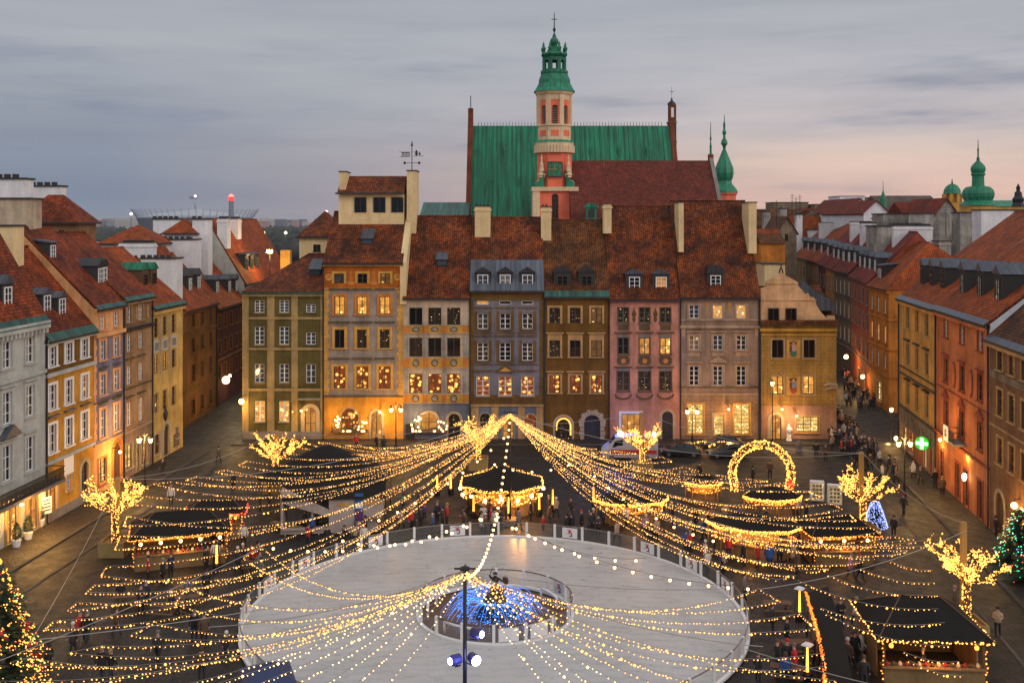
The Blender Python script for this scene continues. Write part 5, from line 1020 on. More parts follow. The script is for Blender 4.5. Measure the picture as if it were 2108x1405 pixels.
r = dome_tower('small_dome', 'small green dome on an arcaded yellow drum left of the onion dome', 1960, 235, [(36, 398), (34, 396), (31, 390), (24, 384), (14, 380), (4, 378), (3, 374), (1, 368)], [(40, 999), (40, 420), (36, 418), (24, 417), (24, 400), (34, 398)], 'copper_dome', 'gold', 12)
b = MB()
for i in range(8): a = i * math.pi / 4 + .3; rr = 17 / FPX * 235; b.cbox((rr * math.cos(a), rr * math.sin(a), (rz_(418, 235) + rz_(399, 235)) / 2), .5, .7, 2.1, 0, a)
b.build('drum_columns', M['gold'], r)
b = MB(); b.lathe([(1.6, rz_(425, 240)), (1.2, rz_(417, 240)), (1.4, rz_(410, 240)), (.9, rz_(404, 240)), (.8, rz_(396, 240)), (.4, rz_(393, 240)), (.5, rz_(386, 240)), (.06, rz_(378, 240))], (0, 0), 8); o = b.build('far_spire', M['black_iron'], None, (wx(2096, 240), 240, 0)); tag(o, 'small dark baroque spire at the right edge of the skyline', 'spire')
block('far_church', 'long grey brown church roof beside the small green dome', 1818, 1944, 262, 18, 428, 'old_plaster2', 0, 'church', 'far skyline churches', roof='front', rh=3.4, rm='tile_greybrown', ov=.2)
b = MB(); b.lathe([(.9, rz_(430, 262)), (.8, rz_(408, 262)), (.5, rz_(402, 262)), (.1, rz_(392, 262)), (.04, rz_(372, 262))], (0, 0), 8); o = b.build('far_spire', M['copper_dome'], None, (wx(1818, 262), 262, 0)); tag(o, 'thin green spire at the left end of the grey brown church roof', 'spire')
block('far_hall', 'wide green roofed hall right of the onion dome', 2034, 2110, 270, 10, 424, 'gold', 0, 'church', 'far skyline churches', roof='front', rh=1.6, rm='copper_dome')
for i, (px, y, dd) in enumerate(((1632, 398, 208), (1640, 405, 208), (1648, 400, 209), (1600, 412, 200), (1775, 405, 326), (2010 - 60, 420, 160))):
    b = MB(); z1 = rz_(y, dd); b.tube([(0, 0, z1 - 5), (0, 0, z1)], .05, 4)
    for t in range(3): b.box(-.5 + t * .1, .5 - t * .1, -.02, .02, z1 - .5 - t * .5, z1 - .44 - t * .5)
    o = b.build('roof_aerial', M['black_iron'], None, (wx(px, dd), dd + .5, 0)); tag(o, 'thin television aerial standing on a roof behind the right side street', 'aerial', 'roof aerials')
# ================================================================ ground
def cobble(name, c, scale=3.2, dark=.5):
    m, t, b = mat(name); tcn = t.nodes.new('ShaderNodeTexCoord'); o = tcn.outputs['Object']
    vo = t.nodes.new('ShaderNodeTexVoronoi'); vo.inputs['Scale'].default_value = scale; t.links.new(o, vo.inputs['Vector'])
    ed = t.nodes.new('ShaderNodeTexVoronoi'); ed.feature = 'DISTANCE_TO_EDGE'; ed.inputs['Scale'].default_value = scale; t.links.new(o, ed.inputs['Vector'])
    big = noise(t, o, .12, 6, .65); mid = noise(t, o, .9, 5, .6)
    col = mixc(t, ramp(t, vo.outputs['Color'], [(0, .0), (1, 1)]), tuple(x * .6 for x in c), tuple(x * 1.4 for x in c))
    col = mixc(t, 1.0, col, ramp(t, ed.outputs['Distance'], [(0, .35), (.09, 1)]), 'MULTIPLY')
    col = mixc(t, 1.0, col, ramp(t, big, [(.3, .6), (.68, 1.35)]), 'MULTIPLY'); col = mixc(t, 1.0, col, ramp(t, mid, [(.3, .75), (.7, 1.2)]), 'MULTIPLY')
    t.links.new(col, b.inputs['Base Color']); t.links.new(ramp(t, mid, [(.3, .45), (.7, .75)]), b.inputs['Roughness'])
    bump(t, b, ramp(t, ed.outputs['Distance'], [(0, 0), (.12, 1)]), .04, .6); return m
M['cobble'] = cobble('cobblestones', (.014, .0105, .007)); M['pave'] = cobble('pavement_slabs', (.032, .023, .014), 1.6); M['strip'] = cobble('pale_paving_strip', (.032, .025, .017), 4.0)
M['granite'] = plaster('granite_kerb', (.11, .09, .07), .4); M['asphalt'] = cobble('street_setts', (.016, .012, .008), 3.6)
def sheet(name, pts, z, m, th=None):
    b = MB()
    if th: 
        n = len(pts); b.add([(x, y, z - th) for x, y in pts] + [(x, y, z) for x, y in pts], [list(range(n, 2 * n))] + [[i, (i + 1) % n, (i + 1) % n + n, i + n] for i in range(n)])
    else: b.poly([(x, y, z) for x, y in pts])
    return tag(b.build(name, M[m]), kind='structure')
M['far_ground'] = plaster('far_ground_soil', (.05, .05, .045), .4)
sheet('ground', [(-9000, -300), (9000, -300), (9000, 12000), (-9000, 12000)], -.03, 'far_ground')
sheet('square', [(-75, -20), (75, -20), (75, 260), (-75, 260)], 0, 'cobble')
def off(fx, y, d): return (fx(y) + d, y)
sheet('pavement', [off(LX, 40, 0), off(LX, 40, 3.4), off(LX, 114, 3.4), off(LX, 116, 2.2), off(LX, 117, 0)], .13, 'pave', .16)
sheet('road', [off(LX, 40, 3.72), off(LX, 40, 6.6), off(LX, 112, 6.6), off(LX, 116, 3.72)], .008, 'asphalt')
sheet('kerb', [off(LX, 40, 3.41), off(LX, 40, 3.7), off(LX, 114, 3.7), off(LX, 114, 3.41)], .14, 'granite', .17)
sheet('kerb', [off(LX, 40, 6.61), off(LX, 40, 6.85), off(LX, 112, 6.85), off(LX, 112, 6.61)], .05, 'granite', .08)
sheet('pavement', [off(RX, 40, 0), off(RX, 117, 0), off(RX, 117, -3.2), off(RX, 40, -3.2)], .13, 'pave', .16)
sheet('kerb', [off(RX, 40, -3.21), off(RX, 117, -3.21), off(RX, 117, -3.5), off(RX, 40, -3.5)], .14, 'granite', .17)
sheet('kerb', [off(RX, 40, -6.4), off(RX, 112, -6.4), off(RX, 112, -6.62), off(RX, 40, -6.62)], .03, 'granite', .06)
sheet('pavement', [(-32, 117.2), (36.5, 117.2), (38.0, 120), (-31.6, 120)], .13, 'pave', .16); sheet('kerb', [(-32.2, 116.9), (36.6, 116.9), (36.5, 117.19), (-32, 117.19)], .14, 'granite', .17)
for a, bb, w in ((G(330, 1400), G(480, 1150), .5), (G(60, 1405), G(250, 1215), .9), (G(225, 1400), G(385, 1230), .5)):
    d = (bb - a).normalized(); nrm = Vector((-d.y, d.x, 0)) * w; sheet('paving_strip', [(p.x, p.y) for p in (a - nrm - d * 8, a + nrm - d * 8, bb + nrm, bb - nrm)], .006, 'strip')
sheet('paving_strip', [(-22, 110.2), (30, 110.2), (30, 111.2), (-22, 111.2)], .006, 'strip')
# ================================================================ lights on strings
M['bulb'] = emit('warm_bulb_glow', (1, .43, .08), 3.8); M['globe'] = emit('globe_bulb_glow', (1, .54, .18), 9); M['bulb_white'] = emit('pale_bulb_glow', (1, .58, .22), 4.5)
M['orange_bulb'] = emit('orange_bulb_glow', (1, .30, .035), 3.5); M['red_bulb'] = emit('red_bulb_glow', (1, .05, .02), 4); M['blue_bulb'] = emit('blue_led_glow', (.03, .24, 1), 3.2); M['blue_white'] = emit('blue_white_led_glow', (.35, .45, 1), 2.0); M['green_bulb'] = emit('green_led_glow', (.06, 1, .35), 2.2)
M['wire'] = simple('pale_cable', (.35, .33, .30), .5); M['wire_dark'] = simple('dark_cable', (.03, .03, .03), .5)
FAR = P(1050, 850, 86.5); NEAR = P(957, 1173, 48)
rng = random.Random(3)
def curve(a, b, sag, n): return [a.lerp(b, i / n) - Vector((0, 0, sag * 4 * (i / n) * (1 - i / n))) for i in range(n + 1)]
def string(pts, label, group, r=.038, step=.215, bm='bulb', wire='wire', name='light_string', big=.05, drop=.05):
    w = MB(); w.tube(pts, .011, 3, cap=False); o = w.build(name, M[wire], None, uv=False); tag(o, label, 'light string', group)
    b = MB(); acc = 0.0
    for i in range(len(pts) - 1):
        a, c = pts[i], pts[i + 1]; l = (c - a).length; t = acc
        while t < l:
            p = a.lerp(c, t / l); j = rng.random(); q = r * (2.0 if j < big else rng.uniform(.6, 1.2)); j > .93 or b.octa((p.x + rng.uniform(-.03, .03), p.y + rng.uniform(-.03, .03), p.z - drop - rng.uniform(0, .06)), q); t += step * rng.uniform(.6, 1.5)
        acc = t - l
    k = b.build('bulbs', M[bm], o, uv=False); k['kind'] = 'stuff'; return o
def fan(top, ends, label, group, z, sagk=.06, dense=False, **kw):
    """each string runs from the mast head to the perimeter cable; neighbours in a pair are joined along the cable"""
    prev = None
    if dense: ends = [q for k in range(len(ends)) for q in ([ends[k]] + ([((ends[k][0] + ends[k + 1][0]) / 2, (ends[k][1] + ends[k + 1][1]) / 2)] if k + 1 < len(ends) and k % 2 else []))]
    for i, (px, py) in enumerate(ends):
        e = G(px, py, z(px) if callable(z) else z); l = (e - top).length
        st = top + Vector((rng.uniform(-.12, .12), rng.uniform(-.12, .12), rng.uniform(-.25, .05)))
        pts = curve(st, e, l * sagk * rng.uniform(.7, 1.3), 18)
        if i % 2 == 1 and prev is not None and (prev - e).length < 5: pts.append(prev)
        string(pts, label, group, **kw); prev = e
A_ends = [(90, 1294), (109, 1277), (138, 1256), (158, 1238), (177, 1218), (193, 1202), (207, 1183), (219, 1165), (236, 1128), (248, 1100), (254, 1080), (262, 1060), (276, 1036), (296, 1020), (316, 994), (350, 990), (383, 986), (405, 979), (441, 970), (464, 965), (490, 956), (508, 947), (545, 936), (572, 926), (600, 915), (622, 907), (655, 908), (680, 911), (708, 914), (741, 915), (784, 922), (826, 919), (858, 913), (890, 915)]
fan(FAR, A_ends, 'string of small warm bulbs sweeping from the far mast head to the left edge cable', 'light strings from the far mast to the left', 5.2, .10, r=.038)
B_ends = [(1202, 920), (1230, 922), (1266, 926), (1310, 932), (1361, 938), (1384, 947), (1408, 959), (1440, 968), (1467, 974), (1505, 980), (1539, 984), (1580, 988), (1611, 991), (1644, 996), (1664, 1009), (1690, 1020), (1712, 1034), (1735, 1046), (1749, 1056), (1762, 1070), (1790, 1084), (1815, 1093), (1839, 1102), (1880, 1108), (1900, 1112), (1916, 1123), (1870, 1132), (1835, 1141), (1790, 1150), (1745, 1160), (1710, 1168), (1673, 1176), (1640, 1184), (1600, 1192)]
fan(FAR, B_ends, 'string of small warm bulbs sweeping from the far mast head to the right edge cable', 'light strings from the far mast to the right', 5.2, .10, r=.038)
C_ends = [(541, 1126), (500, 1145), (385, 1207), (359, 1241), (316, 1280), (270, 1305), (210, 1328), (141, 1342), (60, 1352), (20, 1362), (-20, 1400), (-60, 1420)]
fan(NEAR, C_ends, 'string of small warm bulbs crossing the left of the rink to the near mast', 'light strings from the near mast to the left', 4.8, .075, bm='bulb')
D_ends = [(1563, 1210), (1606, 1236), (1648, 1262), (1679, 1292), (1693, 1343), (1700, 1370), (1720, 1400), (1740, 1440), (1700, 1480), (1660, 1500)]
fan(NEAR, D_ends, 'string of small warm bulbs crossing the right of the rink to the near mast', 'light strings from the near mast to the right', 4.8, .075)
E_ends = [(-40, 1460), (80, 1480), (200, 1500), (310, 1515), (420, 1530), (520, 1540), (620, 1560), (1290, 1560), (1390, 1540), (1490, 1525), (1580, 1510)]
fan(NEAR, E_ends, 'string of warm bulbs dropping from the near mast towards the camera over the ice', 'light strings over the near half of the rink', 4.6, .07, bm='bulb_white')
for (x0, y0), (x1, y1) in (((1641, 1193), (1932, 1252)), ((1706, 1183), (1929, 1224)), ((1772, 1169), (1925, 1198)), ((1834, 1154), (1921, 1172)), ((1690, 1250), (1945, 1280)), ((1700, 1262), (1952, 1328)), ((1870, 1358), (1985, 1390)), ((1860, 1340), (1975, 1360))):
    a, c = G(x0, y0, 4.9), G(x1, y1, 4.4); string(curve(a, c, (c - a).length * .07, 10), 'short bulb string slung across to the dark roofed hut at lower right', 'light strings by the lower right hut')
# festoons of larger globes over the ice
mid = FAR.lerp(NEAR, .62) - Vector((0, 0, 1.6))
def festoon(pts, label, n): 
    w = MB(); w.tube(pts, .014, 3, cap=False); o = w.build('globe_festoon', M['wire_dark'], None, uv=False); tag(o, label, 'light string', 'globe festoons over the rink')
    L_ = [0]
    for i in range(len(pts) - 1): L_.append(L_[-1] + (pts[i + 1] - pts[i]).length)
    for k in range(n):
        t = L_[-1] * (k + .5) / n; i = max(j for j in range(len(L_)) if L_[j] <= t); i = min(i, len(pts) - 2); p = pts[i].lerp(pts[i + 1], (t - L_[i]) / (L_[i + 1] - L_[i]))
        b = MB(); b.ball((0, 0, -.14), .085, 0, 8); b.lathe([(.03, -.06), (.03, 0)], (0, 0), 5, 1); b.build('globe', [M['globe'], M['soot']], o, tuple(p), uv=False)
festoon(curve(FAR - Vector((0, 0, .4)), NEAR - Vector((0, 0, .2)), 3.4, 16), 'line of globe bulbs sagging between the two masts', 34)
festoon(curve(mid, G(1560, 1208, 5.2), 1.0, 8), 'line of globe bulbs running right over the middle of the ice', 15); festoon(curve(mid + Vector((0, 0, .3)), G(1330, 1148, 4.0), 1.0, 8), 'line of globe bulbs rising right over the far ice', 8)
festoon(curve(mid, G(690, 1105, 5.6), 1.0, 8), 'line of globe bulbs running left over the far ice', 10); festoon(curve(mid, G(545, 1122, 5.2), 1.0, 8), 'line of globe bulbs crossing the far left rink fence', 13)
festoon(curve(FAR - Vector((0, 0, 1.5)), G(760, 1075, 5), .8, 6), 'line of globe bulbs left of the far mast near the sledge booth', 9); festoon(curve(G(1190, 945, 6.5), G(1000, 945, 6.2), .9, 6), 'short curve of globe bulbs in front of the round bar roof', 5); festoon(curve(G(1210, 965, 5.6), G(1490, 1115, 5.2), .8, 6), 'line of globe bulbs right of the far mast over the heaters', 8)
for a, c, l in ((G(540, 1126, 5), G(20, 1350, 5), 'left'),): pass
# perimeter cables
def cable(a, c, sag, label): b = MB(); b.tube(curve(a, c, sag, 10), .022, 4, cap=False); tag(b.build('cable', M['wire'], None, uv=False), label, 'cable')
TP = {1: P(237, 985, 78.8), 2: P(567, 888, 97), 3: P(985, 868, 106), 4: P(1322, 850, 104.5), 5: P(1777, 932, 82.4), 6: P(1990, 1078, 62.8)}
TPb = {k: Vector((v.x, v.y, 0)) for k, v in TP.items()}
cable(TP[1], TP[2], .9, 'pale steel cable between the two light trees at left'); cable(TP[2], TP[3], .9, 'pale steel cable behind the light tree beside the dark tent'); cable(TP[3], TP[4], .6, 'pale steel cable in front of the brown olive house')
cable(TP[4], TP[5], 1.0, 'pale steel cable over the lit arch'); cable(TP[5], TP[6], .8, 'pale steel cable between the two light trees at right'); cable(TP[6] - Vector((0, 0, .4)), G(1563, 1212, 5), .5, 'pale steel cable from the right light tree to the rink edge')
cable(TP[1] - Vector((0, 0, .5)), G(60, 1325, 5), .3, 'pale steel cable from the left light tree to the big fir'); cable(G(541, 1124, 5.1), G(-30, 1370, 5), .2, 'pale steel cable crossing the lower left paving'); cable(G(80, 1315, 5), G(560, 1250, 4.4), .1, 'thin pale cable rising to the left rink edge')
cable(G(1535, 1335, 4.5), G(1850, 1420, 4.5), .1, 'thin pale cable at lower right'); cable(NEAR, G(430, 1290, 5), .5, 'dark guy wire left of the near mast'); cable(NEAR, G(1570, 1330, 5), .6, 'dark guy wire right of the near mast'); cable(NEAR, G(1500, 1210, 5), .4, 'thin wire over the ice right of the mermaid')
cable(FAR, TP[1], 1.6, 'thin cable from the far mast to the left light tree'); cable(FAR, TP[5], 1.6, 'thin cable from the far mast to the right light tree')
for top, lab, spot in ((FAR, 'tall thin black mast behind the far rink fence', 0), (NEAR, 'black mast with blue spotlights in front of the rink', 1)):
    r = empty('mast', (top.x, top.y, 0), 0, lab, 'mast'); b = MB(); b.tube([(0, 0, 0), (0, 0, top.z)], [.11, .09] if spot else [.09, .07], 10); b.build('pole', M['black_iron'], r)
    b = MB(); b.lathe([(.12, -.1), (.26, -.04), (.26, .04), (.12, .1)], (0, 0), 10); b.tube([(-.5, 0, 0), (.5, 0, 0)], .05, 5); b.tube([(0, -.5, 0), (0, .5, 0)], .05, 5); b.build('mast_head', M['black_iron'], r, (0, 0, top.z + .08))
    b = MB(); b.box(-.6, .6, -.6, .6, 0, .5); b.build('ballast_block', M['old_plaster2'], r)
    if spot:
        M['spot_blue'] = emit('blue_spot_glow', (.30, .36, 1), 40); M['blue_case'] = simple('blue_lit_housing', (.03, .03, .12), .4)
        for (x, z, rz, s) in ((.42, 5.15, .5, 1.5), (-.45, 5.1, -.9, .8), (.55, 6.35, 1.0, .8)):
            b = MB(); b.lathe([(.14, -.3), (.24, -.25), (.26, .15), (.2, .28)], (0, 0), 10); b.v = [(x_, -z_, y_) for x_, y_, z_ in b.v]; o = b.build('spotlight', M['blue_case'], r, (x, 0, z), rz)
            q = MB(); q.lathe([(.2 * s if s < 1 else .24, -.02), (.14, .06)], (0, 0), 12); q.v = [(x_, -z_ - .285, y_) for x_, y_, z_ in q.v]; q.build('lens', M['spot_blue'], o)
            q = MB(); q.tube([(0, 0, -.32), (-x, 0, -.1)], .04, 5); q.build('bracket', M['black_iron'], o)
        l = bpy.data.lights.new('blue_spot', 'POINT'); l.energy = 220; l.color = (.25, .3, 1); l.shadow_soft_size = .2; lo = bpy.data.objects.new('blue_spot', l); COL.objects.link(lo); lo.parent = r; lo.location = (.5, -1.0, 5.2)
# ================================================================ light trees
M['bark'] = simple('wrapped_bark', (.10, .055, .025), .8); M['post_wood'] = simple('yellow_wood_post', (.42, .24, .06), .7); M['crate_wood'] = plaster('planter_wood', (.38, .26, .10), .4)
def light_tree(k, hc, hw, seed, label, trunk=3.0):
    rr = random.Random(seed); p = TPb[k]; r = empty('light_tree', p, 0, label, 'light tree', 'trees wrapped in warm bulbs'); ph = TP[k].z
    tr = MB(); bl = MB()
    def shine(a, c, ra, n):
        for _ in range(n):
            t = rr.random(); an = rr.random() * 6.283; rad = ra + .03; q = a.lerp(c, t); bl.octa((q.x + rad * math.cos(an), q.y + rad * math.sin(an), q.z + rr.uniform(-.06, .06)), rr.choice((.022, .028, .035, .058)))
    tr.tube([(0, 0, 0), (.03, .02, trunk * .5), (0, 0, trunk)], [.25, .2, .17], 9); shine(Vector((0, 0, .1)), Vector((0, 0, trunk)), .22, 230)
    def rv(k): return Vector((rr.uniform(-k, k), rr.uniform(-k, k), rr.uniform(-k, k)))
    for i in range(11):
        an = i / 11 * 6.283 + rr.uniform(-.25, .25); ln = hw * rr.uniform(.55, 1.08); rise = hc * rr.uniform(.5, 1.0)
        a = Vector((0, 0, trunk - rr.uniform(.1, .6))); m1 = a + Vector((math.cos(an) * ln * .42, math.sin(an) * ln * .42, rise * .34)) + rv(.12); m2 = Vector((math.cos(an) * ln * .75, math.sin(an) * ln * .75, trunk + rise * .6)) + rv(.15); e = Vector((math.cos(an) * ln, math.sin(an) * ln, trunk + rise))
        tr.tube([a, m1, m2, e], [.1, .07, .04, .015], 6); shine(a, m1, .09, 24); shine(m1, m2, .06, 16); shine(m2, e, .03, 10)
        for j in range(8):
            s = (m1.lerp(m2, rr.random()) if j < 4 else m2.lerp(e, rr.random())); e2 = s + Vector((math.cos(an + rr.uniform(-1.2, 1.2)) * ln * .26, math.sin(an + rr.uniform(-1.2, 1.2)) * ln * .26, rise * rr.uniform(.05, .42)))
            tr.tube([s, e2], [.022, .006], 4); shine(s, e2, .01, 8)
            for q in range(2): s3 = s.lerp(e2, rr.uniform(.3, .9)); e3 = s3 + rv(.32) + Vector((0, 0, .16)); tr.tube([s3, e3], [.012, .005], 3); shine(s3, e3, .005, 3)
    tr.build('trunk', M['bark'], r, uv=False); k_ = bl.build('bulbs', M['bulb'], r, uv=False); k_['kind'] = 'stuff'
    b = MB(); b.box(-.16, .16, .3, .62, 0, ph); b.build('post', M['post_wood'], r)
    b = MB()
    for (x0, x1, y0, y1) in ((-1.0, 1.0, -.9, -.8), (-1.0, 1.0, 1.1, 1.2), (-1.0, -.9, -.8, 1.1), (.9, 1.0, -.8, 1.1)): b.box(x0, x1, y0, y1, 0, 1.15)
    b.box(-.9, .9, -.8, 1.1, .0, .9); b.build('planter_box', M['crate_wood'], r); return r
light_tree(1, 1.9, 2.15, 1, 'glowing bulb wrapped tree at left beside the small market hut', 3.6); light_tree(2, 2.0, 2.35, 2, 'glowing bulb wrapped tree left of the dark tent', 3.3); light_tree(3, 2.3, 2.3, 3, 'glowing bulb wrapped tree behind the round bar beside the far mast', 3.0)
light_tree(4, 2.0, 2.35, 4, 'glowing bulb wrapped tree in front of the ambulance', 2.6); light_tree(5, 1.9, 2.45, 5, 'glowing bulb wrapped tree beside the violet bulb cone at right', 3.5); light_tree(6, 1.7, 2.2, 6, 'glowing bulb wrapped tree nearest the camera at lower right', 4.0)
# ================================================================ ice rink
RC = Vector((-1.1, 66.6, 0)); RR = 16.0
m, t, bs = mat('ice'); o_ = t.nodes.new('ShaderNodeTexCoord').outputs['Object']; 
nz = noise(t, o_, .25, 6, .6); mp = t.nodes.new('ShaderNodeMapping'); mp.inputs['Scale'].default_value = (.5, .8, 1); mp.inputs['Rotation'].default_value = (0, 0, .5); t.links.new(o_, mp.inputs[0]); n2_ = noise(t, mp.outputs[0], 1.6, 6, .7)
wv = t.nodes.new('ShaderNodeTexWave'); wv.wave_type = 'RINGS'; wv.rings_direction = 'Z'; wv.inputs['Scale'].default_value = .35; wv.inputs['Distortion'].default_value = 9; wv.inputs['Detail'].default_value = 6; wv.inputs['Detail Scale'].default_value = 1.4; wv.inputs['Detail Roughness'].default_value = .75; t.links.new(o_, wv.inputs['Vector'])
col = mixc(t, 1.0, (.50, .50, .49), ramp(t, wv.outputs['Fac'], [(0, .84), (.08, .95), (.3, 1), (1, 1)]), 'MULTIPLY')
col = mixc(t, 1.0, col, ramp(t, nz, [(.3, .84), (.7, 1.05)]), 'MULTIPLY'); col = mixc(t, 1.0, col, ramp(t, n2_, [(.3, .90), (.65, 1.03)]), 'MULTIPLY'); t.links.new(col, bs.inputs['Base Color']); t.links.new(ramp(t, n2_, [(.3, .22), (.7, .42)]), bs.inputs['Roughness']); bs.inputs['Specular IOR Level'].default_value = .5; M['ice'] = m
def ring_pts(r, n, a0=0): return [(RC.x + r * math.cos(a0 + 2 * math.pi * i / n), RC.y + r * math.sin(a0 + 2 * math.pi * i / n)) for i in range(n)]
b = MB(); n = 96; ri = 5.05; vo_, vi = ring_pts(RR, n), ring_pts(ri, n)
b.add([(x, y, .16) for x, y in vo_] + [(x, y, .16) for x, y in vi] + [(x, y, 0) for x, y in vo_], [[i, (i + 1) % n, (i + 1) % n + n, i + n] for i in range(n)] + [[i, i + 2 * n, (i + 1) % n + 2 * n, (i + 1) % n] for i in range(n)]); tag(b.build('ice_rink', M['ice']), kind='structure')
m, t, bs = mat('fence_glass'); bs.inputs['Base Color'].default_value = (.25, .28, .28, 1); bs.inputs['Roughness'].default_value = .08; bs.inputs['Specular IOR Level'].default_value = .3; bs.inputs['Alpha'].default_value = .16; M['fence_glass'] = m
M['snow_white'] = simple('white_metal', (.72, .71, .70), .5); M['banner'] = simple('white_banner', (.70, .69, .70), .6); M['banner_red'] = simple('banner_red', (.45, .03, .03), .6); M['banner_grey'] = simple('banner_grey', (.10, .11, .13), .6)
def arc_fence(name, label, rad, n, hgt, skip, post, banner_idx, glass_m, rail_m, facing, grp=None):
    rt = empty(name, (RC.x, RC.y, 0), 0, label, 'fence'); N_ = n * 4
    g = MB(); rl = MB(); kb = MB()
    def v(i, z, dr=0): a = math.pi / 2 + 2 * math.pi * i / N_; return ((rad + dr) * math.cos(a), (rad + dr) * math.sin(a), z)
    g.add([v(i, .3) for i in range(N_)] + [v(i, hgt) for i in range(N_)], [[i, (i + 1) % N_, (i + 1) % N_ + N_, i + N_] for i in range(N_)]); g.build('glass_panels', M[glass_m], rt)
    rl.add([v(i, hgt, d) for d in (-.03, .03) for i in range(N_)] + [v(i, hgt + .06, d) for d in (-.03, .03) for i in range(N_)], [[i, (i + 1) % N_, (i + 1) % N_ + N_, i + N_] for i in range(N_)] + [[i + 2 * N_, (i + 1) % N_ + 2 * N_, (i + 1) % N_ + 3 * N_, i + 3 * N_] for i in range(N_)] + [[i, (i + 1) % N_, (i + 1) % N_ + 2 * N_, i + 2 * N_] for i in range(N_)] + [[i + N_, (i + 1) % N_ + N_, (i + 1) % N_ + 3 * N_, i + 3 * N_] for i in range(N_)]); rl.build('top_rail', M[rail_m], rt)
    kb.add([v(i, z, d) for z, d in ((.1, -.12), (.26, -.12), (.26, .10), (.1, .10)) for i in range(N_)], [[i + k * N_, (i + 1) % N_ + k * N_, (i + 1) % N_ + ((k + 1) % 4) * N_, i + ((k + 1) % 4) * N_] for i in range(N_) for k in range(4)]); kb.build('kick_board', M['snow_white'], rt)
    pm = None
    for i in range(n):
        a = math.pi / 2 + 2 * math.pi * i / n
        if post:
            if pm is None: b = MB(); b.box(-.09, .09, -.07, .07, .1, hgt + .1); pm = b.mesh('fence_post', [M['snow_white']])
            inst('fence_post', pm, rt, (rad * math.cos(a), rad * math.sin(a), 0), a + math.pi / 2)
        if i in banner_idx:
            a2 = a + math.pi / n * .9; b = MB(); w_ = min(.62, rad * math.pi / n * .8); h_ = hgt - .45; rf = 1
            b.box(-w_, w_, -.03, .03, .38, .38 + h_, 0); y0, y1 = (-.05, -.031) if rf < 0 else (.031, .05)
            b.lathe([(.12, y0), (.12, y1)], (0, 0), 8, 1); nn = 16; b.v[-nn:] = [(x, z, .38 + h_ * .62 + y) for x, y, z in b.v[-nn:]]
            yc = (y0 + y1) / 2; b.cbox((-.16, yc, .38 + h_ * .38), .09, .02, .34, 2, 0); b.cbox((-.04, yc, .38 + h_ * .22), .16, .02, .09, 2); b.cbox((.03, yc, .38 + h_ * .82), .38, .02, .05, 1); b.cbox((.2, yc, .38 + h_ * .45), .3, .02, .03, 2)
            b.build('banner', [M['banner'], M['banner_red'], M['banner_grey']], rt, ((rad - .06 * facing) * math.cos(a2), (rad - .06 * facing) * math.sin(a2), 0), a2 + math.pi / 2)
    return rt
arc_fence('rink_fence', 'glass fence with white posts and white banners round the outside of the ice rink', RR + .12, 44, 1.25, 0, True, {1, 4, 7, 9, 11, 41, 38, 36, 34, 15, 31, 43 - 9, 29}, 'fence_glass', 'stone_grey', 1)
arc_fence('fountain_fence', 'low glass fence with a dark rail round the fountain in the middle of the ice', 5.05, 16, 1.25, 0, True, {13, 12, 2, 8, 9}, 'fence_glass', 'brown_wood', -1)
b = MB(); b.lathe([(5.0, .0), (5.0, .03)], (0, 0), 48); tag(b.build('fountain_floor', M['brown_wood'], None, (RC.x, RC.y, .0)), kind='structure')
M['bronze'] = simple('dark_bronze', (.045, .032, .022), .45, .6); M['blue_rope'] = M['blue_bulb']
st = empty('mermaid_statue', (RC.x, RC.y, 0), 0, 'dark bronze winged shield statue on a rocky plinth inside the blue fountain', 'statue')
b = MB(); b.lathe([(1.7, 0), (1.6, .35), (1.35, .4), (1.25, .9), (1.0, 1.5), (.8, 2.0), (.62, 2.3)], (0, 0), 9); b.build('plinth', M['bronze'], st)
b = MB(); b.tube([(.0, 0, 2.3), (-.1, -.1, 2.7), (.12, .05, 3.1), (.05, 0, 3.5), (0, 0, 3.85), (0, -.02, 4.05)], [.42, .4, .3, .24, .3, .12], 10); b.ball((0, -.04, 4.25), .17, 0, 9); b.ball((0, .05, 4.3), .19, 0, 8)
b.tube([(.28, 0, 3.85), (.52, -.1, 3.6), (.8, -.15, 3.7)], [.1, .08, .06], 7); b.tube([(-.28, 0, 3.85), (-.42, 0, 4.15), (-.3, 0, 4.6)], [.1, .08, .05], 7); b.tube([(-.3, 0, 4.6), (-.1, -.1, 5.2)], [.035, .012], 5)
b.tube([(.1, 0, 2.7), (.5, .1, 2.45), (.75, .1, 2.75), (.6, .1, 3.0)], [.34, .26, .16, .04], 8); b.build('body', M['bronze'], st)
b = MB(); b.lathe([(.05, -.05), (.42, -.02), (.42, .02), (.05, .06)], (0, 0), 14); st.scale = (.85, .85, .63); o = b.build('shield', M['bronze'], st, (.8, -.2, 3.75)); o.rotation_euler = (R(70), 0, R(65))
fo = empty('light_fountain', (RC.x, RC.y, 0), 0, 'fountain of blue light strings arching out round the bronze statue', 'light fountain'); fo.scale = (1, 1, .5)
nj = 60; jm = MB()
for i in range(nj):
    a = 2 * math.pi * i / nj + rng.uniform(-.03, .03); rad = rng.uniform(2.7, 3.7); top = rng.uniform(2.3, 2.9); n0 = 40; jm = MB()
    for k in range(n0):
        t_ = k / (n0 - 1); x = .7 + (rad - .7) * t_; z = 1.7 + (top - 1.7) * math.sin(min(1, t_ * 2.2) * math.pi / 2) if t_ < .45 else top * math.cos((t_ - .45) / .55 * math.pi / 2) ** .8
        jm.octa((x * math.cos(a), x * math.sin(a), max(z, .05)), .03)
    o = jm.build('light_jet', M['blue_bulb'] if i % 4 else M['blue_white'], fo, uv=False)
cm = MB()
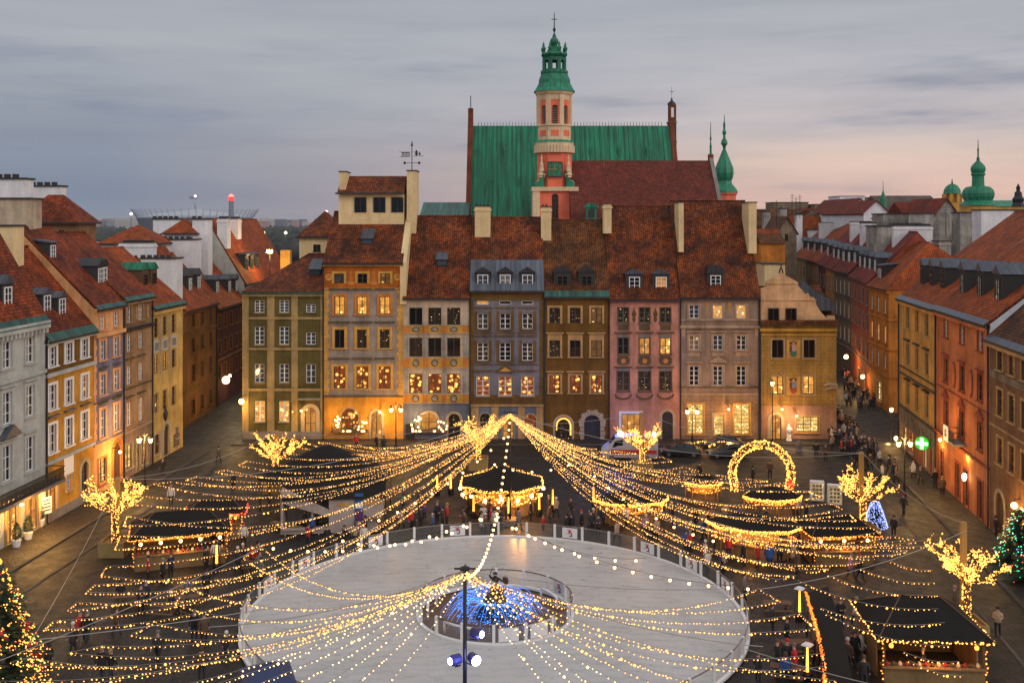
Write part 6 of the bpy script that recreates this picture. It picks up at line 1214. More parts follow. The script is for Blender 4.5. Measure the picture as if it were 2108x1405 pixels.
for _ in range(420):
    a = rng.random() * 6.283; z = rng.uniform(.3, 2.2); r_ = 1.75 + rng.uniform(0, .9); cm.octa((r_ * math.cos(a), r_ * math.sin(a), z), rng.uniform(.03, .055))
o = cm.build('light_curtain', M['blue_bulb'], fo, uv=False); o['kind'] = 'stuff'
wp = MB()
for a0, a1, rr_ in ((.25, .75, 4.2), (2.7, 3.3, 4.4), (3.9, 4.5, 4.3), (5.2, 5.8, 4.3)):
    pts = [(rr_ * math.cos(a0 + (a1 - a0) * i / 3), rr_ * math.sin(a0 + (a1 - a0) * i / 3), .75) for i in range(4)]; wp = MB(); wp.tube(pts, .09, 6)
    for p_ in (pts[0], pts[-1]): wp.tube([p_, (p_[0], p_[1], 0)], .09, 6)
    tag(wp.build('white_pipe', M['snow_white'], None, (RC.x, RC.y, 0)), 'white bent pipe rail lying inside the fountain fence', 'pipe rail', 'white pipe rails in the fountain')
wd = MB(); 
for i in range(18): an = math.pi * 1.05 + i * .9 / 18 * math.pi; pass
# ================================================================ stalls
M['canvas_dark'] = plaster('dark_canvas', (.013, .011, .009), .3); M['stall_wood'] = plaster('stall_planks', (.26, .16, .07), .35); M['warm_board'] = pane('glowing_stall_front', (1, .32, .04), (1, .58, .14), .9, 3.2, 2.4, .34); M['awning_red'] = simple('red_cloth', (.35, .02, .02), .7)
def bulbs_along(parent, pts, bm, step=.22, r=.05, jit=.06, name='edge_bulbs', loops=1):
    b = MB()
    for _ in range(loops):
        for i in range(len(pts) - 1):
            a, c = Vector(pts[i]), Vector(pts[i + 1]); l = (c - a).length; n_ = max(2, int(l / step))
            for k in range(n_): p = a.lerp(c, (k + rng.random() * .5) / n_); b.octa((p.x + rng.uniform(-jit, jit), p.y + rng.uniform(-jit, jit), p.z + rng.uniform(-jit, jit)), r * rng.uniform(.75, 1.25))
    o = b.build(name, M[bm], parent, uv=False); o['kind'] = 'stuff'; return o
def hut(label, loc, rz, w, d, hw, hr, edge='bulb', roofm='canvas_dark', counter=True, lamps=4, lampm='globe'):
    r = empty('market_hut', loc, rz, label, 'market hut', 'market huts on the square')
    for x in (-w / 2 + .1, w / 2 - .1):
        for y in (-d / 2 + .1, d / 2 - .1): b = MB(); b.box(x - .07, x + .07, y - .07, y + .07, 0, hw); b.build('frame_post', M['brown_wood'], r)
    b = MB(); b.box(-w / 2, w / 2, d / 2 - .08, d / 2, 0, hw); b.box(-w / 2, -w / 2 + .08, -d / 4, d / 2 - .081, 0, hw); b.box(w / 2 - .08, w / 2, -d / 4, d / 2 - .081, 0, hw); b.build('wall', M['stall_wood'], r)
    b = MB(); o = .35; b.add([(-w / 2 - o, -d / 2 - o, hw - .1), (w / 2 + o, -d / 2 - o, hw - .1), (w / 2 + o, d / 2 + o, hw - .1), (-w / 2 - o, d / 2 + o, hw - .1), (-w / 2 + d * .35, 0, hr), (w / 2 - d * .35, 0, hr)], [[0, 1, 5, 4], [1, 2, 5], [2, 3, 4, 5], [3, 0, 4], [3, 2, 1, 0]]); b.build('roof', M[roofm], r)
    for sx in (-1, 1):
        for sy in (-1, 1): b = MB(); b.tube([(sx * (w / 2 + o), sy * (d / 2 + o), hw - .07), (sx * (w / 2 - d * .35), 0, hr + .03)], .035, 5); b.build('roof_seam', M['brown_wood'], r)
    b = MB(); b.tube([(-w / 2 + d * .35, 0, hr + .03), (w / 2 - d * .35, 0, hr + .03)], .035, 5); b.build('roof_seam', M['brown_wood'], r)
    if counter:
        b = MB(); b.box(-w / 2 + .1, w / 2 - .1, -d / 2, -d / 2 + .5, 0, 1.05); b.box(-w / 2, w / 2, -d / 2 - .15, -d / 2 + .6, 1.05, 1.12); b.build('counter', M['stall_wood'], r)
        b = MB(); b.box(-w / 2 + .15, w / 2 - .15, d / 2 - .16, d / 2 - .09, 1.0, hw - .15); b.build('lit_shelves', M['warm_board'], r)
        b = MB()
        for i in range(int(w / .35)): b.lathe([(.08, 1.12), (.12, 1.2), (.06, 1.36)], (-w / 2 + .3 + i * .35, -d / 2 + .2), 6, i % 3)
        b.build('goods', [M['awning_red'], M['brown_wood'], M['cream_plaster']], r)
    q = w / 2 + o; e = d / 2 + o; z = hw - .12
    bulbs_along(r, [(-q, -e, z), (q, -e, z)], edge, loops=2); bulbs_along(r, [(-q, -e, z), (-q, e, z)], edge); bulbs_along(r, [(q, -e, z), (q, e, z)], edge); bulbs_along(r, [(-w / 2, -d / 2, z), (-w / 2, -d / 2, .3)], 'orange_bulb', name='post_bulbs'); bulbs_along(r, [(w / 2, -d / 2, z), (w / 2, -d / 2, .3)], 'orange_bulb', name='post_bulbs')
    lg = bpy.data.lights.new('hut_light', 'POINT'); lg.energy = 140; lg.color = (1, .42, .09); lg.shadow_soft_size = .3; lo = bpy.data.objects.new('hut_light', lg); COL.objects.link(lo); lo.parent = r; lo.location = (0, -d / 2 - .2, hw - .6)
    for i in range(lamps):
        b = MB(); b.ball((0, 0, 0), .13, 0, 8); b.build('hanging_lamp', M[lampm], r, (-w / 2 + .5 + i * (w - 1) / max(1, lamps - 1), -d / 2 + .1, hw - .55))
    return r
hut('small market hut with a dark hipped roof edged in orange lights at left', G(372, 1150), R(18), 6.6, 4.0, 2.5, 3.7, 'orange_bulb', lamps=5); hut('dark roofed food hut with a pale counter beside the lower right light tree', G(1893, 1375), R(-4), 5.6, 5.0, 2.8, 4.2, 'bulb', lamps=2, lampm='orange_bulb')
hut('lit food hut under the light strings right of the glowing octagon stall', G(1722, 1150), R(4), 4.6, 3.2, 2.4, 3.4, 'orange_bulb', lamps=3)
hut('red lit stall below the small market hut at left', G(445, 1098), R(12), 4.2, 2.6, 2.1, 2.9, 'red_bulb', lamps=4, lampm='orange_bulb')
# round bar
c = G(1033, 1048); rb = empty('round_bar', c, R(22.5), 'octagonal bar with a dark conical roof and glowing counter behind the rink', 'bar'); n8 = 8
b = MB(); b.lathe([(3.9, 2.45), (3.85, 2.52), (1.7, 3.2), (.2, 3.8)], (0, 0), 8); b.build('roof', M['canvas_dark'], rb); b = MB(); b.lathe([(3.1, 0), (3.1, 1.05), (3.35, 1.06), (3.35, 1.16), (2.7, 1.16)], (0, 0), 8); b.build('counter', M['stall_wood'], rb)
b = MB(); b.lathe([(2.9, 1.2), (2.9, 2.3)], (0, 0), 8); b.build('lit_shelves', M['warm_board'], rb); b = MB()
for i in range(8): a = i * math.pi / 4; b.tube([(3.3 * math.cos(a), 3.3 * math.sin(a), 0), (3.3 * math.cos(a), 3.3 * math.sin(a), 2.4)], .07, 6)
b.build('roof_posts', M['brown_wood'], rb); ring = [(3.9 * math.cos(i * math.pi / 4), 3.9 * math.sin(i * math.pi / 4), 2.48) for i in range(9)]; bulbs_along(rb, ring, 'bulb', step=.11, loops=2, jit=.1); ring2 = [(x * .88, y * .88, 1.9) for x, y, z in ring]; bulbs_along(rb, ring2, 'orange_bulb', step=.12, r=.075, jit=.14, name='counter_bulbs'); bulbs_along(rb, [(x, y, 1.35) for x, y, z in ring2], 'bulb', step=.16, r=.06, jit=.12, name='counter_bulbs')
for i in range(8): a = i * math.pi / 4; bulbs_along(rb, [(3.9 * math.cos(a), 3.9 * math.sin(a), 2.5), (.3 * math.cos(a), .3 * math.sin(a), 3.85)] if i in (0, 3) else [(3.6 * math.cos(a), 3.6 * math.sin(a), 2.3), (3.6 * math.cos(a), 3.6 * math.sin(a), 1.3)], 'bulb', step=.2, name='post_bulbs')
for i in range(16): a = i * math.pi / 8; b = MB(); b.ball((0, 0, 0), .17, 0, 8); b.build('bar_lamp', M['globe'], rb, (3.7 * math.cos(a), 3.7 * math.sin(a), 1.7 + .2 * (i % 2)))
l = bpy.data.lights.new('bar_light', 'POINT'); l.energy = 700; l.color = (1, .42, .09); l.shadow_soft_size = .5; lo = bpy.data.objects.new('bar_light', l); COL.objects.link(lo); lo.parent = rb; lo.location = (0, -3.9, 1.8)
# octagon stall and counters on the right
def ringstall(label, c, rad, rz, h=2.3, sq=.62, name='market_stall'):
    r = empty(name, c, rz, label, 'market stall', 'glowing counters on the right of the square'); pts = [(rad * math.cos(i * math.pi / 4), rad * sq * math.sin(i * math.pi / 4)) for i in range(9)]
    b = MB(); b.lathe([(rad * .98, h), (rad, h + .08), (rad * .4, h + .65), (.1, h + .8)], (0, 0), 8, sy=sq); b.build('canopy', M['canvas_dark'], r); 
    for x, y in pts[:8]: b = MB(); b.tube([(x * .95, y * .95, 0), (x * .95, y * .95, h + .05)], .06, 6); b.build('post', M['post_wood'], r)
    b = MB(); b.lathe([(rad * .8, 0), (rad * .8, 1.0), (rad * .86, 1.01), (rad * .86, 1.1), (rad * .6, 1.1)], (0, 0), 8, sy=sq); b.build('counter', M['stall_wood'], r); b = MB(); b.lathe([(rad * .5, 1.1), (rad * .5, h - .1)], (0, 0), 8, sy=sq); b.build('lit_core', M['warm_board'], r)
    bulbs_along(r, [(x, y, h) for x, y in pts], 'bulb', step=.13, r=.06, loops=2); bulbs_along(r, [(x, y, h - .12) for x, y in pts], 'orange_bulb', step=.12, r=.07); bulbs_along(r, [(x * .86, y * .86, 1.25) for x, y in pts], 'orange_bulb', step=.16, r=.06, jit=.12, name='counter_bulbs'); lg = bpy.data.lights.new('stall_light', 'POINT'); lg.energy = 160; lg.color = (1, .38, .07); lg.shadow_soft_size = .4; lo = bpy.data.objects.new('stall_light', lg); COL.objects.link(lo); lo.parent = r; lo.location = (0, -rad * sq * .9, 1.5); return r
ringstall('octagonal stall outlined in orange lights right of the rink', G(1553, 1138), 3.7, R(-14)); ringstall('glowing counter stall right of the far mast', G(1300, 1072), 3.2, R(5), 1.9); ringstall('small glowing counter under the lit arch', G(1590, 1058), 2.6, R(0), 1.6); ringstall('small glowing stall between the far mast and the lit arch', G(1448, 1035), 1.7, R(0), 1.9)
M['heat'] = emit('heater_tube_glow', (1, .30, .03), 6)
def heater(px, py, label, h=2.2):
    r = empty('patio_heater', G(px, py), rng.uniform(0, 1), label, 'patio heater', 'patio heaters by the bars'); b = MB(); b.lathe([(.28, 0), (.28, .5), (.12, .55), (.1, .6)], (0, 0), 4); b.build('base', M['black_iron'], r)
    b = MB(); b.tube([(0, 0, .62), (.0, 0, h - .25)], [.085, .05], 8); b.build('flame_tube', M['heat'], r); b = MB()
    for sx, sy in ((1, 1), (1, -1), (-1, 1), (-1, -1)): b.tube([(.26 * sx, .26 * sy, .5), (.1 * sx, .1 * sy, h - .15)], .02, 4)
    b.build('cage', M['black_iron'], r); b = MB(); b.lathe([(.38, h - .12), (.34, h - .05), (.08, h + .05)], (0, 0), 4); b.build('reflector', M['snow_white' if 'white' in label else 'black_iron'], r)
for px, py, l in ((975, 1066, 'slanted patio heater left of the round bar counter'), (1047, 1070, 'patio heater in front of the round bar counter'), (1110, 1062, 'patio heater at the right end of the round bar'), (1138, 1052, 'patio heater standing apart right of the round bar'), (900, 1020, 'patio heater left of the round bar among children'), (928, 1018, 'second patio heater left of the round bar'), (1222, 1046, 'patio heater at the left end of the glowing counter stall'), (1362, 1066, 'patio heater at the right end of the glowing counter stall'), (446, 1176, 'burning patio heater beside the small market hut'), (1646, 1278, 'white topped heater beside the red bulb line'), (1662, 1404, 'white topped heater at the bottom of the red bulb line'), (1524, 1128, 'white topped heater left of the octagonal stall'), (1572, 1144, 'white topped heater in front of the octagonal stall')): heater(px, py, l)
# white walled booth under the dark tent
tn = empty('dark_tent', G(672, 1045), 0, 'large dark pointed tent behind the white walled booth', 'tent'); b = MB(); b.lathe([(6.2, 2.9), (6.1, 3.1), (2.2, 4.9), (.3, 5.6)], (0, 0), 8, ph=.39, sy=.75); b.build('canopy', M['canvas_dark'], tn); b = MB()
for i in range(8): a = .39 + i * math.pi / 4; b.tube([(6 * math.cos(a), 4.5 * math.sin(a), 0), (6 * math.cos(a), 4.5 * math.sin(a), 3)], .08, 6)
b.build('tent_posts', M['brown_wood'], tn)
bo = empty('sledge_booth', G(690, 1098), R(6), 'white walled booth with a peaked side and a narrow blue poster', 'booth'); M['booth_wall'] = plaster('booth_wall', (.44, .37, .33), .3)
b = MB(); b.box(-.5, 3.9, -.1, .1, .1, 3.0); b.box(-4.4, -4.2, -.1, 3.2, .1, 3.6); b.prism_y([(-4.2, 3.9), (-4.2, 2.6), (-.5, 1.4), (-.5, 2.0)][::-1], -.08, .08); b.box(-4.2, -.5, -.1, .08, .1, .6); b.box(3.7, 3.9, .1, 3.2, .1, 3.2); b.box(-4.2, 3.7, 3.0, 3.2, .1, 3.0); b.build('white_wall', M['booth_wall'], bo)
b = MB(); b.prism_x([(-.4, 2.9), (1.6, 4.2), (3.6, 2.9)], -4.3, 4.1); b.build('roof', M['canvas_dark'], bo); b = MB(); b.box(1.6, 2.3, -.16, -.11, 1.0, 3.3, 0); b.box(1.65, 2.25, -.18, -.161, 1.1, 1.9, 1); b.box(1.65, 2.25, -.18, -.161, 2.1, 2.5, 2); b.build('poster', [simple('poster_blue', (.02, .10, .32), .5), simple('poster_plum', (.12, .03, .12), .5), M['white_paint']], bo)
b = MB(); b.box(2.4, 3.8, -.15, -.11, 2.35, 2.6); b.box(.2, 1.1, -.15, -.11, 2.3, 2.5); b.build('orange_stripe', M['gold'], bo); b = MB(); b.box(2.4, 3.7, -.5, -.11, 1.2, 1.32); b.build('shelf', M['stall_wood'], bo)
for px, py, rz_a, l, m_ in ((590, 1092, -.55, 'pale wooden ramp board lying left of the white booth', 'crate_wood'), (622, 1100, .15, 'white bench board in front of the white booth', 'booth_wall')):
    b = MB(); b.box(-1.6, 1.6, -.3, .3, .45, .55); b.box(-1.4, -1.3, -.25, .25, 0, .45); b.box(1.3, 1.4, -.25, .25, 0, .45); tag(b.build('bench', M[m_], None, tuple(G(px, py)), rz_a), l, 'bench')
# lit arch
M['red_bow'] = emit('red_bow_glow', (1, .02, .015), .55); ar = empty('light_arch', G(1568, 1012), R(-6), 'big glowing arch densely wrapped in warm bulbs', 'light arch'); b = MB(); n = 24; Ra = 2.75; pts = [(Ra * math.cos(math.pi * (1.12 - 1.24 * i / n)), 0, 1.75 + Ra * math.sin(math.pi * (1.12 - 1.24 * i / n))) for i in range(n + 1)]; pts = [(pts[0][0], 0, 0)] + pts + [(pts[-1][0], 0, 0)]; b.tube(pts, .25, 8); b.build('frame', M['bark'], ar, uv=False)
b = MB()
for i in range(len(pts) - 1):
    a, c = Vector(pts[i]), Vector(pts[i + 1])
    for _ in range(int((c - a).length * 62)): p = a.lerp(c, rng.random()); an = rng.random() * 6.283; q = .28 + rng.random() * .16; d = (c - a).normalized(); s = d.cross(Vector((0, 1, 0))); v_ = p + s * math.cos(an) * q + Vector((0, 1, 0)) * math.sin(an) * q; b.octa(v_, rng.uniform(.045, .075))
k = b.build('bulbs', M['bulb'], ar, uv=False); k['kind'] = 'stuff'
b = MB(); b.lathe([(.05, 0), (.45, .3), (.5, .7), (.3, 1.1), (.05, 1.3)], (0, 0), 9); o = b.build('red_bow', M['red_bow'], ar, (Ra * .95, -.2, .3)); o.scale = (.8, .5, .8)
# boards, cone, red bulb line
M['board_lit'] = pane('lit_board', (1, .72, .35), (1, .9, .6), .5, 1.0, 3, .3)
for px, py, l in ((1682, 1032, 'left one of two small lit boards beside the lit arch'), (1718, 1040, 'right one of two small lit boards beside the lit arch')):
    r = empty('lit_board', G(px, py), R(-12), l, 'board'); b = MB(); b.box(-.62, .62, -.35, .35, .15, 1.9); b.build('case', M['snow_white'], r); b = MB(); b.box(-.54, .54, -.38, -.352, .3, 1.8); b.build('lit_face', M['board_lit'], r); b = MB()
    for i in range(3):
        for j in range(4): b.box(-.42 + i * .3, -.2 + i * .3, -.395, -.381, .42 + j * .34, .62 + j * .34)
    b.build('notices', M['old_plaster2'], r)
r = empty('bulb_cone', G(1802, 1090), 0, 'violet white bulb cone beside the right light tree', 'light cone'); b = MB(); b.lathe([(.75, .3), (.75, .7), (.45, 1.6), (.15, 2.1), (.03, 2.3)], (0, 0), 10); b.build('frame', M['canvas_dark'], r); b = MB()
for _ in range(900): z = rng.random() ** 1.3 * 2.1; q = 1.0 * (1 - z / 2.5) ** .7; a = rng.random() * 6.283; b.octa((q * math.cos(a), q * math.sin(a), .3 + z), .035)
k = b.build('bulbs', M['blue_white'], r, uv=False); k['kind'] = 'stuff'
M['ember'] = emit('ember_bulb_glow', (1, .16, .012), 2.4)
p0, p1, p2 = G(1661, 1222, 2.6), G(1682, 1290, 2.6), G(1699, 1405, 2.6); r = empty('long_stall', (p1.x, p1.y, 0), 0, 'long dark stall outlined by a bent orange bulb line at lower right', 'market stall'); q0, q1, q2 = (p0 - p1) + Vector((0, 0, 2.6)), Vector((0, 0, 2.6)), (p2 - p1) + Vector((0, 0, 2.6)); q3 = q2 + (q2 - q1)
ql = [G(x, y, 2.6) - Vector((p1.x, p1.y, 0)) for x, y in ((1660, 1220), (1668, 1248), (1680, 1285), (1690, 1325), (1698, 1365), (1699, 1395), (1694, 1420))] + [q3 + Vector((-.4, 0, 0))]
bulbs_along(r, ql, 'bulb', step=.42, r=.08, jit=.03); bulbs_along(r, ql, 'ember', step=.07, r=.085, jit=.07, name='glow_bulbs')
b = MB()
for a, c in ((q0, q1), (q1, q2), (q2, q3)):
    d = Vector((1.3, 0, .5)); e = Vector((0, 0, .05)); b.add([a + e, c + e, c + d, a + d], [[0, 1, 2, 3]])
b.build('canopy', M['canvas_dark'], r)
for a in (q0, q1, q2, q3):
    for dx_ in (0, 1.25): b = MB(); b.tube([(a.x + dx_, a.y, 0), (a.x + dx_, a.y, 2.62)], .06, 6); b.build('post', M['brown_wood'], r)
b = MB()
for a, c in ((q0, q1), (q1, q2), (q2, q3)): d = (c - a); b.cbox(((a.x + c.x) / 2 + .5, (a.y + c.y) / 2, .52), .5, d.length * .85, 1.04, 0, math.atan2(-d.x, d.y))
b.build('counter', M['stall_wood'], r)
b = MB(); b.cbox((q2.x + 1.2, (q1.y + q2.y) / 2, 1.6), .1, 1.4, 1.6, 0); b.build('red_drape', M['awning_red'], r)
# blue roofed kiosk at the rink edge
r = empty('kiosk', G(550, 1470), R(20), 'small kiosk with a blue pointed roof at the near left rink edge', 'kiosk'); b = MB(); b.box(-1.2, 1.2, -1.2, 1.2, 0, 2.0); b.build('wall', M['cream_plaster'], r); b = MB(); b.lathe([(1.9, 2.0), (1.85, 2.08), (.05, 2.75)], (0, 0), 4, ph=math.pi / 4); b.build('roof', simple('blue_canvas', (.02, .035, .10), .6), r)
b = MB(); b.box(-.8, .8, -1.26, -1.2, 1.0, 1.8); b.build('hatch', M['warm_board'], r)
# A-frame and planters at left shops
def planter(px, py, label, h=1.3):
    r = empty('potted_shrub', G(px, py), 0, label, 'potted plant', 'potted plants by the shops'); r.location.z = .13; b = MB(); b.lathe([(.26, 0), (.38, .55), (.34, .58)], (0, 0), 10); b.build('pot', M['white_paint'], r)
    b = MB(); b.tube([(0, 0, .5), (0, 0, .8)], .04, 5)
    for _ in range(260):
        a = rng.random() * 6.283; z = rng.random(); q = .45 * math.sin(math.pi * min(1, z * .9 + .1)) ** .6 * (1.1 - .6 * z) * rng.uniform(.6, 1); p = Vector((q * math.cos(a), q * math.sin(a), .6 + z * h)); u_ = Vector((rng.uniform(-1, 1), rng.uniform(-1, 1), rng.uniform(-.2, 1))).normalized() * .14; v_ = u_.cross(Vector((rng.uniform(-1, 1), rng.uniform(-1, 1), .3))).normalized() * .05; b.add([p - v_, p + u_, p + v_, p - u_ * .3], [[0, 1, 2, 3]])
    b.build('foliage', M['leaf'], r, uv=False)
M['leaf'] = simple('dark_leaves', (.03, .06, .025), .6); M['fir'] = simple('fir_needles', (.018, .045, .02), .7)
planter(34, 1128, 'white pot with a dark bush under the long balcony'); planter(58, 1112, 'white pot with a low bush between the shop doors'); planter(82, 1086, 'white pot with a ball clipped bush beside the leaning board')
r = empty('leaning_board', G(96, 1082), R(60), 'white leaning menu board with dark lines beside the yellow house', 'board'); r.location.z = .13; b = MB(); b.box(-.45, .45, -.03, .03, .9, 2.3, 0); b.box(-.4, -.34, -.03, .03, 0, .9, 2); b.box(.34, .4, -.03, .03, 0, .9, 2)
for i in range(4): b.box(-.35, .35, -.05, -.031, 1.15 + i * .28, 1.26 + i * .28, 1)
b.build('sheet', [M['white_paint'], M['soot'], M['brown_wood']], r)
for px, py, l in ((262, 1248, 'dark wooden picnic table beside the seated person left of the rink'), (338, 1268, 'dark wooden picnic table under the lower left strings'), (382, 1250, 'dark wooden picnic table nearest the left rink fence'), (520, 1172, 'dark wooden picnic table right of the small market hut'), (1640, 1345, 'dark wooden picnic table beside the bent orange bulb line'), (1600, 1262, 'dark wooden picnic table by the right rink edge'), (1620, 1398, 'dark wooden picnic table at the bottom right of the rink')):
    r = empty('picnic_table', G(px, py), rng.uniform(-.4, .4), l, 'table', 'picnic tables on the square'); b = MB()
    for k in range(4): b.box(-.9, .9, -.36 + k * .18, -.2 + k * .18, .72, .76)
    b.build('table_top', M['brown_wood'], r)
    for y in (-.72, .72): b = MB(); b.box(-.9, .9, y - .13, y + .13, .42, .46); b.build('bench_seat', M['brown_wood'], r)
    for x in (-.65, .65): b = MB(); b.tube([(x, -.75, 0), (x, -.2, .72)], .04, 5); b.tube([(x, .75, 0), (x, .2, .72)], .04, 5); b.box(x - .04, x + .04, -.72, .72, .36, .42); b.build('leg_frame', M['brown_wood'], r)
# ================================================================ street lamps
M['lamp'] = emit('street_lamp_glow', (1, .62, .22), 11)
def lamp(label, loc, h=4.6, two=True, e=420, spread=.55, col=(1, .62, .22)):
    r = empty('street_lamp', loc, 0, label, 'street lamp', 'street lamps'); b = MB(); b.lathe([(.2, 0), (.2, .35), (.12, .5), (.1, 1.2), (.06, 1.3), (.05, h - .1), (.02, h + .3)], (0, 0), 8)
    xs = (-spread, spread) if two else (0,)
    if two:
        for x in xs: b.tube([(0, 0, h - .35), (x * .5, 0, h - .02), (x, 0, h - .12)], .035, 5)
    b.build('post', M['black_iron'], r)
    for x in xs:
        z = h - .6 if two else h; q = MB(); q.lathe([(.13, z - .3), (.22, z + .02), (.22, z + .1)], (0, 0), 6); o = q.build('lantern_glass', M['lamp'], r, (x, 0, 0)); q = MB(); q.lathe([(.28, z + .11), (.1, z + .34), (.03, z + .46)], (0, 0), 6); q.build('lantern_cap', M['black_iron'], o)
    l = bpy.data.lights.new('lamp_light', 'POINT'); l.energy = e * .8; l.color = (col[0], col[1] * .84, col[2] * .6); l.shadow_soft_size = .3; lo = bpy.data.objects.new('lamp_light', l); COL.objects.link(lo); lo.parent = r; lo.location = (0, 0, h - .5 if two else h + .1); lo.location.y = -.35
    return r
lamp('double lantern street lamp in front of the tan house at left', G(298, 1002), 5.2, e=1400); lamp('double lantern street lamp in front of the grey and gold house', G(815, 922), 5.0, e=900); lamp('lantern street lamp in front of the taupe shop', G(1425, 918), 4.6, e=500); lamp('tall double lantern street lamp before the yellow pharmacy house', G(1862, 1022), 5.6, e=1400); lamp('thin lamp post before the mustard corner house', G(1590, 925), 7.5, False, 500); lamp('short lantern street lamp at the mouth of the right street', G(1835, 905), 3.6, False, 700)
def wall_lamp(label, p, r_=.3, e=500, col=(1, .62, .2), n=(0, .6, 0)):
    r = empty('wall_lamp', p, 0, label, 'wall lamp', 'wall lamps'); b = MB(); b.ball((0, 0, 0), r_, 0, 10); b.build('globe', M['lamp'], r); b = MB(); b.tube([(0, 0, r_), (0, 0, r_ + .25), (n[0], n[1], r_ + .25)], .04, 5); b.build('bracket', M['black_iron'], r)
    l = bpy.data.lights.new('wall_light', 'POINT'); l.energy = e * .8; l.color = (col[0], col[1] * .84, col[2] * .6); l.shadow_soft_size = r_; lo = bpy.data.objects.new('wall_light', l); COL.objects.link(lo); lo.parent = r; lo.location = (-n[0] * 1.0, -n[1] * 1.0, -r_ - .3)
wall_lamp('brilliant corner lamp on the left edge of the olive house', P(497, 826, 119.2), .32, 700, n=(.3, .8, 0)); wall_lamp('round white lamp hanging in the left side street', P(465, 782, 132), .5, 700, (1, .85, .55), (-1.5, 0, 0)); wall_lamp('small round lamp behind the white one in the left side street', P(473, 773, 145), .22, 200, (1, .85, .55), (-1, 0, 0))
wall_lamp('amber lamp over the bright doorway of the right side street', P(1742, 734, 160), .35, 900, n=(.6, 0, 0)); wall_lamp('amber lamp low on the orange house of the right side street', P(1776, 775, 149), .3, 500, n=(.6, 0, 0)); wall_lamp('amber lamp on the tan house at the far end of the right side street', P(1720, 648, 200), .3, 500, n=(.6, 0, 0))
wall_lamp('amber lantern over the stalls by the right street mouth', P(1845, 902, 118), .25, 500, n=(.9, 0, 0)); wall_lamp('amber lamp on the arch wall at the right edge', P(2088, 1040, 78), .25, 500, n=(.8, 0, 0)); wall_lamp('warm lamp under the long balcony at left', P(44, 1037, 80.5), .14, 900, (1, .6, .2), (-.8, 0, 0)); wall_lamp('warm lamp beside the shop doors under the long balcony', P(82, 1008, 85), .14, 900, (1, .6, .2), (-.8, 0, 0)); wall_lamp('warm lamp by the peach arch of the violet blue house', P(247, 930, 98), .14, 500, (1, .6, .2), (-.8, 0, 0))
wall_lamp('small lamp over the arched door of the grey and gold house', P(782, 848, 119.3), .14, 350); wall_lamp('small lamp over the flower window of the grey and gold house', P(697, 862, 119.0), .12, 220); wall_lamp('small lamp beside the arched window of the white decorated house', P(862, 858, 119.2), .1, 250, (1, .75, .5)); wall_lamp('small lamp over the arched door of the olive house', P(620, 845, 119), .12, 250); wall_lamp('amber lamp over the doors of the apricot house', P(2000, 930, 91), .16, 260, n=(.6, 0, 0)); wall_lamp('amber lamp high between the pharmacy and apricot houses', P(1935, 905, 99), .16, 300, n=(.6, 0, 0)); wall_lamp('small lamp over the shop door of the taupe house', P(1500, 842, 119), .12, 300); wall_lamp('small white tube lamp on the mustard corner house', P(1640, 856, 119.1), .12, 300, (1, .8, .8)); wall_lamp('small lamp over the arched door of the mustard house', P(1610, 842, 119), .12, 350)
# flower boxes with bulbs on the far row
def flowerbox(px, label):
    c = P(px, 886, 119.6); r = empty('flower_box', c, 0, label, 'flower box', 'bulb lit flower boxes'); b = MB(); b.box(-2.1, 2.1, -.3, .1, -.2, .15); b.build('box', M['brown_wood'], r); b = MB()
    for _ in range(240): x = rng.uniform(-2.1, 2.1); zz = rng.uniform(.1, .5) if abs(x) < .95 else rng.uniform(.1, 1.6); p = Vector((x, rng.uniform(-.3, 0), zz)); u_ = Vector((rng.uniform(-1, 1), rng.uniform(-1, 0), rng.uniform(-1, 1))) * .16; v_ = Vector((rng.uniform(-1, 1), 0, rng.uniform(-1, 1))) * .1; b.add([p - v_, p + u_, p + v_], [[0, 1, 2]])
    b.build('foliage', M['leaf'], r, uv=False)
    for i in range(24):
        sx = -1 if i % 2 else 1; x = sx * rng.uniform(1.0, 2.1) if i < 16 else rng.uniform(-2, 2); zz = rng.uniform(.2, 1.7) if i < 16 else .02; b = MB(); b.ball((0, 0, 0), .11, 0, 6); b.build('bulb', M['globe'], r, (x, -.36, zz), uv=False)
flowerbox(720, 'flower box with bright globe bulbs under the arched window of the grey and gold house'); flowerbox(884, 'flower box with bright globe bulbs under the arched window of the white decorated house')
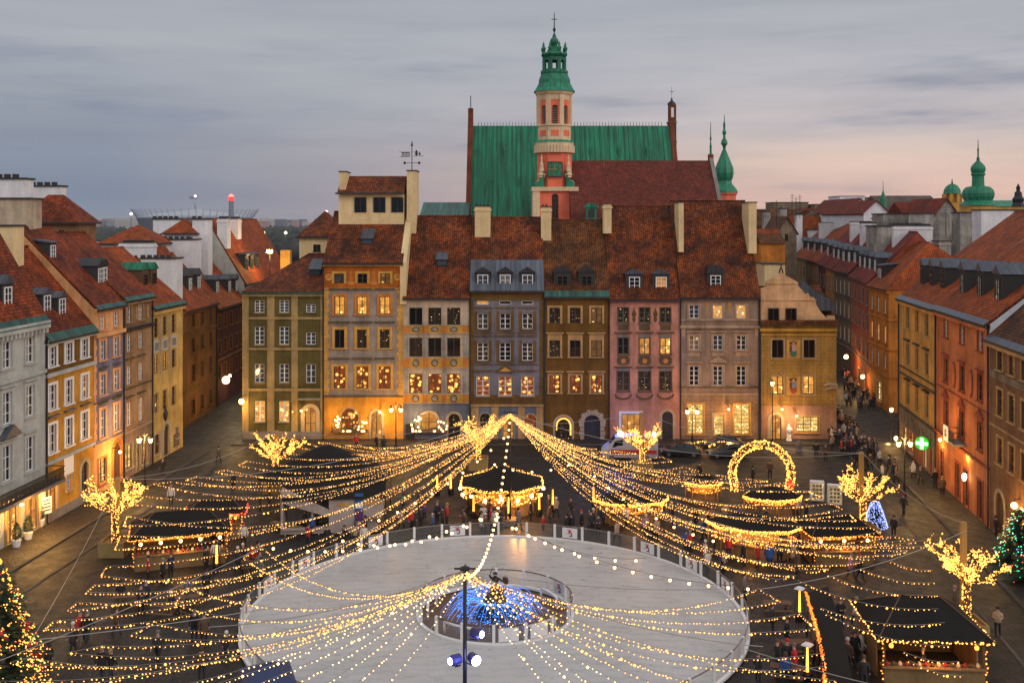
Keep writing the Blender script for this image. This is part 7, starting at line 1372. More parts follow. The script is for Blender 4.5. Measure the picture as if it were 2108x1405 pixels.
# ================================================================ fir trees
def fir(label, loc, h, rad, seed, bulbs, nb, baub=True):
    rr = random.Random(seed); r = empty('fir_tree', loc, 0, label, 'christmas tree'); b = MB(); b.tube([(0, 0, 0), (0, 0, h * .95)], [.2, .03], 7); b.build('trunk', M['bark'], r)
    b = MB(); pos = []
    lv = int(h / .32)
    for i in range(lv):
        z = .6 + (h - .8) * i / lv; q = rad * (1 - i / lv) ** .85 + .1
        for k in range(int(8 + q * 7)):
            a = rr.random() * 6.283; l_ = q * rr.uniform(.75, 1.1); e = Vector((l_ * math.cos(a), l_ * math.sin(a), z - l_ * .22)); s = Vector((0, 0, z + .1)); pos.append(e)
            for t_ in range(5):
                p = s.lerp(e, .3 + t_ * .17); d = (e - s).normalized(); sd = d.cross(Vector((0, 0, 1))) * (.22 * (1.2 - t_ * .12)); up_ = Vector((0, 0, .06)); b.add([p - sd + d * .2, p + d * .42 + up_, p + sd + d * .2, p - d * .05], [[0, 1, 2, 3]])
    b.build('foliage', M['fir'], r, uv=False)
    for bm, n_ in bulbs:
        b = MB()
        for _ in range(n_): p = rr.choice(pos) * 1.0; b.octa((p.x * rr.uniform(.8, 1.05), p.y * rr.uniform(.8, 1.05), p.z + rr.uniform(-.1, .25)), rr.uniform(.03, .055))
        k = b.build('bulbs', M[bm], r, uv=False); k['kind'] = 'stuff'
    if baub:
        for _ in range(30): p = rr.choice(pos); b = MB(); b.ball((0, 0, 0), .12, 0, 8); b.build('bauble', M['bauble'], r, tuple(p), uv=False)
M['bauble'] = simple('red_bauble', (.5, .02, .02), .2)
fir('tall fir with warm bulbs and red baubles at the lower left corner', G(-8, 1485), 8.6, 3.3, 11, [('bulb', 1700), ('orange_bulb', 700), ('red_bulb', 90), ('green_bulb', 50)], 900); fir('small fir with green and blue bulbs at the right edge', G(2098, 1165), 4.6, 1.9, 12, [('green_bulb', 260), ('blue_white', 120), ('bulb', 80)], 300); fir('low bush fir with a red lit bow below the small right fir', G(2112, 1200), 2.4, 1.3, 13, [('green_bulb', 90), ('red_bulb', 30)], 90, False)

# ================================================================ vehicles
M['tyre'] = simple('black_tyre', (.012, .012, .012), .8); M['rim'] = simple('grey_rim', (.3, .3, .3), .3, .8); M['car_glass'] = simple('car_glass', (.01, .012, .014), .05); M['red_lamp'] = emit('tail_lamp_glow', (1, .03, .02), 2); M['head_lamp'] = simple('head_lamp', (.7, .7, .65), .1)
def wheels(r, xs, yw, rad=.32):
    for x in xs:
        for y in (-yw, yw):
            b = MB(); b.lathe([(rad * .75, -.1), (rad, -.08), (rad, .08), (rad * .75, .1)], (0, 0), 14); b.v = [(a, c, e) for a, e, c in b.v]; o = b.build('wheel', M['tyre'], r, (x, y, rad)); q = MB(); q.lathe([(rad * .58, -.112), (rad * .58, .112)], (0, 0), 12); q.v = [(a, c, e) for a, e, c in q.v]; q.build('rim', M['rim'], o)
def loft(b, secs, m=0):                       # sections: (x, half width low, half width high, z low, z mid, z high)
    vs = []
    for x, wl, wm, wh, z0, z1, z2 in secs: vs += [(x, -wl, z0), (x, -wm, z1), (x, -wh, z2), (x, wh, z2), (x, wm, z1), (x, wl, z0)]
    n = len(secs); fs = [[i * 6 + k, i * 6 + (k + 1) % 6, (i + 1) * 6 + (k + 1) % 6, (i + 1) * 6 + k] for i in range(n - 1) for k in range(6)]; fs += [[5, 4, 3, 2, 1, 0], [(n - 1) * 6 + k for k in range(6)]]; b.add(vs, fs, m, False)
def car(label, loc, rz, paint, sign=False):
    r = empty('parked_car', loc, rz, label, 'car', 'cars parked on the far side'); b = MB()
    loft(b, [(-2.2, .72, .78, .70, .38, .60, .82), (-2.0, .82, .88, .78, .25, .62, .92), (-1.2, .84, .90, .80, .2, .62, .97), (.7, .84, .90, .80, .2, .62, .95), (1.7, .82, .87, .74, .22, .58, .84), (2.15, .72, .76, .62, .3, .5, .68)]); b.build('body', paint, r)
    b = MB(); loft(b, [(-1.75, .74, .70, .62, .93, .95, .97), (-1.25, .76, .68, .58, .95, 1.2, 1.40), (-.2, .76, .70, .60, .96, 1.22, 1.47), (.35, .76, .68, .58, .95, 1.2, 1.42), (1.05, .74, .70, .66, .93, .95, .96)]); b.build('cabin_glass', M['car_glass'], r)
    b = MB(); b.box(-1.2, .3, -.6, .6, 1.43, 1.49)
    for y in (-.72, .72): b.cbox((-.35, y * .97, 1.2), .08, .05, .46); b.cbox((-1.3, y * .95, 1.18), .1, .06, .44); b.cbox((.5, y * .97, 1.16), .08, .05, .42)
    b.build('roof_frame', paint, r); wheels(r, (-1.35, 1.35), .8)
    for y in (-.6, .6): q = MB(); q.box(2.02, 2.16, y - .16, y + .16, .55, .68); q.build('headlight', M['head_lamp'], r); q = MB(); q.box(-2.22, -2.1, y - .14, y + .14, .62, .78); q.build('tail_light', M['red_lamp'], r)
    if sign: q = MB(); q.box(-.3, -.1, -.35, .35, 1.5, 1.64); q.build('roof_sign', M['lantern'], r)
dk = simple('black_car_paint', (.015, .015, .017), .2); gr = simple('dark_grey_car_paint', (.04, .042, .045), .2); gl = simple('olive_grey_car_paint', (.06, .055, .05), .25)
car('black car half hidden behind the light tree beside the taupe house', G(1402, 938), R(172), dk); car('dark grey hatchback parked before the mustard house left of the arch', G(1497, 940), R(184), gr); car('car parked behind the dark hatchback at the taupe shop kerb', G(1487, 921), R(180), gl)
r = empty('ambulance', G(1296, 943), R(176), 'white ambulance van with a red side stripe and blue roof lights', 'ambulance'); M['van_white'] = simple('white_van_paint', (.42, .42, .45), .3); M['van_red'] = simple('red_stripe_paint', (.5, .03, .03), .4); M['siren'] = emit('siren_glow', (.10, .30, 1), 26)
b = MB(); loft(b, [(-3.0, .95, 1.0, .90, .35, 1.4, 2.45), (-2.8, 1.0, 1.02, .93, .3, 1.4, 2.55), (1.1, 1.0, 1.02, .93, .3, 1.4, 2.55), (1.5, 1.0, 1.02, .88, .3, 1.3, 2.42), (2.1, 1.0, 1.0, .82, .3, 1.2, 1.75), (2.9, .95, .95, .74, .35, .85, 1.2), (3.05, .85, .85, .66, .4, .7, .95)]); b.build('body', M['van_white'], r)
for y in (-1, 1):
    b = MB(); b.box(-2.85, 2.0, y * 1.025 - .012, y * 1.025 + .012, .75, 1.15); b.build('red_stripe', M['van_red'], r); b = MB(); b.prism_y([(.75, 1.45), (1.9, 1.4), (1.55, 2.1), (.75, 2.2)], y * .985 - .02, y * .985 + .02); b.build('side_window', M['car_glass'], r); b = MB(); b.box(-2.4, -.2, y * .99 - .02, y * .99 + .02, 1.55, 2.1); b.build('rear_side_window', M['car_glass'], r)
    b = MB(); b.box(-.25, .25, y * .45 - .22, y * .45 + .22, 2.56, 2.76); b.build('siren', M['siren'], r, (1.0, 0, 0)); b = MB(); b.box(-.15, .15, y * .6 - .15, y * .6 + .15, 2.56, 2.7); b.build('siren', M['siren'], r, (-2.7, 0, 0)); b = MB(); b.box(2.9, 3.06, y * .62 - .16, y * .62 + .16, .8, .98); b.build('headlight', M['head_lamp'], r)
b = MB(); b.add([(1.56, -.8, 2.3), (1.56, .8, 2.3), (2.13, .78, 1.72), (2.13, -.78, 1.72)], [[0, 3, 2, 1]]); b.v = [(x + .05, y, z + .05) for x, y, z in b.v]; b.build('windscreen', M['car_glass'], r); wheels(r, (-1.9, 1.9), .9, .36)
l = bpy.data.lights.new('siren_light', 'POINT'); l.energy = 800; l.color = (.12, .16, 1); l.shadow_soft_size = .3; lo = bpy.data.objects.new('siren_light', l); COL.objects.link(lo); lo.parent = r; lo.location = (1.0, -.6, 3.4)
for px, l in ((1440, 'string of warm bulbs lying along the kerb behind the black car'), (1482, 'string of warm bulbs along the kerb behind the dark hatchback')):
    a, c = G(px - 22, 916, .6), G(px + 34, 916, .6); string(curve(a, c, -.5, 8), l, 'kerb bulb strings', r=.07, step=.2)
for px, py, l in ((1645, 930, 'stout grey stone bollard on the pavement before the mustard house'), (1578, 932, 'stone bollard by the thin lamp post')):
    b = MB(); b.lathe([(.34, 0), (.36, .9), (.3, 1.2), (.1, 1.32)], (0, 0), 12); tag(b.build('bollard', M['stone_grey'], None, tuple(G(px, py))), l, 'bollard')
# ================================================================ people
SK = {}
def body(pose):
    """one continuous skinned figure: pelvis root, tapering limbs, head with a nose and chin, hands with fingers"""
    if pose in SK: return SK[pose]
    V = []; E = []; Rr = []
    def v(p, r, par=None):
        V.append(p); Rr.append(r)
        if par is not None: E.append((par, len(V) - 1))
        return len(V) - 1
    sit = pose == 'sit'; walk = pose == 'walk'; hz = .52 if sit else .95
    pel = v((0, 0, hz), (.17, .13)); ab = v((0, -.01, hz + .2), (.16, .12), pel); ch = v((0, 0, hz + .38), (.19, .135), ab); nk = v((0, .0, hz + .55), (.065, .065), ch)
    hd = v((0, -.02, hz + .66), (.085, .095), nk); v((0, -.015, hz + .77), (.075, .09), hd)
    for s in (-1, 1):
        if sit: hp = v((s * .11, -.02, hz - .02), (.10, .10), pel); kn = v((s * .13, -.45, hz + .0), (.075, .075), hp); an = v((s * .13, -.46, .1), (.05, .05), kn)
        else:
            st = (.22 * s if walk else .02); hp = v((s * .10, 0, hz - .1), (.105, .11), pel); kn = v((s * .11, -st * .6 - .01, .5), (.075, .075), hp); an = v((s * .115, -st + (.02), .1), (.05, .052), kn)
        v((V[an][0], V[an][1] - .15, .05), (.045, .04), an)
        sh = v((s * .2, .01, hz + .45), (.075, .075), ch)
        sw = -.16 * s if walk else 0
        if pose == 'hold' or sit: el = v((s * .26, -.04, hz + .2), (.058, .058), sh); wr = v((s * .13, -.28, hz + .22), (.042, .042), el); hn = v((s * .09, -.34, hz + .24), (.04, .03), wr); dirv = Vector((-.3 * s, -.8, .1))
        else: el = v((s * .27, .03 - sw * .4, hz + .19), (.058, .058), sh); wr = v((s * .28, -.05 - sw, hz - .05), (.042, .042), el); hn = v((s * .28, -.07 - sw, hz - .13), (.03, .042), wr); dirv = Vector((0, -.15, -1))
        dirv.normalize()
        for k, (o, l_) in enumerate(((-.03, .075), (-.01, .085), (.01, .08), (.03, .065))): v(tuple(Vector(V[hn]) + dirv * l_ + Vector((0, o, 0) if pose not in ('hold', 'sit') else (0, 0, o))), (.009, .009), hn)
        v(tuple(Vector(V[hn]) + dirv * .03 + Vector((-.045 * s, -.02, .01))), (.010, .010), hn)
    me = bpy.data.meshes.new('skeleton'); me.from_pydata(V, E, []); o = bpy.data.objects.new('skeleton', me); COL.objects.link(o)
    md = o.modifiers.new('skin', 'SKIN'); md.use_smooth_shade = True; sk = me.skin_vertices[0].data
    for i, r_ in enumerate(Rr): sk[i].radius = r_; sk[i].use_root = (i == 0)
    o.modifiers.new('sub', 'SUBSURF').levels = 1; o.modifiers['sub'].render_levels = 1
    dg = bpy.context.evaluated_depsgraph_get(); out = bpy.data.meshes.new_from_object(o.evaluated_get(dg)); bpy.data.objects.remove(o)
    out.name = 'person'; out.materials.clear()
    for _ in range(4): out.materials.append(None)
    for p in out.polygons:
        x, y, z = p.center; zz = z - hz; k = 0
        arm = abs(x) > .19 and zz < .4 and not (sit and zz < .08)
        handp = (pose in ('hold',) or sit) and y < -.255 and zz > .12 or (pose not in ('hold', 'sit') and abs(x) > .235 and zz < -.06)
        if z < .09: k = 3
        elif zz > .545: k = 2
        elif handp: k = 2
        elif zz < -.12 or (sit and zz < .07 and (y < -.14 or zz < -.1)): k = 1
        p.material_index = k; p.use_smooth = True
    SK[pose] = (out, hz); return SK[pose]
def cm(n, c): return simple(n, c, .85)
JK = {'black': cm('black_coat', (.012, .012, .014)), 'dark': cm('charcoal_coat', (.03, .028, .028)), 'red': cm('red_jacket', (.40, .02, .02)), 'blue': cm('blue_jacket', (.03, .09, .28)), 'teal': cm('teal_jacket', (.02, .18, .22)), 'pink': cm('pink_coat', (.5, .2, .28)), 'brown': cm('brown_coat', (.09, .05, .03)), 'white': cm('white_jacket', (.6, .55, .5)), 'navy': cm('navy_coat', (.015, .02, .05)), 'purple': cm('purple_jacket', (.16, .06, .24)), 'grey': cm('grey_coat', (.14, .13, .13)), 'green': cm('green_jacket', (.05, .12, .05)), 'orange': cm('orange_jacket', (.55, .18, .05)), 'beige': cm('beige_coat', (.4, .28, .18))}
SKIN = cm('skin', (.45, .26, .18)); JEANS = cm('dark_jeans', (.02, .024, .035)); TR = cm('black_trousers', (.012, .012, .012)); BOOT = cm('boots', (.015, .012, .01)); HAIR = [cm('dark_hair', (.02, .012, .008)), cm('brown_hair', (.07, .035, .015)), cm('fair_hair', (.3, .2, .09))]
HATC = ['black', 'grey', 'red', 'white', 'brown', 'navy']
pr = random.Random(21); CAPS = {}
def cap(hat, m):
    k = (hat, m.name)
    if k not in CAPS:
        b = MB()
        if hat: b.lathe([(.105, .0), (.112, .03), (.108, .09), (.07, .15), (.01, .165)], (0, .01), 9, smooth=True)
        else: b.lathe([(.1, -.02), (.106, .05), (.085, .12), (.01, .145)], (0, .012), 9, smooth=True); b.lathe([(.06, -.12), (.09, -.06), (.095, .02), (.06, .06)], (0, .05), 8, smooth=True)
        CAPS[k] = b.mesh('hair', [m], uv=False)
    return CAPS[k]
def coat(m, hz):
    k = ('coat', m.name)
    if k not in CAPS: b = MB(); b.lathe([(.235, -.32), (.22, -.05), (.2, .12), (.205, .3), (.19, .4)], (0, .0), 12, smooth=True, sy=.8); CAPS[k] = b.mesh('coat', [m], uv=False)
    return CAPS[k]
def person(p, label, jk='black', pose=None, rz=None, scale=None, group='people in the square', hat=None, long=None, tr=None):
    pose = pose or pr.choice(['stand', 'walk', 'walk', 'hold']); me, hz = body(pose)
    o = bpy.data.objects.new('person', me); COL.objects.link(o); o.location = p; o.rotation_euler = (0, 0, pr.uniform(0, 6.283) if rz is None else rz); s = scale or pr.uniform(.98, 1.1); o.scale = (s * 1.06, s * 1.06, s)
    for i, m_ in enumerate((JK[jk], tr or pr.choice([JEANS, TR]), SKIN, BOOT)): o.material_slots[i].link = 'OBJECT'; o.material_slots[i].material = m_
    hat = pr.random() < .55 if hat is None else hat
    h = inst('hat' if hat else 'hair', cap(hat, JK[pr.choice(HATC)] if hat else pr.choice(HAIR)), o, (0, -.005, hz + .735))
    if (pr.random() < .4 if long is None else long) and pose != 'sit': inst('coat', coat(JK[jk], hz), o, (0, 0, hz))
    return tag(o, label, 'person', group)
PP = [
 (165, 1320, 'red', 'person in a red jacket under the lower left strings beside the big fir', 'walk'), (180, 1322, 'black', 'person in black walking close to the red jacketed one at lower left', 'walk'),
 (75, 1388, 'red', 'person in a red coat at the foot of the big fir', 'stand'), (100, 1390, 'black', 'person in black beside the big fir', 'stand'),
 (248, 1238, 'black', 'person in a black coat sitting with a table left of the rink', 'sit'), (290, 1262, 'dark', 'person bent at the tables behind the seated one at left', 'hold'), (300, 1250, 'navy', 'person in navy standing by the tables left of the rink', 'stand'),
 (352, 1262, 'black', 'person with a yellow green cap at the tables left of the rink', 'sit'), (385, 1240, 'grey', 'person in a grey coat leaning by the tables', 'hold'), (425, 1228, 'black', 'lone person in black under the strings left of the rink', 'stand'),
 (305, 1195, 'red', 'person in bright red before the small market hut', 'stand'), (335, 1200, 'black', 'person in black before the small market hut', 'stand'), (352, 1190, 'navy', 'person in navy before the small market hut', 'hold'),
 (240, 1308, 'brown', 'blurred person in brown walking on the lower left paving', 'walk'), (400, 1318, 'black', 'taller one of a pair in black at the left rink edge', 'stand'), (420, 1326, 'brown', 'shorter one of a pair at the left rink edge', 'stand'),
 (475, 1360, 'dark', 'person in a red flecked coat at the near left rink fence', 'stand'), (210, 1400, 'black', 'left one of a couple in black at the bottom left', 'walk'), (228, 1400, 'black', 'right one of a couple in black at the bottom left', 'walk'),
 (325, 1365, 'dark', 'person with a pale umbrella cap low left of the rink', 'walk'), (415, 1400, 'brown', 'person with red hair at the bottom left of the rink', 'stand'), (150, 1345, 'dark', 'dim figure walking beside the lower left strings', 'walk'),
 (335, 980, 'black', 'person crossing behind the left light tree', 'walk'), (352, 1040, 'white', 'person in a pale jacket by the dark hut roof at left', 'stand'), (480, 1012, 'black', 'person in black standing left of the dark tent', 'stand'), (450, 955, 'brown', 'blurred walkers at the mouth of the left side street', 'walk'),
 (733, 925, 'red', 'person in a red jacket before the flower window of the grey and gold house', 'stand'), (775, 928, 'black', 'person in black with an orange hat before the grey and gold house', 'stand'), (790, 930, 'dark', 'person in charcoal beside the lamp of the grey and gold house', 'stand'),
 (628, 1094, 'dark', 'tall person at the left end of the white booth', 'stand'), (643, 1100, 'blue', 'person in a blue jacket before the white booth', 'stand'), (655, 1092, 'black', 'dark person squeezed beside the blue jacket at the booth', 'stand'),
 (686, 1086, 'teal', 'person in a teal jacket standing on the booth step', 'stand'), (716, 1084, 'black', 'person in black before the blue poster', 'hold'), (738, 1100, 'pink', 'child in a pink coat in front of the white booth', 'stand'), (770, 1080, 'navy', 'person in navy at the right end of the white booth', 'stand'),
 (830, 1046, 'teal', 'child in a blue jacket right of the white booth', 'stand'), (865, 1055, 'black', 'person with a white cap left of the round bar', 'stand'), (874, 1068, 'purple', 'child in purple left of the round bar', 'stand'), (900, 1078, 'navy', 'person in navy by the far rink fence left of the bar', 'stand'), (920, 1082, 'red', 'person with a red bag by the far rink fence', 'hold'), (890, 1090, 'blue', 'small child in blue at the far rink fence', 'stand'),
 (968, 1062, 'black', 'person in black at the left of the round bar', 'stand'), (990, 1075, 'dark', 'person in charcoal leaning at the round bar', 'hold'), (1008, 1072, 'brown', 'person in brown with a drink at the round bar', 'hold'), (1092, 1072, 'black', 'person in black at the right of the round bar', 'stand'), (1130, 1064, 'dark', 'person in charcoal right of the round bar', 'stand'), (1145, 1066, 'beige', 'person with a pale bag right of the round bar', 'walk'), (1118, 1092, 'red', 'child in red behind the far rink fence', 'stand'), (1175, 1066, 'black', 'lone dark figure between the bar and the glowing counter', 'walk'), (1000, 1104, 'brown', 'person in brown seen through the far rink fence', 'stand'),
 (1197, 1092, 'black', 'person in black beside the far right rink fence', 'stand'), (1215, 1094, 'dark', 'person in a dark hood beside the far right rink fence', 'stand'), (1240, 1084, 'navy', 'person in navy near the glowing counter stall', 'stand'), (1290, 1086, 'white', 'person in a pale jacket before the glowing counter stall', 'hold'), (1330, 1105, 'pink', 'person with a pink scarf behind the rink fence at right', 'stand'), (1352, 1112, 'beige', 'person in beige behind the rink fence at right', 'stand'), (1384, 1080, 'black', 'person in black under the dense strings at right', 'stand'), (1310, 1080, 'black', 'dark customer at the glowing counter stall', 'hold'),
 (1440, 988, 'black', 'lone person in black left of the lit arch', 'stand'), (1422, 1120, 'black', 'person in black by the octagonal stall', 'walk'), (1470, 1100, 'brown', 'person in brown left of the octagonal stall', 'stand'), (1500, 1150, 'red', 'person with a red hat at the octagonal stall', 'stand'), (1530, 1165, 'black', 'dark customer in front of the octagonal stall', 'stand'), (1560, 1168, 'red', 'person in red before the octagonal stall', 'stand'), (1605, 1160, 'dark', 'person in charcoal right of the octagonal stall', 'stand'), (1550, 995, 'black', 'dark person standing inside the lit arch', 'stand'), (1585, 985, 'brown', 'person in brown inside the lit arch', 'stand'),
 (1490, 1180, 'beige', 'fair haired person at the right rink fence', 'stand'), (1530, 1235, 'grey', 'person in a pale scarf at the right edge of the rink', 'stand'), (1680, 945, 'black', 'person in black on the pavement before the mustard house', 'stand'), (1700, 950, 'brown', 'person in brown on the pavement before the mustard house', 'stand'),
 (1752, 1190, 'pink', 'person in a pale coat pushing a pram at right', 'walk'), (1770, 1195, 'black', 'person in black beside the pale coat at right', 'walk'), (1840, 1105, 'dark', 'person in charcoal beside the violet bulb cone', 'stand'), (1880, 985, 'white', 'person in white near the pharmacy door', 'walk'), (1895, 1000, 'dark', 'person in charcoal near the pharmacy door', 'walk'), (1925, 1005, 'black', 'person in black by the apricot house doors', 'stand'), (1940, 1020, 'brown', 'person in brown by the apricot house doors', 'stand'),
 (2050, 1105, 'black', 'person in a long black coat before the brown pink house', 'stand'), (2054, 1308, 'beige', 'person in a beige jacket bending beside the lower right light tree', 'hold'), (1620, 1330, 'black', 'person in black left of the orange bulb line', 'stand'), (1590, 1300, 'dark', 'person in charcoal at the right rink edge', 'stand'), (1635, 1390, 'red', 'person in dark red beside the orange bulb line', 'stand'), (1600, 1385, 'black', 'person in black at the bottom right of the rink', 'stand'), (1760, 1365, 'black', 'person in black left of the dark roofed hut', 'stand'), (1745, 1380, 'brown', 'person in brown left of the dark roofed hut', 'stand'), (1900, 1400, 'black', 'dark customer at the pale counter of the lower right hut', 'hold'), (1965, 1262, 'brown', 'person behind the lower right light tree', 'stand'), (1560, 1405, 'dark', 'person at the bottom right outside the rink fence', 'stand'), (1640, 1060, 'red', 'person in red beside the foot of the lit arch', 'stand'), (1660, 1075, 'black', 'person in black near the two lit boards', 'walk'),
 (2070, 1090, 'dark', 'person in charcoal before the arched door at right', 'stand'), (1480, 1105, 'navy', 'person in navy behind the octagonal stall', 'walk'), (1860, 1060, 'dark', 'blurred person walking on the right road', 'walk'), (1452, 1165, 'white', 'person in a pale jacket behind the right fence', 'stand')]
small = {'child'}
def clear(p):
    d = p - RC; d.z = 0; l_ = d.length
    return RC + d * (17.1 / l_) if l_ < 17.1 else p
for px, py, jk, lab, pose in PP: person(clear(G(px, py)), lab, jk, pose, scale=pr.uniform(.66, .78) if 'child' in lab else None)
for i in range(100):                              # the dense crowd that fills the mouth of the right street
    d = 112 + 72 * pr.random() ** 1.9; t_ = pr.random(); x0 = 38.6 + (d - 120) * .33 if d > 120 else 36.5; x1 = (50.0 + (d - 137) * .15) if d > 137 else RX(min(d, 116)) - 2.5
    person((x0 + (x1 - x0) * (.06 + .88 * t_) - (1.0 if d < 120 else 0), d, 0), 'person in dark winter clothes in the dense crowd filling the right street', pr.choice(['black', 'dark', 'navy', 'black', 'brown', 'grey', 'dark', 'red', 'white', 'beige']), pr.choice(['stand', 'walk']), group='crowd in the right side street')
for i in range(22):
    y = 100 + i * .8; person((RX(y) - pr.uniform(3.6, 7.5), y, 0), 'person in the loose crowd passing the pharmacy house', pr.choice(['black', 'dark', 'brown', 'navy', 'grey', 'white']), 'walk', group='crowd passing the pharmacy house')
DK = ['black', 'dark', 'navy', 'black', 'brown', 'grey', 'dark', 'black']
def crowd(n, fn, label, group):
    for _ in range(n): person(clear(Vector(fn())), label, pr.choice(DK + ['red', 'white', 'blue', 'beige']), pr.choice(['stand', 'stand', 'walk', 'hold']), group=group)
def behind_rink(): a = R(pr.uniform(38, 142)); q = pr.uniform(17.3, 20.5); return (RC.x + q * math.cos(a), RC.y + q * math.sin(a), 0)
crowd(34, behind_rink, 'person in dark clothes in the crowd lining the far rink fence', 'crowd behind the far rink fence')
crowd(30, lambda: G(pr.uniform(1400, 1660), pr.uniform(1062, 1190)), 'person in dark clothes in the crowd among the glowing stalls right of the rink', 'crowd among the stalls right of the rink')
crowd(16, lambda: G(pr.uniform(1580, 1780), pr.uniform(1280, 1420)), 'person in dark clothes in the crowd beside the bent orange bulb line', 'crowd by the bent orange bulb line')
crowd(12, lambda: G(pr.uniform(380, 560), pr.uniform(1120, 1200)), 'person in dark clothes in the crowd right of the small market hut', 'crowd by the small market hut')
# ================================================================ far city
r = empty('stadium', (wx(402, 1500), 1500, 0), 0, 'far pale stadium bowl with a crown of leaning spokes at left', 'stadium'); d = 1500; sc_ = d / FPX; rad = 127 * sc_
zz = lambda y: rz_(y, d); M['stadium'] = simple('stadium_mesh', (.16, .17, .20), .7); M['stadium_roof'] = simple('stadium_roof_membrane', (.40, .42, .45), .5)
b = MB(); b.lathe([(rad * .78, 0), (rad * .86, zz(470)), (rad * .93, zz(448))], (0, 0), 48, sy=.7); b.build('bowl', M['stadium'], r); b = MB(); b.lathe([(rad * .9, zz(445)), (rad * .55, zz(439)), (rad * .06, zz(431)), (rad * .05, zz(430))], (0, 0), 40, sy=.7); b.build('roof', M['stadium_roof'], r); pm = None
for i in range(56):
    a = 2 * math.pi * i / 56; c_, s_ = math.cos(a), math.sin(a) * .7; b = MB(); b.tube([(rad * .93 * c_, rad * .93 * s_, zz(447)), (rad * 1.02 * c_, rad * 1.02 * s_, zz(430.5))], .3, 4); b.build('spoke', M['stadium'], r, uv=False)
b = MB(); b.tube([(0, 0, zz(431)), (0, 0, zz(404))], [2.0, .5], 6); b.build('spire', M['stadium_roof'], r); M['pale_lamp'] = emit('pale_red_lamp', (1, .5, .4), 8); M['red_beacon'] = emit('red_beacon_glow', (1, .05, .03), 14)
b = MB(); b.ball((0, 0, zz(404)), 1.8, 0, 8); b.build('beacon', M['pale_lamp'], r)
b = MB(); b.box(-8, 2, -1, 1, zz(409), zz(405)); b.build('flag', M['stadium'], r)
r = empty('bridge_pylon', (wx(476, 1100), 1100, 0), 0, 'concrete bridge pylon with a red beacon in front of the stadium', 'pylon'); b = MB(); b.tube([(0, 0, 0), (0, 0, rz_(412, 1100))], [3.2, 2.6], 8); b.build('shaft', M['stadium'], r); b = MB(); b.lathe([(2.9, rz_(413, 1100)), (2.9, rz_(405, 1100))], (0, 0), 8); b.build('red_top', M['red_lamp'], r); b = MB(); b.ball((0, 0, rz_(405, 1100)), 2.6, 0, 8); b.build('beacon', M['red_beacon'], r)
b = MB()
for i in range(13): x = 12 + i * 5.2; 
for i in range(13):
    xe = (510 - 476 + 10 + i * 9) / FPX * 1100; b = MB(); b.tube([(2 + i * .25, 0, rz_(452 + i * .8, 1100) * 1.0), (xe + 22, -70, rz_(512, 1030))], .22, 4); b.build('stay_cable', M['stadium_roof'], r, uv=False)
b = MB(); b.box(-90, 95, -75, -60, 0, rz_(505, 1035)); b.build('deck', M['stadium'], r)
# woodland and skyline
m, t, bs = mat('far_wood_foliage'); o_ = t.nodes.new('ShaderNodeTexCoord').outputs['Object']; t.links.new(ramp(t, noise(t, o_, .06, 6, .7), [(.35, (.018, .024, .018)), (.65, (.05, .055, .045))]), bs.inputs['Base Color']); bs.inputs['Roughness'].default_value = .9; M['far_wood'] = m
b = MB(); rw = random.Random(5)
for i in range(2600):
    y = rw.uniform(600, 2600); x = rw.uniform(-.52, -.02) * y * 1.05; h_ = rw.uniform(8, 17); z = 0; q = rw.uniform(4, 9)
    b.lathe([(q * .5, z), (q, z + h_ * .45), (q * .75, z + h_ * .8), (q * .2, z + h_)], (x, y), 6, 0, rw.random() * 3, True)
tag(b.build('far_wood', M['far_wood'], None, uv=False), 'dark far off wood below the city skyline at left', 'wood', None, 'stuff')
sk_ = [M['stadium'], simple('hazed_block_pink', (.42, .27, .24), .8), simple('hazed_block_grey', (.30, .31, .34), .8), simple('hazed_block_pale', (.45, .42, .40), .8)]  # pink, grey and pale block colours have the distance haze mixed in
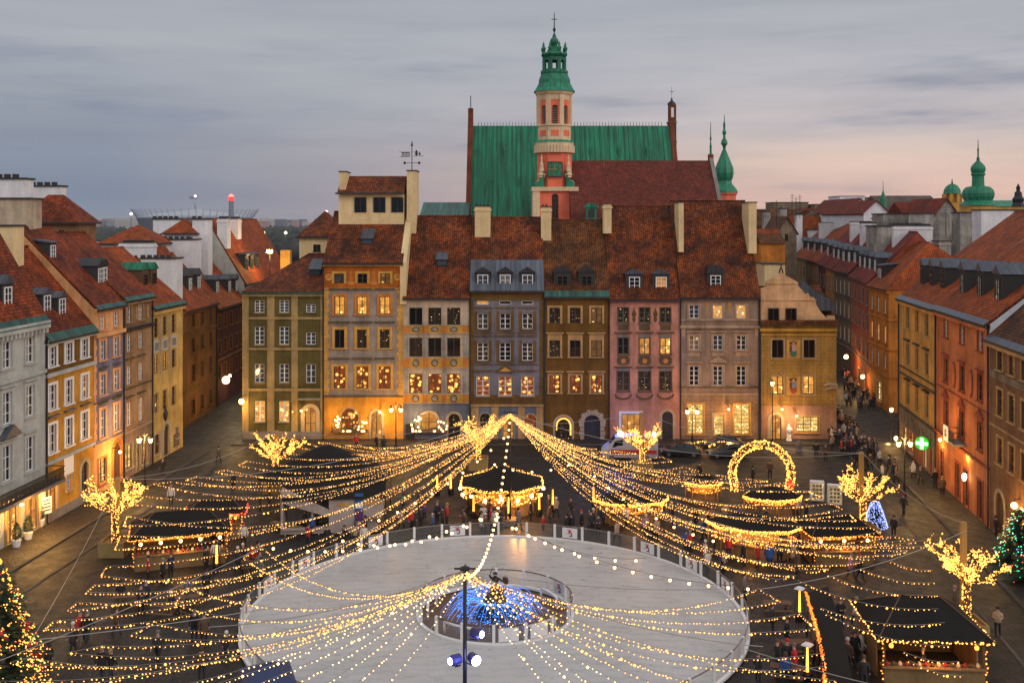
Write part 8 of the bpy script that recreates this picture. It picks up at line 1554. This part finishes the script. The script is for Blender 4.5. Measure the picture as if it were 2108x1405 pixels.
for i in range(44):
    d = rw.uniform(2300, 3400); px = rw.uniform(150, 300) if i < 16 else rw.uniform(520, 680) if i < 36 else rw.uniform(1720, 1800); top = rw.uniform(448, 461) if i != 3 else 449; w_ = rw.uniform(8, 26) / FPX * d / 2
    if i == 3: px = 255; w_ = 14 / FPX * d; d = 2200
    b = MB(); b.box(-w_, w_, 0, 30, 0, max(8, rz_(top, d))); n_ = int(w_ / 9)
    for k in range(4): b.box(-w_ * .9, w_ * .9, -1.0, -.2, 3 + k * 7, 5 + k * 7, 0)
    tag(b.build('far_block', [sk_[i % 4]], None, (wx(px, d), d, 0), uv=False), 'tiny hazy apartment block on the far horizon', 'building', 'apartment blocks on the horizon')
for px, py, d in ((270, 440, 2000), (672, 436, 1900)):
    b = MB(); b.tube([(0, 0, 0), (0, 0, rz_(py, d))], 1.0, 5); o = b.build('far_mast', M['stadium'], None, (wx(px, d), d, 0)); tag(o, 'thin far mast with a pale red lamp ' + ('left of the stadium' if px < 400 else 'right of the bridge'), 'mast'); q = MB(); q.ball((0, 0, rz_(py, d)), 2.6, 0, 8); q.build('beacon', M['pale_lamp'], o)
for px, py, l in ((543, 479, 'left'), (588, 479, 'middle'), (604, 487, 'right')):
    b = MB(); b.tube([(0, 0, 0), (0, 0, rz_(py, 900))], .25, 5); o = b.build('bridge_lamp', M['stadium'], None, (wx(px, 900), 900, 0)); tag(o, l + ' one of three amber lamps along the far bridge road', 'street lamp', 'far bridge lamps'); q = MB(); q.ball((0, 0, rz_(py, 900)), 1.2, 0, 8); q.build('lamp_head', M['lamp'], o)
# ================================================================ evening haze
b = MB(); b.box(-9100, 9100, -330, 12100, -1.1, 72); hz_o = b.build('haze', [], uv=False)
hm = bpy.data.materials.new('evening_haze'); hm.use_nodes = True; ht = hm.node_tree; ht.nodes.clear()
pv = ht.nodes.new('ShaderNodeVolumePrincipled'); pv.inputs['Color'].default_value = (.80, .83, .9, 1); pv.inputs['Density'].default_value = .00007; pv.inputs['Anisotropy'].default_value = 0
ho = ht.nodes.new('ShaderNodeOutputMaterial'); ht.links.new(pv.outputs[0], ho.inputs['Volume']); hz_o.data.materials.append(hm); tag(hz_o, 'thin evening haze over the far city', None, None, 'stuff')
